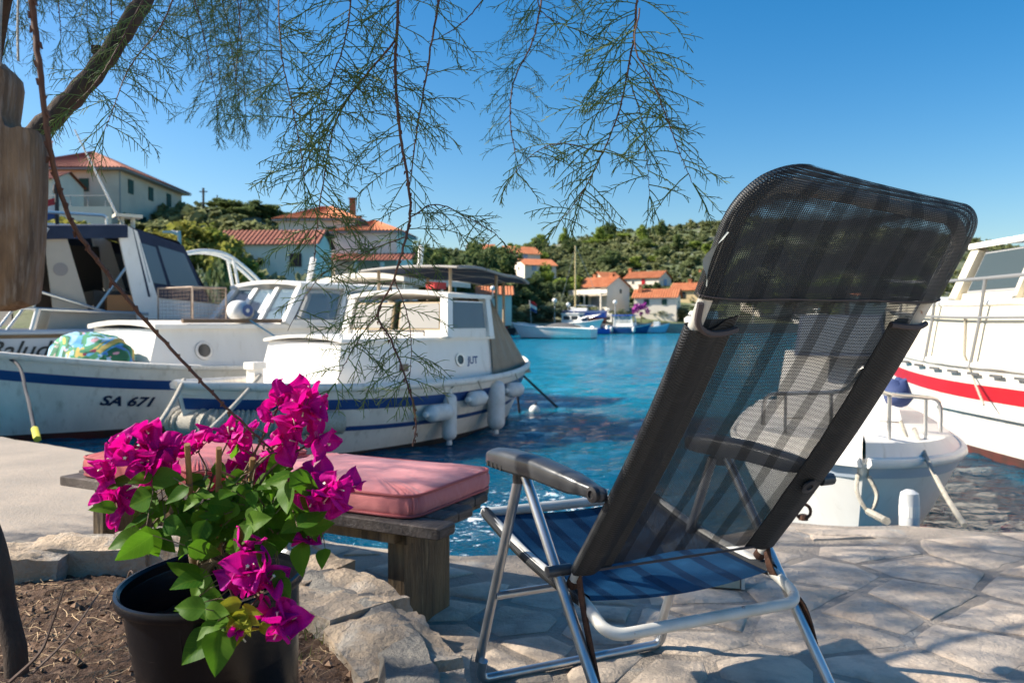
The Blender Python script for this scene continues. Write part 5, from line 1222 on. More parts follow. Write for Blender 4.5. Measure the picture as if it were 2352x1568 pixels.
mb = MB(); b, tp = trunk(mb, -.8, 1.6, .65, .45, .95, 1.35, .4, .1); mb.build('coachroof', m_white, t)
pm = P(1321, 563, 106); mb = MB(); mb.tube([(.8, 0, .9), (.8, 0, pm.z - 2.0)], [.13, .1], 8); mb.build('mast', mat('varnished_mast', (.55, .42, .2), .4), t)
mb = MB(); mb.tube([(.75, 0, pm.z - 2.1), (3.05, 0, 1.1)], .02, 4); mb.tube([(.75, 0, pm.z - 2.1), (-3.0, 0, 1.0)], .02, 4); mb.tube([(.8, 0, 1.75), (-1.9, 0, 1.6)], .06, 6); mb.build('rigging', m_steel, t)
for x in (-1.6, 1.4):
    mb = MB(); mb.bar((x, -.8, -1.2), (x, -.6, .4), .12, .12, (1, 0, 0)); mb.bar((x, .8, -1.2), (x, .6, .4), .12, .12, (1, 0, 0)); mb.bar((x, -.9, -.65), (x, .9, -.65), .12, .12); mb.build('cradle', m_gutter, t)
t, h = far_boat('rib', 'dark dinghy with red cover moored below the hedge', 1150, 768, 4.2, 5, m_dark); mb = MB(); mb.box((.2, 0, .75), (1.2, .9, .4)); mb.build('cover', m_red, t)
t, h = far_boat('rib', 'blue tarpaulined dinghy moored by the flag', 1232, 752, 4.4, 175, m_bluehull); mb = MB(); mb.box((0, 0, .75), (2.4, .9, .5)); mb.build('cover', m_ltblue, t)
for px, py, lab in ((1650, 764, 'orange buoy floating off the far concrete quay'), (1630, 764, 'pink buoy floating off the far concrete quay')):
    q = G(px, py, .1); t = thing('marker_buoy', lab, 'buoy', (q.x, q.y, -.1)); mb = MB(); mb.lathe([(.28 * math.sin(k * math.pi / 8), .28 - .28 * math.cos(k * math.pi / 8)) for k in range(9)], 10); mb.build('body', mat('orange_buoy', (.7, .16, .06), .5), t, smooth=60)
    mb = MB(); mb.tube([(0, 0, .5), (0, 0, .68)], .05, 6); mb.build('ring', m_dark, t)
p = P(1222, 700, 100); t = thing('flag', 'faded red and white flag on a staff across the bay', 'flag', (p.x, 100, .6)); mb = MB(); mb.tube([(0, 0, -.5), (-.3, 0, p.z)], .05, 5); mb.build('staff', m_pole, t)
for k, mt in enumerate((m_red, m_white, m_navy)): mb = MB(); mb.grid(5, 2, lambda u, v: V((-.3 + .9 * u, .1 * math.sin(u * 6), p.z - .4 * (k + v) - .5 * u))); mb.build('flag_stripe', mt, t, smooth=60)
# ================================================================== BENCH AND CUSHIONS
m_plank = mat('weathered_plank', (.11, .085, .07), .75, col2=(.05, .036, .028), scale=3, stretch=(9, 1.2, 9), col3=(.24, .2, .17), scale3=6, lo3=.5, hi3=.8, rand=.2, bump=.8, bscale=14, dist=.008)
m_post = mat('brown_timber', (.2, .125, .06), .75, col2=(.05, .035, .02), scale=2.5, stretch=(8, 8, 1), col3=(.2, .14, .075), scale3=8, bump=.6, bscale=12, rand=.12)
E1 = V((-.89, .455, 0)); E2 = V((.455, .89, 0)); BN = V((-.215, 2.23, 0)); BZ = .87
bench = thing('wooden_bench', 'weathered wide plank bench carrying pink cushions by the water', 'bench', (BN.x - .75, BN.y + .6, QZ))
for k in range(6):
    a = BN + E2 * (.1 * k + .048) + E1 * (.028 * k + (.012 if k % 2 else -.01)); b = BN + E2 * (.1 * k + .048) + E1 * (1.70 + (.02 if k % 2 else -.015))
    ang = math.atan2(E1.y, E1.x); c = (a + b) / 2; l = (b - a).length; mb = MB()
    rings_ = []
    for x, ins in ((-l / 2, .006), (-l / 2 + .008, 0), (l / 2 - .008, 0), (l / 2, .006)):
        rings_.append([V((x, y * (.0465 - ins), z * (.018 - ins) + (-.018))) for y, z in ((-1, -.8), (-.9, -1), (.9, -1), (1, -.8), (1, .8), (.9, 1), (-.9, 1), (-1, .8))])
    mb.rings(rings_); o = mb.build('plank', m_plank, bench, smooth=40); o.location = V((c.x, c.y, BZ + (.003 if k % 2 else 0))) - ORG[bench]; o.rotation_euler = (0, 0, ang)
def bpart(name, s, w, ls, lw, z0, z1, m):
    c = BN + E1 * s + E2 * w; mb = MB(); mb.box((0, 0, (z1 - z0) / 2), (ls, lw, z1 - z0)); o = mb.build(name, m, bench); o.location = V((c.x, c.y, z0)) - ORG[bench]; o.rotation_euler = (0, 0, math.atan2(E1.y, E1.x)); return o
bpart('leg', .2, .22, .06, .26, QZ + .005, BZ - .075, m_post)
bpart('leg', 1.5, .16, .055, .26, QZ + .005, BZ - .075, m_post); bpart('leg', 1.5, .45, .055, .24, QZ + .005, BZ - .075, m_post)
bpart('crossbeam', .2, .3, .06, .52, BZ - .075, BZ - .037, m_post); bpart('crossbeam', 1.5, .3, .06, .52, BZ - .075, BZ - .037, m_post)
bpart('rail', .85, .09, 1.4, .035, BZ - .085, BZ - .04, m_post)
def cushion_mat(name, c):
    m, t, N, L_, bs = nodes(name); bs.inputs['Roughness'].default_value = .85; bs.inputs['Sheen Weight'].default_value = .25
    tc = N.new('ShaderNodeTexCoord')
    nz = N.new('ShaderNodeTexNoise'); nz.inputs['Scale'].default_value = 5; L_.new(tc.outputs['Object'], nz.inputs['Vector'])
    mx = N.new('ShaderNodeMix'); mx.data_type = 'RGBA'; mx.inputs['A'].default_value = (*c, 1); mx.inputs['B'].default_value = (c[0] * .86, c[1] * .8, c[2] * .82, 1); L_.new(nz.outputs['Fac'], mx.inputs['Factor']); L_.new(mx.outputs['Result'], bs.inputs['Base Color'])
    n2 = N.new('ShaderNodeTexNoise'); n2.inputs['Scale'].default_value = 500; L_.new(tc.outputs['Object'], n2.inputs['Vector']); bp = N.new('ShaderNodeBump'); bp.inputs['Strength'].default_value = .25; bp.inputs['Distance'].default_value = .002; L_.new(n2.outputs['Fac'], bp.inputs['Height'])
    n3 = N.new('ShaderNodeTexNoise'); n3.inputs['Scale'].default_value = 11; n3.inputs['Detail'].default_value = 3; n3.inputs['Distortion'].default_value = 1.2; L_.new(tc.outputs['Object'], n3.inputs['Vector']); b3 = N.new('ShaderNodeBump'); b3.inputs['Strength'].default_value = .3; b3.inputs['Distance'].default_value = .02; L_.new(n3.outputs['Fac'], b3.inputs['Height']); L_.new(bp.outputs[0], b3.inputs['Normal']); L_.new(b3.outputs[0], bs.inputs['Normal'])
    return m
m_cush = cushion_mat('faded_pink_cotton', (.68, .21, .2)); m_cush_shade = cushion_mat('shade_tinted_cotton', (.42, .05, .055)); m_pipe = mat('cushion_piping', (.42, .1, .1), .8)  # second cotton: the pink darkened, shade put into its colour
def cushion(name, label, s0, s1, w0, w1, th, m, tilt=0.0):
    c = BN + E1 * (s0 + s1) / 2 + E2 * (w0 + w1) / 2; t = thing(name, label, 'cushion', (c.x, c.y, BZ + .004), math.atan2(E1.y, E1.x) + tilt)
    X, Y = (s1 - s0) / 2, (w1 - w0) / 2; n = 40
    def outline(a):
        ca, sa = math.cos(a), math.sin(a); e = .16
        return V((math.copysign(abs(ca) ** e, ca) * X, math.copysign(abs(sa) ** e, sa) * Y, 0))
    mb = MB(); N_ = 96; rows = []
    prof = [(.0, .0), (.4, .0), (.8, .0), (.975, .0), (1.0, .1), (1.012, .3), (1.014, .5), (1.01, .7), (.998, .88), (.97, .97), (.85, 1.1), (.6, 1.2), (.3, 1.25), (.0, 1.26)]
    for s, z in prof:
        r = []
        for k in range(N_):
            p = outline(2 * math.pi * k / N_) * s
            zz = z * th
            if .05 < z < .9: p = p * (1 + .006 * math.sin(k * 2.9 + z * 3) + .004 * math.sin(k * 1.3))
            if z > .96: zz += .004 * noise.noise(V((p.x * 9, p.y * 9, s0))) + .0035 * math.sin(k * 1.9) * (1 if .8 < s < .98 else 0)
            r.append(p + V((0, 0, zz)))
        rows.append(r)
    mb.rings(rows); mb.build('cover', m, t, smooth=60)
    for s, z in ((1.004, .93), (1.006, .06)):
        mb = MB(); pts = [outline(2 * math.pi * k / 96) * s + V((0, 0, z * th)) for k in range(97)]; mb.tube(pts, .0045, 6, False); mb.build('piping', m_pipe, t, smooth=60)
cushion('bench_cushion', 'faded pink flat cushion on the water end of the bench', .11, .87, .03, .545, .07, m_cush, .02)
cushion('bench_cushion', 'pink cushion with painted in shade on the bench end behind the flowers', .93, 1.6, .02, .55, .075, m_cush_shade, -.03)

# ================================================================== POT AND BOUGAINVILLEA
PC = P(488, 1328, 1.36); PR = .157
m_pot = mat('black_plastic', (.004, .005, .007), .26, col2=(.006, .007, .01), scale=7, col3=(.1, .09, .08), scale3=130, lo3=.8, hi3=.86, bump=.05, bscale=60, spec=.3)
TILT = Matrix.Rotation(R(4.0), 4, 'X') @ Matrix.Rotation(R(-3.0), 4, 'Y')
PB = PC - (TILT @ V((0, 0, .27)))
pot = thing('flower_pot', 'black plastic nursery pot standing in the soil bed', 'flower pot', PB)
pot.rotation_euler = TILT.to_euler()
mb = MB(); mb.lathe([(.001, 0), (.122, 0), (.124, .01), (.1425, .254), (.1435, .257), (.153, .258), (.155, .262), (.1555, .269), (.154, .274), (.149, .275), (.144, .27), (.140, .2), (.12, .012), (.001, .012)], 72); mb.build('wall', m_pot, pot, smooth=40)
mb = MB(); mb.box((.0, -.1405, .22), (.003, .004, .05)); mb.build('mould_seam', m_pot, pot)
mb = MB()
def psoil(u, v):
    a = u * 2 * math.pi; r = v * .139; x, y = r * math.cos(a), r * math.sin(a); return (x, y, .19 + .012 * noise.noise(V((x * 20, y * 20, 0))) + .005 * noise.noise(V((x * 70, y * 70, 0))))
mb.grid(60, 24, psoil); mb.build('potting_soil', mat('potting_soil', (.022, .016, .012), .97, col2=(.05, .035, .025), scale=60, bump=1, bscale=120, dist=.01), pot, smooth=80)
rnd = random.Random(21)
mb = MB()
for k in range(9):
    a = rnd.uniform(0, 6.28); r = rnd.uniform(.02, .12); c = V((r * math.cos(a), r * math.sin(a), .208)); q = [c + V((rnd.uniform(-.02, .02), rnd.uniform(-.02, .02), rnd.uniform(-.006, .008))) for _ in range(4)]; mb.add(q, [(0, 1, 2), (1, 2, 3)])
tag(mb.build('dead_leaf_litter', mat('dead_leaf', (.12, .07, .035), .85), pot), kind='stuff')

PD = 1.34
plant = thing('bougainvillea', 'bougainvillea with magenta bracts and green leaves growing in the black pot', 'flowering plant', PB + TILT @ V((0, 0, .19)))
def W2L(p): return p - ORG[plant]
m_stem = mat('brown_stem', (.1, .065, .035), .8, col2=(.18, .13, .07), scale=30, bump=.4, bscale=60)
m_cane = mat('bamboo_cane', (.34, .2, .075), .6, col2=(.24, .13, .05), scale=12, stretch=(1, 1, .3))
# bamboo canes
for pts in ([(448, 1338, 1.36), (440, 1180, 1.31), (430, 1020, 1.25)], [(505, 1330, 1.38), (502, 1180, 1.32), (503, 1028, 1.26)], [(560, 1330, 1.4), (572, 1180, 1.35), (580, 1052, 1.3)]):
    pp = [P(*q) for q in pts]; mb = MB(); mb.tube(smooth_path(pp, 6), .0046, 10); 
    for f in (.3, .72): mb.tube([pp[0].lerp(pp[2], f) - (pp[2] - pp[0]).normalized() * .003, pp[0].lerp(pp[2], f) + (pp[2] - pp[0]).normalized() * .003], .0054, 10)
    mb.build('bamboo_cane', m_cane, plant, smooth=50, world=True)
mb = MB(); mb.tube([P(505, 1082, 1.28), P(578, 1112, 1.32)], .0022, 6); mb.build('cane_crosspiece', m_cane, plant, world=True)
base = P(455, 1318, 1.36)
# flower clusters: centre px, py, depth, radius (m), number of bracts, bracts lit or not does not matter
CL = [(300, 1035, 1.30, .056, 34), (262, 1150, 1.29, .028, 12), (345, 1075, 1.28, .03, 12), (395, 1045, 1.36, .028, 12), (455, 1035, 1.4, .03, 9), (535, 990, 1.38, .036, 14), (550, 1045, 1.4, .03, 9), (640, 935, 1.33, .042, 16), (700, 940, 1.30, .050, 22), (665, 1010, 1.31, .045, 14), (735, 1005, 1.29, .028, 8), (705, 1110, 1.29, .038, 14), (768, 1135, 1.27, .045, 22), (740, 1225, 1.28, .026, 8), (665, 1155, 1.27, .018, 6), (560, 1300, 1.2, .032, 15), (600, 1325, 1.2, .032, 14), (625, 1400, 1.19, .026, 8), (640, 1445, 1.18, .03, 10), (545, 1458, 1.17, .012, 5), (600, 1090, 1.41, .03, 8)]
stems = []; sm = MB()
for (px, py, d, r, nb) in CL:
    c = P(px, py, d)
    b0 = base + V((rnd.uniform(-.01, .02), rnd.uniform(-.01, .02), 0))
    if py > 1260: mid = [base + V((.03, -.03, .03)), P(500, 1290, 1.27), P((px + 520) / 2, (py + 1290) / 2 - 10, (d + 1.26) / 2)]
    else: mid = [b0.lerp(c, .3) + V((rnd.uniform(-.02, .02), 0, .035)), b0.lerp(c, .65) + V((rnd.uniform(-.02, .02), rnd.uniform(-.02, .02), .03))]
    pp = smooth_path([b0] + mid + [c], 6); stems.append(pp); n = len(pp)
    sm.tube(pp, [.0042 * (1 - .72 * i / n) for i in range(n)], 6)
# leaf meshes
def leaf_mesh(seed, w=.42, curl=.25, fold=.3, name='leaf', tip=1.0, m=None, nx=7, ny=6, wob=.0):
    r = random.Random(seed); mb = MB()
    def f(u, v):
        t = u; half = w * (math.sin(math.pi * min(1, t ** .72)) ** .8) * (1 - .35 * t * tip) + .004; s = (2 * v - 1)
        y = s * half; z = abs(s) * half * fold - curl * (t * t) * .6 + .03 * math.sin(t * 7 + seed) + wob * math.sin(s * 4 + t * 6 + seed * 1.7)
        return V((t - .0, y, z))
    mb.grid(nx, ny, f); me = mb.mesh(name); me.polygons.foreach_set('use_smooth', [True] * len(me.polygons)); me.materials.append(m); return me
def leaf_shader(name, c1, c2, tr, trc, rough=.48):
    m, t, N, L_, bs = nodes(name); bs.inputs['Roughness'].default_value = rough; bs.inputs['Specular IOR Level'].default_value = .11
    oi = N.new('ShaderNodeObjectInfo'); tc = N.new('ShaderNodeTexCoord'); sp_ = N.new('ShaderNodeSeparateXYZ'); L_.new(tc.outputs['Object'], sp_.inputs[0])
    ab = N.new('ShaderNodeMath'); ab.operation = 'ABSOLUTE'; L_.new(sp_.outputs['Y'], ab.inputs[0])
    w1 = N.new('ShaderNodeMath'); w1.operation = 'MULTIPLY_ADD'; w1.inputs[1].default_value = -.9; L_.new(ab.outputs[0], w1.inputs[0]); L_.new(sp_.outputs['X'], w1.inputs[2])
    sn = N.new('ShaderNodeMath'); sn.operation = 'MULTIPLY'; sn.inputs[1].default_value = 42; L_.new(w1.outputs[0], sn.inputs[0])
    s2 = N.new('ShaderNodeMath'); s2.operation = 'SINE'; L_.new(sn.outputs[0], s2.inputs[0])
    v1 = N.new('ShaderNodeMapRange'); v1.inputs['From Min'].default_value = .9; v1.inputs['From Max'].default_value = 1.0; L_.new(s2.outputs[0], v1.inputs['Value'])
    v2 = N.new('ShaderNodeMapRange'); v2.inputs['From Min'].default_value = .02; v2.inputs['From Max'].default_value = .008; L_.new(ab.outputs[0], v2.inputs['Value'])
    mxv = N.new('ShaderNodeMath'); mxv.operation = 'MAXIMUM'; L_.new(v1.outputs[0], mxv.inputs[0]); L_.new(v2.outputs[0], mxv.inputs[1])
    mx = N.new('ShaderNodeMix'); mx.data_type = 'RGBA'; mx.inputs['A'].default_value = (*c1, 1); mx.inputs['B'].default_value = (*c2, 1); L_.new(oi.outputs['Random'], mx.inputs['Factor'])
    m2 = N.new('ShaderNodeMix'); m2.data_type = 'RGBA'; L_.new(mx.outputs['Result'], m2.inputs['A']); m2.inputs['B'].default_value = (c2[0] * 1.5 + .01, c2[1] * 1.35, c2[2] * 1.5, 1)
    k = N.new('ShaderNodeMath'); k.operation = 'MULTIPLY'; k.inputs[1].default_value = .45; L_.new(mxv.outputs[0], k.inputs[0]); L_.new(k.outputs[0], m2.inputs['Factor'])
    L_.new(m2.outputs['Result'], bs.inputs['Base Color'])
    tn = N.new('ShaderNodeBsdfTranslucent'); tn.inputs['Color'].default_value = (*trc, 1); ms = N.new('ShaderNodeMixShader'); ms.inputs[0].default_value = tr
    L_.new(bs.outputs[0], ms.inputs[1]); L_.new(tn.outputs[0], ms.inputs[2]); L_.new(ms.outputs[0], N['Material Output'].inputs['Surface']); return m
m_leaf = leaf_shader('bougainvillea_leaf', (.028, .1, .01), (.095, .19, .018), .42, (.13, .32, .015))
m_leafy = leaf_shader('young_yellow_leaf', (.22, .26, .02), (.3, .3, .03), .45, (.4, .42, .03))
m_bract = leaf_shader('magenta_bract', (.33, .004, .24), (.66, .012, .28), .36, (.7, .004, .28), .5)
LM = [leaf_mesh(k, .36 + .05 * (k % 3), .12 + .14 * (k % 4), .12 + .1 * (k % 3), m=m_leaf) for k in range(6)]
LY = [leaf_mesh(20 + k, .3, .3, .25, m=m_leafy) for k in range(2)]
BMs = [leaf_mesh(40 + k, .56, .15 + .18 * (k % 3), .2 + .16 * (k % 4), 'bract', .35, m_bract, 9, 10, .085) for k in range(8)]
def put(meshes, name, p, fwd, upv, size):
    fwd = V(fwd).normalized(); s_ = V(upv).cross(fwd)
    s_ = s_.normalized() if s_.length > 1e-4 else fwd.orthogonal().normalized(); u = fwd.cross(s_)
    M_ = Matrix(((fwd.x, s_.x, u.x, 0), (fwd.y, s_.y, u.y, 0), (fwd.z, s_.z, u.z, 0), (0, 0, 0, 1)))
    o = bpy.data.objects.new(name, rnd.choice(meshes)); COL.objects.link(o); o.parent = plant
    o.matrix_basis = Matrix.Translation(W2L(p)) @ M_ @ Matrix.Diagonal((size, size * rnd.uniform(.85, 1.1), size, 1)); return o
def rv(): 
    v = V((rnd.gauss(0, 1), rnd.gauss(0, 1), rnd.gauss(0, 1))); return v.normalized()
tocam = V((0, -1, .25))
fl = MB(); nbr = 0
for (px, py, d, r, nb) in CL:
    c = P(px, py, d); nbr += nb
    for k in range(max(2, nb // 3)):
        dirn = (rv() + tocam * .45 + V((0, 0, .1))).normalized(); fc_ = c + dirn * r * rnd.uniform(.35, 1.0)
        ax_ = (dirn * .6 + rv() * .6 + V((0, 0, .1))).normalized(); o1 = ax_.orthogonal().normalized(); o1 = Matrix.Rotation(rnd.uniform(0, 6.28), 3, ax_) @ o1
        sz = rnd.uniform(.027, .040) * (1 if r > .02 else .6)
        for q in range(3):
            rad = Matrix.Rotation(q * 2.094 + rnd.uniform(-.2, .2), 3, ax_) @ o1
            put(BMs, 'bract', fc_ - ax_ * .008 + rad * .002, ax_ * rnd.uniform(.5, 1.0) + rad * rnd.uniform(.5, .9), ax_ * -.3 + rad * -.0 + rad.cross(ax_) * .2 - rad * .9 + ax_ * .4, sz)
        fl.tube([fc_ - ax_ * .008, fc_ + ax_ * .012], [.0008, .0013], 5)
        if k % 3 == 0:
            tipc = fc_ + ax_ * .0125; e1 = ax_.orthogonal().normalized(); e2 = ax_.cross(e1)
            fl.add([tipc + (e1 * math.cos(a) + e2 * math.sin(a)) * (.0035 if i % 2 == 0 else .0016) for i, a in enumerate([j * .6283 for j in range(10)])], [tuple(range(10))])
        sm.tube([c.lerp(fc_, -.2), fc_ - ax_ * .008], [.0012, .0007], 4)
tag(fl.build('tiny_white_flower', mat('cream_flower', (.75, .7, .5), .6), plant, world=True), kind='stuff')
# leaves: (centre px, py, depth, spread px x, y, count, size)
LG = [(420, 1150, 1.31, 90, 60, 24, .037), (540, 1150, 1.30, 80, 65, 29, .04), (640, 1170, 1.30, 60, 55, 23, .039), (510, 1215, 1.27, 85, 40, 18, .047), (370, 1190, 1.29, 45, 50, 12, .042), (335, 1225, 1.27, 22, 30, 4, .054), (650, 1090, 1.30, 45, 50, 12, .06), (560, 1130, 1.35, 110, 40, 22, .045), (600, 1240, 1.27, 70, 40, 9, .047), (470, 1380, 1.2, 30, 40, 7, .052), (500, 1430, 1.19, 35, 30, 6, .06), (690, 1215, 1.27, 40, 40, 9, .05), (330, 1100, 1.3, 40, 30, 6, .045), (645, 1320, 1.26, 25, 18, 7, .03), (470, 1320, 1.21, 30, 18, 3, .055)]
allp = [p for s_ in stems for p in s_]
for (px, py, d, sx_, sy_, n, size) in LG:
    for k in range(n):
        p = P(px + rnd.gauss(0, .55) * sx_, py + rnd.gauss(0, .55) * sy_, d + rnd.uniform(-.07, .06))
        f = (V((rnd.uniform(-1, 1), rnd.uniform(-.9, .3), rnd.uniform(-1.0, .25)))).normalized()
        u = (tocam * rnd.uniform(.3, 1.1) + V((rnd.uniform(-.5, .5), 0, rnd.uniform(.1, .9))) + rv() * .35)
        put(LM, 'leaf', p, f, u, size * rnd.uniform(.75, 1.25))
        b = min(allp, key=lambda q: (q - p).length)
        if (b - p).length < .12: sm.tube([b, b.lerp(p, .55) + V((0, 0, .004)), p], [.0013, .001, .0007], 4)
for (px, py, n) in ((555, 1410, 5), (585, 1430, 4), (560, 1385, 3)):
    for k in range(n):
        p = P(px + rnd.uniform(-22, 22), py + rnd.uniform(-15, 15), 1.175); put(LY, 'leaf', p, V((rnd.uniform(-.8, .8), -.3, rnd.uniform(-1, .2))), tocam + rv() * .5, rnd.uniform(.03, .042))
# bare side twigs with thorns
for k in range(46):
    s_ = rnd.choice(stems); i = rnd.randrange(3, len(s_) - 3); p = s_[i]; d_ = (rv() + V((0, -.2, .1))).normalized(); l = rnd.uniform(.015, .05); sm.tube([p, p + d_ * l * .5 + V((0, 0, .003)), p + d_ * l], [.0011, .0009, .0005], 4)
sm.build('stem', m_stem, plant, smooth=60, world=True)

# ================================================================== DECK CHAIR
def mesh_fabric(name, base, stripe, hole, period=.0044, npitch=.088, blue=None, sheen=.3, phase=.0, spec=.5):
    """woven vinyl mesh: uv in metres, u across, v along; real gaps between the yarns"""
    m, t, N, L_, bs = nodes(name); uv = N.new('ShaderNodeUVMap'); uv.uv_map = 'UVMap'; sp_ = N.new('ShaderNodeSeparateXYZ'); L_.new(uv.outputs[0], sp_.inputs[0])
    def math_(op, a, b=None, c=None):
        n = N.new('ShaderNodeMath'); n.operation = op
        for i, q in enumerate((a, b, c)):
            if q is None: continue
            if isinstance(q, (int, float)): n.inputs[i].default_value = q
            else: L_.new(q, n.inputs[i])
        return n.outputs[0]
    su = math_('SINE', math_('MULTIPLY', sp_.outputs[0], 2 * math.pi / period)); sv = math_('SINE', math_('MULTIPLY', sp_.outputs[1], 2 * math.pi / (period * .82)))
    hu = math_('GREATER_THAN', su, -.35); hv = math_('GREATER_THAN', sv, hole)
    opening = math_('MULTIPLY', hu, hv)
    st = math_('LESS_THAN', math_('FRACT', math_('ADD', math_('DIVIDE', sp_.outputs[0], npitch), phase)), .33)
    solid = math_('SUBTRACT', 1.0, opening)
    closed = math_('MAXIMUM', solid, math_('MULTIPLY', st, .5))
    mx = N.new('ShaderNodeMix'); mx.data_type = 'RGBA'; L_.new(st, mx.inputs['Factor']); mx.inputs['A'].default_value = (*base, 1); mx.inputs['B'].default_value = (*stripe, 1)
    nz = N.new('ShaderNodeTexNoise'); nz.inputs['Scale'].default_value = 22; nz.inputs['Detail'].default_value = 7; L_.new(uv.outputs[0], nz.inputs['Vector'])
    dr_ = N.new('ShaderNodeMapRange'); dr_.inputs['From Min'].default_value = .55; dr_.inputs['From Max'].default_value = .8; dr_.inputs['To Max'].default_value = .4; L_.new(nz.outputs['Fac'], dr_.inputs['Value'])
    m2 = N.new('ShaderNodeMix'); m2.data_type = 'RGBA'; L_.new(dr_.outputs[0], m2.inputs['Factor']); L_.new(mx.outputs['Result'], m2.inputs['A']); m2.inputs['B'].default_value = (base[0] * 2.2 + .02, base[1] * 2.1 + .02, base[2] * 1.9 + .02, 1)
    yarn = math_('MULTIPLY_ADD', math_('MULTIPLY', su, sv), .35, .85); hv_ = N.new('ShaderNodeHueSaturation'); L_.new(yarn, hv_.inputs['Value']); L_.new(m2.outputs['Result'], hv_.inputs['Color'])
    L_.new(hv_.outputs[0], bs.inputs['Base Color']); bs.inputs['Roughness'].default_value = .45; bs.inputs['Specular IOR Level'].default_value = spec
    bh = math_('MULTIPLY', su, sv); bp = N.new('ShaderNodeBump'); bp.inputs['Strength'].default_value = .7; bp.inputs['Distance'].default_value = .0012; L_.new(bh, bp.inputs['Height']); L_.new(bp.outputs[0], bs.inputs['Normal'])
    tr = N.new('ShaderNodeBsdfTransparent'); tl = N.new('ShaderNodeBsdfTranslucent'); L_.new(m2.outputs['Result'], tl.inputs['Color'])
    a1 = N.new('ShaderNodeMixShader'); a1.inputs[0].default_value = .25; L_.new(bs.outputs[0], a1.inputs[1]); L_.new(tl.outputs[0], a1.inputs[2])
    a2 = N.new('ShaderNodeMixShader'); L_.new(closed, a2.inputs[0]); L_.new(tr.outputs[0], a2.inputs[1]); L_.new(a1.outputs[0], a2.inputs[2]); L_.new(a2.outputs[0], N['Material Output'].inputs['Surface'])
    return m
m_mesh = mesh_fabric('grey_chair_mesh', (.05, .055, .06), (.014, .016, .018), .62)
m_hem = mesh_fabric('grey_chair_hem', (.04, .042, .044), (.02, .022, .025), 1.5, .0075)
m_seat = mesh_fabric('blue_chair_mesh', (.014, .085, .2), (.009, .04, .105), 1.5, phase=.3, spec=.15)
m_alu = mat('brushed_aluminium', (.56, .58, .6), .34, metal=.85, col2=(.46, .48, .5), scale=9)
m_wtube = mat('white_painted_tube', (.68, .66, .6), .45, col2=(.6, .57, .5), scale=14, col3=(.28, .1, .03), scale3=22, lo3=.66, hi3=.72)
m_rust = mat('rusty_strap', (.045, .02, .014), .85, col2=(.11, .045, .02), scale=25, bump=.5)
m_arm = mat('grey_plastic', (.06, .064, .07), .33, col2=(.05, .053, .058), scale=10, col3=(.14, .14, .14), scale3=60, lo3=.64, hi3=.8)
m_bolt = mat('dark_bolt', (.06, .06, .065), .4, metal=.6)
chair = thing('folding_deck_chair', 'reclining aluminium deck chair with striped grey mesh back facing the water', 'chair', (.3, 1.95, QZ))
BL = V((.147, 1.75, .90)); WV = V((.487, .22, 0)); UV_ = V((.225, -.50, .77)); FW = V((-.41, .91, 0)); WN = WV.normalized()
BNRM = (-(WV.cross(UV_))).normalized()
if BNRM.y > 0: BNRM = -BNRM
def Bk(a, t, n=0.0):
    return BL + WV * a + UV_ * t - FW * (.03 * math.sin(math.pi * min(1, max(0, t)))) + BNRM * n
WLEN, ULEN = WV.length, UV_.length
cb = lambda mb, name, m, smooth=50: mb.build(name, m, chair, smooth=smooth, world=True)
# back frame tube
rr_ = .085 / ULEN; aw = .085 / WLEN
pts = [Bk(0, -.03)] + [Bk(0, k / 10 * .88) for k in range(11)]
for k in range(1, 7):
    an = k / 6 * math.pi / 2; pts.append(Bk(aw * (1 - math.cos(an)), .93 + (.07) * math.sin(an)))
for k in range(1, 9): pts.append(Bk(aw + (1 - 2 * aw) * k / 9, 1.0 - .035 * k / 9))
for k in range(0, 7):
    an = (1 - k / 6) * math.pi / 2; pts.append(Bk(1 - aw * (1 - math.cos(an)), .895 + .07 * math.sin(an)))
pts += [Bk(1, .87 - k / 10 * .88) for k in range(11)] + [Bk(1, -.03)]
mb = MB(); mb.tube(pts, .0125, 10); cb(mb, 'back_frame', m_wtube)
# single layer panel
def bp_fn(u, v):
    t = .0 + .80 * v; a = .005 + .99 * u
    wob = .006 * noise.noise(V((u * 3, v * 5, 1))) + .003 * math.sin(u * 9 + v * 4)
    return Bk(a, t, .0 + wob * math.sin(math.pi * u) + .012 * math.sin(math.pi * u) * (1 - v) * -1)
mb = MB(); mb.grid(24, 40, bp_fn, uv=lambda u, v: (u * WLEN, v * .8 * ULEN)); cb(mb, 'back_panel', m_mesh, 80)
# side hems wrapped round the tubes; the left one is torn short in a curve
def hem(side, t0, t1, wid):
    mb = MB(); n = 14
    def f(u, v):
        # u round the section, v along
        tt = t1
        if side < 0: tt = t1 + .035 * max(0, (.0 + math.cos(u * 2 * math.pi)) * -.5 + .2)
        t = t0 + (tt - t0) * v
        an = u * 2 * math.pi; cx = math.cos(an); sz = math.sin(an)
        across = -.018 + (wid + .018) * (.5 - .5 * cx)           # metres from the outside edge inwards
        sz = math.copysign(abs(sz) ** .4, sz); thick = (.0155 if across < .03 else .0155 * max(.12, 1 - (across - .03) / .035))
        a = (across / WLEN) if side < 0 else 1 - across / WLEN
        return Bk(a, t, thick * sz)
    mb.grid(n * 2, 30, f, uv=lambda u, v: ((.5 - abs(u - .5)) * 2 * wid + (.06 if side < 0 else .03), v * (t1 - t0) * ULEN)); return mb
cb(hem(-1, .0, .705, .085), 'side_hem', m_hem, 80); cb(hem(1, .0, .715, .07), 'side_hem', m_hem, 80)
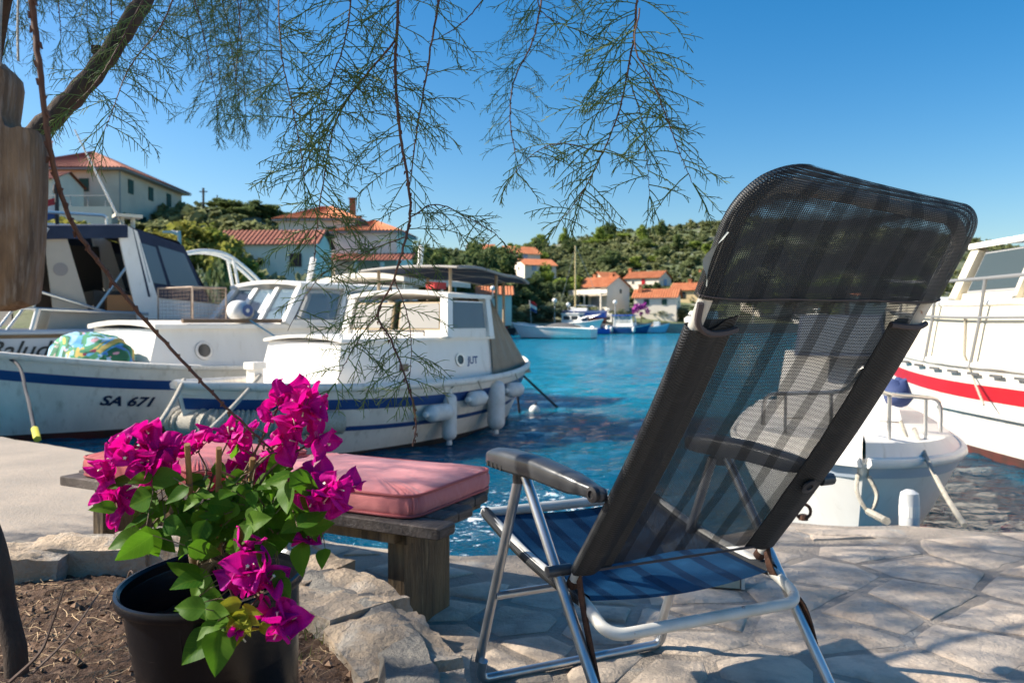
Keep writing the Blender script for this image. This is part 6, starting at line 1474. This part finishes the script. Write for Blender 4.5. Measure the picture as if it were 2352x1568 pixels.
# bound cut edges of the hems
m_bind = mat('brown_binding', (.075, .06, .062), .7)
mb = MB(); mb.tube(smooth_path([Bk(-.032, .765, .012), Bk(-.02, .725, .017), Bk(.03, .704, .018), Bk(.10, .700, .014), Bk(.165, .702, .006)], 5), .006, 6); cb(mb, 'edge_binding', m_bind)
mb = MB(); mb.tube(smooth_path([Bk(1.03, .72, .012), Bk(.99, .716, .018), Bk(.93, .715, .016), Bk(.87, .712, .006)], 5), .006, 6); cb(mb, 'edge_binding', m_bind)
mb = MB(); mb.tube([Bk(.02 + .96 * k / 12, .004, .006) for k in range(13)], .0032, 5); cb(mb, 'lower_edge_binding', m_bind)
# head sleeve: a two layer sock over the frame top, rounded corners
def sleeve(u, v):
    # u round the section, v from lower edge up to the top
    cx0 = math.cos(u * 2 * math.pi); ex0 = .5 + .5 * math.copysign(abs(cx0) ** .35, cx0); t0 = .772; T1 = 1.04 - .045 * ex0; t = t0 + (T1 - t0) * math.sin(v * math.pi / 2)
    rt = .125 - .06 * ex0; dtop = (T1 - t) * ULEN; ins = 0
    if dtop < rt: ins = rt - math.sqrt(max(0, rt * rt - (rt - dtop) ** 2))
    an = u * 2 * math.pi; cx, sz = math.cos(an), math.sin(an)
    ex = math.copysign(abs(cx) ** .35, cx); half = .5 + .024 / WLEN - ins / WLEN
    th = .017 * math.copysign(abs(sz) ** .5, sz) * min(1, math.sqrt(max(0, dtop) / .03 + .02))
    if sz > 0: th += .008 * noise.noise(V((ex * 2, t * 9, 4))) * (1 - abs(ex) ** 3)
    return Bk(.5 + ex * half, t, th)
mb = MB(); mb.grid(64, 26, sleeve, uv=lambda u, v: ((.5 + .5 * math.copysign(abs(math.cos(u * 2 * math.pi)) ** .35, math.cos(u * 2 * math.pi))) * WLEN, (.273 * math.sin(v * math.pi / 2)) * ULEN + .003)); cb(mb, 'head_sleeve', mesh_fabric('head_sleeve_mesh', (.05, .056, .062), (.02, .024, .028), .35), 80)
mb = MB(); mb.tube([sleeve(k / 60 * .5, .02) + BNRM * .002 for k in range(61)], .0016, 4); cb(mb, 'sleeve_seam', m_bind)
mb = MB(); mb.grid(8, 4, lambda u, v: Bk(-.035 - .045 * math.sin(u * math.pi) * (v) + .01 * math.sin(u * 9) * v, .80 + .11 * u, .004 + .01 * v)); cb(mb, 'care_label', mat('grey_label', (.3, .33, .32), .7), 80)
# seat
SL0 = V((.16, 1.745, .835)); SL1 = V((-.07, 2.165, .93)); 
def St(a, s, n=0): return SL0.lerp(SL1, s) + WV * a + V((0, 0, n - .018 * math.sin(math.pi * min(1, max(0, s))) * 1 - .02 * math.sin(math.pi * min(1, max(0, a)))))
mb = MB(); mb.grid(20, 24, lambda u, v: St(.0 + 1.0 * u, v), uv=lambda u, v: (u * WLEN, v * .49)); cb(mb, 'seat_panel', m_seat, 80)
for a in (0, 1):
    mb = MB(); mb.grid(12, 20, lambda u, v, a=a: St(a + (-.03 + .06 * (.5 + .5 * math.cos(u * 6.283))) * (1 if a == 0 else 1), v, .016 * math.sin(u * 6.283) + .02 * math.sin(math.pi * 0)), uv=lambda u, v: (u * .08, v * .49)); cb(mb, 'seat_hem', m_hem, 80)
back_ = -FW * .10 + V((0, 0, -.045))
sp0, sp1 = St(0, 0), St(1, 0)
pts = arc_path([St(0, 1.02), St(0, .5, .0), sp0, sp0 + back_ - WN * .0, sp1 + back_, sp1, St(1, .5), St(1, 1.02)], .075, 7)
mb = MB(); mb.tube(pts, .0135, 12); cb(mb, 'seat_frame', m_wtube)
mb = MB(); mb.tube([St(-.02, 1.0, .0), St(1.02, 1.0, .0)], .0135, 10); cb(mb, 'seat_front_tube', m_wtube)
# legs
OUT = WN * .045
FLt, FLb = V((.018, 1.905, 1.085)), V((-.085, 2.06, .517)); RLt, RLb = V((.032, 1.885, 1.085)), V((.215, 1.6, .517))
WL = WN * .60
F_r = FLb + WN * .565; 
def leg(a, b, name='leg'):
    mb = MB(); mb.tube([a, b], .0125, 12); cb(mb, name, m_alu)
leg(FLt, FLb + V((0, 0, .05))); leg(FLt + WN * .575, F_r + V((0, 0, .05))); leg(RLt, RLb + V((0, 0, .05))); leg(RLt + WL, RLb + WL + V((0, 0, .05)))
mb = MB(); mb.tube(arc_path([FLb.lerp(FLt, .1), FLb, F_r, F_r.lerp(FLt + WN * .575, .1)], .06, 7), .0125, 12); cb(mb, 'foot_bar', m_alu)
mb = MB(); mb.tube(arc_path([RLb.lerp(RLt, .1), RLb, RLb + WL, (RLb + WL).lerp(RLt + WL, .1)], .06, 7), .0125, 12); cb(mb, 'foot_bar', m_alu)
mb = MB(); mb.tube([FLb.lerp(FLt, .43), FLb.lerp(FLt, .43) + WN * .57], .0105, 10); cb(mb, 'stretcher', m_alu)
# armrests
def armrest(o):
    rear = V((.185, 1.617, 1.098)) + o; front = V((-.05, 1.985, 1.118)) + o; ax_ = (front - rear); L_ = ax_.length; ax_.normalize(); sd = ax_.cross(V((0, 0, 1))).normalized(); up_ = sd.cross(ax_)
    rows = []
    for s, w, h0, h1 in ((-.02, .006, -.006, .006), (0, .013, -.015, .013), (.06, .014, -.015, .012), (.12, .02, -.016, .014), (.22, .026, -.024, .018), (.5, .028, -.026, .022), (.8, .029, -.027, .024), (.93, .028, -.024, .022), (.985, .022, -.018, .014), (1.0, .01, -.008, .004)):
        c = rear + ax_ * (L_ * s); w *= 1.0; arch = .012 * math.sin(math.pi * max(0, s))
        rows.append([c + sd * (w * x) + up_ * ((h1 if y > 0 else -h0) * y + arch) for x, y in ((-1, -.75), (-.8, -1), (.8, -1), (1, -.75), (1, .3), (.92, .7), (.6, .95), (0, 1.05), (-.6, .95), (-.92, .7), (-1, .3))])
    mb = MB(); mb.rings(rows); a_ = cb(mb, 'armrest', m_arm, 50)
    mb = MB()
    for k in range(4):
        c = rear + ax_ * (L_ * (.80 + .045 * k)); mb.bar(c - sd * .030 - up_ * .012, c - sd * .0285 - up_ * .012 + sd * .057, .008, .012, up_)
    mb.build('adjust_slot', m_dark, a_, world=True)
    Mx = Matrix.Translation(rear + ax_ * .012 - sd * .014) @ (-sd).to_track_quat('Z', 'Y').to_matrix().to_4x4()
    mb = MB(); mb.lathe([(.017, -.004), (.017, .006), (.009, .008), (.009, .004), (.001, .004)], 16, Mx); mb.build('pivot_bolt', m_bolt, a_, smooth=40, world=True)
    mb = MB(); mb.tube([FLt + o + V((0, 0, -.02)), FLt + o + V((0, 0, .012))], .017, 10); mb.build('leg_socket', m_bolt, a_, smooth=40, world=True)
armrest(V((0, 0, 0))); armrest(WN * .60)
# pivots, straps
for o, sgn in ((V(), -1), (WN * .585, 1)):
    k0 = V((.105, 1.77, .895)) + o; mb = MB(); mb.tube([k0 - WN * .03 * (1 if sgn < 0 else 1), k0 + WN * .03], .013, 12); cb(mb, 'pivot_knob', m_arm)
    q = Bk(0 if sgn < 0 else 1, -.01) 
    s0 = q + V((0, 0, .02)); st_pts = smooth_path([s0, q + V((.01, -.03, -.06)) , RLb.lerp(RLt, .42) + (o * 1.025) + V((.03, -.02, 0)), RLb.lerp(RLt, .22) + (o * 1.025) + V((.016, -.01, 0))], 6)
    rows = []
    for i, p in enumerate(st_pts):
        tdir = (st_pts[min(i + 1, len(st_pts) - 1)] - st_pts[max(i - 1, 0)]).normalized(); n_ = WN; b_ = tdir.cross(n_).normalized(); w = .011 if 0 < i < len(st_pts) - 1 else .007
        rows.append([p + b_ * w * x + n_ * .002 * y for x, y in ((-1, -1), (1, -1), (1, 1), (-1, 1))])
    mb = MB(); mb.rings(rows); cb(mb, 'hinge_strap', m_rust, 30)
    q2 = Bk(0 if sgn < 0 else 1, -.03); mb = MB(); mb.tube([q2, q2 + (q2 - Bk(0 if sgn < 0 else 1, .05)).normalized() * .02], .0145, 10); cb(mb, 'tube_end', m_rust)
Mx = Matrix.Translation(Bk(.94, .245, .018)) @ BNRM.to_track_quat('Z', 'Y').to_matrix().to_4x4()
mb = MB(); mb.lathe([(.02, 0), (.02, .004), (.009, .005), (.008, .001), (.001, .001)], 18, Mx); cb(mb, 'back_rivet', m_bolt, 40)
kk = Bk(1.04, .24); mb = MB(); mb.tube([kk, kk + WN * .035], .014, 10); cb(mb, 'arm_knob', m_arm)

# small cleat block and mooring ring on the quay
q = G(1690, 1345, QZ); t = thing('timber_block', 'worn painted timber block lying on the paving beyond the chair', 'timber block', (q.x - .04, q.y, QZ + .006), R(-12))
mb = MB(); mb.box((-.03, 0, .03), (.16, .09, .055)); mb.build('block', mat('faded_green_paint', (.2, .26, .17), .7, col2=(.45, .43, .34), scale=9), t)
mb = MB(); mb.box((.06, 0, .032), (.012, .098, .06)); mb.build('end_plate', m_wtube, t)
q = G(1845, 1193, QZ); t = thing('mooring_ring', 'dark rusty mooring ring set in the quay edge', 'mooring ring', (q.x, q.y, QZ))
mb = MB(); mb.tube([(.035 * math.cos(k * math.pi / 8), .0, .04 + .035 * math.sin(k * math.pi / 8)) for k in range(17)], .008, 6, False); mb.build('ring', m_rust, t, smooth=60)
mb = MB(); mb.lathe([(.001, .03), (.02, .025), (.024, 0)], 10); mb.build('eye_bolt', m_rust, t, smooth=40)
# ================================================================== TAMARISK TREE
m_tbark = mat('tamarisk_bark', (.045, .028, .02), .9, col2=(.09, .06, .04), scale=14, stretch=(1, 1, .4), bump=.9, bscale=40, dist=.01)
m_shoot = mat('red_brown_shoot', (.075, .03, .02), .7, col2=(.12, .055, .03), scale=20)
m_need = mat('tamarisk_green', (.12, .2, .055), .6, col2=(.2, .27, .07), scale=6, trans=.4, island=.25)
tam = thing('tamarisk_tree', 'tamarisk tree with feathery green branches hanging over the terrace', 'tree', (-1.2, 1.55, .68))
mb = MB()
tp = smooth_path([P(38, 1500, 1.5), P(14, 1400, 1.52), P(-12, 1250, 1.55), P(-100, 1000, 1.62), P(-150, 700, 1.7), P(-60, 430, 1.8)], 8); n = len(tp)
tp[0].z -= .04
mb.tube(tp, [.021 - .003 * i / n for i in range(n)], 12); mb.build('trunk', m_tbark, tam, smooth=60, world=True)
lp = smooth_path([P(-60, 430, 1.8), P(85, 305, 1.9), P(215, 170, 1.95), P(325, 10, 2.0), P(430, -170, 2.1), P(640, -420, 2.2)], 8); n = len(lp)
mb = MB(); mb.tube([p + V((0, 0, .004 * math.sin(i * 2.3))) for i, p in enumerate(lp)], [.027 - .009 * i / n for i in range(n)], 12)
mb.box(P(235, 135, 1.96) + V((-.012, 0, .02)), (.02, .02, .02)); mb.build('limb', m_tbark, tam, smooth=60, world=True)
for pts, r in (([P(-150, 700, 1.7), P(-300, 300, 1.6), P(-420, -200, 1.7), P(-300, -700, 2.2)], .026), ([P(-60, 430, 1.8), P(-60, 100, 2.3), P(100, -250, 2.8), P(300, -500, 3.2)], .022), ([P(640, -420, 2.2), P(900, -560, 2.1), P(1250, -600, 2.0), P(1600, -560, 1.95)], .016), ([P(-420, -200, 1.7), P(-900, -500, 1.4), P(-1300, -900, 1.3)], .02), ([P(-60, 430, 1.8), P(-5, 80, 1.62), P(30, -80, 1.55), P(60, -300, 1.5)], .018)):
    pp = smooth_path(pts, 8); n = len(pp); mb = MB(); mb.tube(pp, [r * (1 - .6 * i / n) for i in range(n)], 8); mb.build('limb', m_tbark, tam, smooth=60, world=True)

class Fol:
    """many thin three-sided twigs, gathered fast"""
    def __init__(s): s.v = []; s.f = []
    def strand(s, pts, r0, r1):
        m = len(pts); t = (pts[-1] - pts[0]); a = t.orthogonal().normalized(); b = t.cross(a).normalized(); o = len(s.v)
        for i, p in enumerate(pts):
            r = r0 + (r1 - r0) * i / (m - 1)
            for ca, sa in ((1, 0), (-.5, .866), (-.5, -.866)): q = p + (a * ca + b * sa) * r; s.v.append((q.x, q.y, q.z))
        for i in range(m - 1):
            for k in range(3): s.f.append((o + i * 3 + k, o + i * 3 + (k + 1) % 3, o + i * 3 + 3 + (k + 1) % 3, o + i * 3 + 3 + k))
def droop(p, d, L_, n, g, rn, wig=.08):
    pts = [p.copy()]; d = d.normalized(); st = L_ / n
    for k in range(n):
        d = (d + V((rn.gauss(0, wig), rn.gauss(0, wig), -g + rn.gauss(0, wig * .5)))).normalized(); p = p + d * st; pts.append(p.copy())
    return pts, d
def shoot(fo, p, d, L_, rn, r=.0011, nl=.03, sub=True, g=.10, step=.0082):
    n = max(5, int(L_ / .018)); pts, _ = droop(p, d, L_, n, g, rn); fo.strand(pts, r, r * .5)
    tot = int(L_ / step)
    for k in range(2, tot):
        f = k / tot; i = min(n - 1, int(f * n)); q = pts[i].lerp(pts[i + 1], f * n - i); t = (pts[i + 1] - pts[i]).normalized()
        if rn.random() < .1: continue
        o = t.orthogonal().normalized(); o = Matrix.Rotation(rn.uniform(0, 6.28), 3, t) @ o; o.y *= .75
        dn = (t * rn.uniform(.45, 1.0) + o * .75).normalized(); l = nl * rn.uniform(.35, 1.25) * (1 - .45 * f)
        if sub and k % 3 == 1 and f < .88: shoot(fo, q, dn, L_ * rn.uniform(.28, .5) * (1 - .5 * f), rn, r * .8, nl * .6, False, g * .8, step * .95)
        else:
            b = q + dn * l * .55 + V((0, 0, -.02 * l)); fo.strand([q, b, b + (dn + V((0, 0, -.35))).normalized() * l * .45], r * .75, r * .35)
def hanging(path, r, seed, s0, s1, spacing, Ls, nl=.032, dens=1.0, name='branch', rr=.00135, spread=1.0, taper=.4):
    """a hanging branch (part) with its green shoots (sub-part); path: list of (px, py, depth)"""
    rn = random.Random(seed); pp = smooth_path([P(*q) for q in path], 8); n = len(pp)
    mb = MB(); mb.tube([p + V((rn.gauss(0, .0006), 0, rn.gauss(0, .0006))) for p in pp], [r * (1 - (1 - taper) * i / n) for i in range(n)], 6)
    for i in range(2, n - 1, 2): # buds
        q = pp[i] + V((rn.choice((-1, 1)) * r * .8, 0, 0)); mb.tube([q, q + V((rn.uniform(-1, 1) * r, 0, -r * 2))], [r * .7, r * .3], 4)
    br_ = mb.build(name, m_shoot, tam, smooth=60, world=True)
    if spacing:
        fo = Fol(); acc = 0; tot = sum((pp[i + 1] - pp[i]).length for i in range(n - 1)); run = 0
        nextp = s0 * tot
        for i in range(n - 1):
            sl = (pp[i + 1] - pp[i]).length
            while nextp < run + sl and nextp < s1 * tot:
                q = pp[i].lerp(pp[i + 1], (nextp - run) / sl); sd = rn.choice((-1, 1)); f = nextp / tot
                d = V((sd * rn.uniform(.5, 1.0) * spread, rn.uniform(-.6, .6), rn.uniform(-.7, .25)))
                shoot(fo, q, d, Ls * rn.uniform(.5, 1.2) * (1 - .35 * f), rn, rr, nl); nextp += spacing * .5 * rn.uniform(.5, 1.5)
            run += sl
        # end spray
        if s1 >= 1:
            for k in range(3): shoot(fo, pp[-1], (pp[-1] - pp[-3]).normalized() + V((rn.uniform(-.4, .4), rn.uniform(-.3, .3), 0)), Ls * .6, rn, rr, nl)
        o = MB(); o.v = [tuple(V(q) - ORG[tam]) for q in fo.v]; o.f = fo.f; o = o.build('foliage', m_need, br_); tag(o, kind='stuff')
    return br_
D = 1.62
hanging([(912, -260, 1.7), (914, 0, D), (908, 160, D), (918, 300, D), (938, 420, D), (942, 500, D), (928, 560, D - .01), (905, 640, D - .02), (868, 722, D - .03), (898, 780, D - .04), (932, 870, D - .05), (955, 960, D - .06), (948, 1025, D - .07)], .0036, 1, .12, .9, .030, .19)
hanging([(1040, -260, 1.72), (1008, 0, D + .02), (990, 110, D + .02), (965, 260, D + .02), (948, 370, D + .02), (940, 440, D + .01)], .0028, 2, .3, .9, .075, .16)
hanging([(912, 90, D), (860, 150, D + .01), (800, 225, D + .02), (765, 300, D + .02), (745, 400, D + .01), (728, 520, D), (722, 600, D)], .0022, 3, .05, .98, .02, .19)
hanging([(800, -200, 1.66), (805, 0, 1.64), (790, 100, 1.63), (760, 190, 1.62), (740, 280, 1.62)], .0022, 4, .3, 1, .017, .18)
hanging([(640, -200, 1.6), (640, 0, 1.58), (646, 120, 1.57), (668, 230, 1.56), (690, 340, 1.56), (700, 420, 1.56)], .0018, 5, .4, 1, .02, .17)
hanging([(868, 722, D - .03), (830, 770, D - .03), (795, 830, D - .05), (770, 880, D - .08)], .0014, 6, .05, 1, .032, .12)
hanging([(905, 640, D), (935, 720, D - .02), (945, 800, D - .03), (940, 880, D - .04)], .0014, 7, .05, 1, .035, .13)
hanging([(942, 500, D), (1000, 470, D), (1075, 500, D), (1140, 540, D), (1185, 590, D)], .0014, 8, .1, .95, .034, .1)
hanging([(930, 545, D), (860, 570, D + .02), (800, 600, D + .02), (730, 640, D + .01), (660, 760, D)], .0013, 9, .05, .95, .035, .12)
hanging([(1185, -80, 1.66), (1110, 0, 1.65), (1060, 55, 1.64), (1005, 90, 1.63)], .0018, 10, .1, .9, .12, .05)
# right-hand cluster
hanging([(1475, -220, 1.55), (1462, 0, 1.5), (1458, 70, 1.5), (1440, 170, 1.49), (1420, 260, 1.49), (1385, 350, 1.5), (1345, 430, 1.52)], .0024, 11, .3, 1, .020, .2)
hanging([(1470, 20, 1.42), (1458, 110, 1.40), (1500, 190, 1.39), (1535, 280, 1.39), (1560, 350, 1.4), (1590, 420, 1.4)], .0015, 12, .08, 1, .026, .13, rr=.0013)
hanging([(1440, 170, 1.5), (1470, 260, 1.52), (1485, 360, 1.53), (1492, 450, 1.54)], .0012, 13, .05, 1, .028, .12)
hanging([(1385, 350, 1.5), (1290, 330, 1.51), (1230, 350, 1.52), (1180, 400, 1.53)], .0012, 14, .1, 1, .03, .11)
hanging([(1345, 430, 1.52), (1310, 480, 1.52), (1275, 520, 1.52)], .001, 15, .05, 1, .024, .1)
hanging([(1240, -150, 1.6), (1235, 0, 1.6), (1260, 40, 1.6), (1300, 60, 1.6)], .0014, 16, .3, 1, .03, .12)
# farther, blurred strand
hanging([(1300, -200, 2.7), (1245, 0, 2.6), (1225, 90, 2.6), (1180, 190, 2.6), (1172, 280, 2.6), (1185, 360, 2.6)], .0036, 17, .2, 1, .028, .2, nl=.035, rr=.0014)
# left: shoots along the limb, near and blurred masses behind
hanging([(330, 0, 1.9), (270, 110, 1.85), (220, 190, 1.82), (150, 260, 1.8)], .0022, 18, .0, 1, .026, .17, nl=.045, rr=.0013)
hanging([(420, -60, 1.75), (370, 60, 1.75), (300, 150, 1.75), (260, 250, 1.75), (240, 300, 1.75)], .0018, 19, .2, 1, .03, .17, nl=.045, rr=.0013)
for k, (px, py, d, dx) in enumerate([(440, -40, 3.0, 60), (500, -60, 3.2, 50), (545, -30, 3.4, 20), (590, -60, 3.5, 10), (560, -80, 3.1, -20), (480, -50, 3.6, 30), (620, -80, 3.6, -10), (410, -80, 3.3, 20), (60, -80, 2.9, 20), (130, -60, 3.1, 10), (0, -60, 3.2, 20), (200, -90, 3.3, 0), (250, -60, 2.8, 10), (-60, -100, 3.0, 30), (330, -120, 3.2, 0)]):
    dep = 290 if 430 < px < 640 else 150
    hanging([(px, py - 120, d + .1), (px, py, d), (px + dx * .5, py + dep * .45, d), (px + dx, py + dep, d)], .0032, 40 + k, .25, 1, .042, .26, nl=.04, rr=.0015)
# long bare cane reaching down to the flowers
hanging([(66, -60, .98), (80, 60, 1.0), (98, 220, 1.02), (118, 360, 1.04), (160, 500, 1.08), (240, 620, 1.12), (330, 730, 1.16), (430, 840, 1.2), (530, 945, 1.24), (600, 1010, 1.27), (634, 1042, 1.28)], .0042, 70, 0, 0, 0, 0, taper=.36)
# crown above and to the left, outside the picture: it shades the terrace
rn = random.Random(99); fo = Fol()
for k in range(30):
    p = V((rn.uniform(-.45, .45), rn.uniform(-.45, .45), rn.uniform(-.3, .35)))
    for q in range(3): shoot(fo, p, V((rn.uniform(-1, 1), rn.uniform(-1, 1), rn.uniform(-.5, .4))), rn.uniform(.22, .4), rn, .0017, .05, True, .09, .014)
o = MB(); o.v = fo.v; o.f = fo.f; cme = o.mesh('foliage'); cme.materials.append(m_need)
made = 0
while made < 58:
    # a spot on the terrace, followed up towards the sun to where the crown hangs
    g_ = V((rn.uniform(-.7, 2.7), rn.uniform(1.3, 3.7), rn.uniform(.5, 1.3))) if made > 7 else V((rn.uniform(-2.2, -1.35), rn.uniform(2.7, 3.5), .5)); z = rn.uniform(2.5, 5.2)
    p = g_ + S_DIR * ((z - g_.z) / S_DIR.z); rad = .55
    px = 1176 + FPX * p.x / max(p.y, .3); py = 740 - FPX * (p.z - CAM_Z) / max(p.y, .3); mg = rad * FPX / max(p.y, .3)
    if p.x < -6 or not (py < -mg or px < -mg): continue
    lc = p - P(590, 1380, 1.2)
    if (lc - S_DIR * lc.dot(S_DIR)).length < .5: continue
    c = mesh_obj('foliage', cme, None, tam); c.location = p - ORG[tam]; c.rotation_euler = (rn.uniform(-.4, .4), rn.uniform(-.4, .4), rn.uniform(0, 6.28)); c.scale = (rn.uniform(.7, 1.0),) * 3; tag(c, kind='stuff'); made += 1

# ================================================================== WOODEN BOARD ON CORDS
m_board = mat('old_grey_board', (.27, .175, .1), .85, col2=(.1, .064, .04), scale=9, stretch=(6, 6, 1), col3=(.3, .25, .2), scale3=22, lo3=.5, hi3=.75, bump=.9, bscale=26, dist=.006)
bd = 1.02
ol = [(-150, 705), (-40, 714), (30, 714), (78, 700), (86, 640), (92, 560), (97, 430), (98, 310), (92, 292), (70, 288), (52, 292), (36, 285), (28, 258), (34, 215), (38, 180), (34, 155), (18, 138), (-5, 130), (-28, 138), (-40, 170), (-36, 215), (-32, 260), (-42, 290), (-110, 300), (-150, 320)]
fr = [P(x - 26, y, bd) for x, y in ol]; bk = [p + V((-.006, .035, 0)) for p in fr]; ctr = sum(fr, V()) / len(fr)
brd = thing('wooden_board', 'weathered paddle shaped wooden board hanging on cords from the tree', 'wooden board', (ctr.x, ctr.y, min(p.z for p in fr)))
mb = MB(); n = len(fr); ins = [ctr + (p - ctr) * .965 for p in fr]; insb = [q + V((-.006, .035, 0)) for q in ins]
ins2 = [ctr + (p - ctr) * .985 + V((0, .006, 0)) for p in fr]; insb2 = [q + V((-.006, .04, 0)) for q in ins2]
mb.add(ins + ins2 + [p + V((0, .018, 0)) for p in fr] + [p + V((-.006, .034, 0)) for p in fr] + insb2 + [q + V((-.006, .052, 0)) for q in ins], [tuple(range(n - 1, -1, -1)), tuple(range(5 * n, 6 * n))] + [(r * n + k, r * n + (k + 1) % n, (r + 1) * n + (k + 1) % n, (r + 1) * n + k) for r in range(5) for k in range(n)])
mb.build('board', m_board, brd, smooth=60, world=True, recalc=True)
for pts, r in (([P(42, 140, 1.04), P(41, 60, 1.05), P(44, -60, 1.07), P(47, -160, 1.1)], .0016), ([P(-2, 150, 1.0), P(-1, 60, 1.02), P(4, -40, 1.05), P(8, -160, 1.1)], .0024)):
    mb = MB(); mb.tube(smooth_path(pts, 4), r, 6); mb.build('cord', m_rope, brd, world=True)

#print('TRIS', len(bpy.data.objects), sum(sum(len(p.vertices) - 2 for p in m.polygons) for m in bpy.data.meshes))
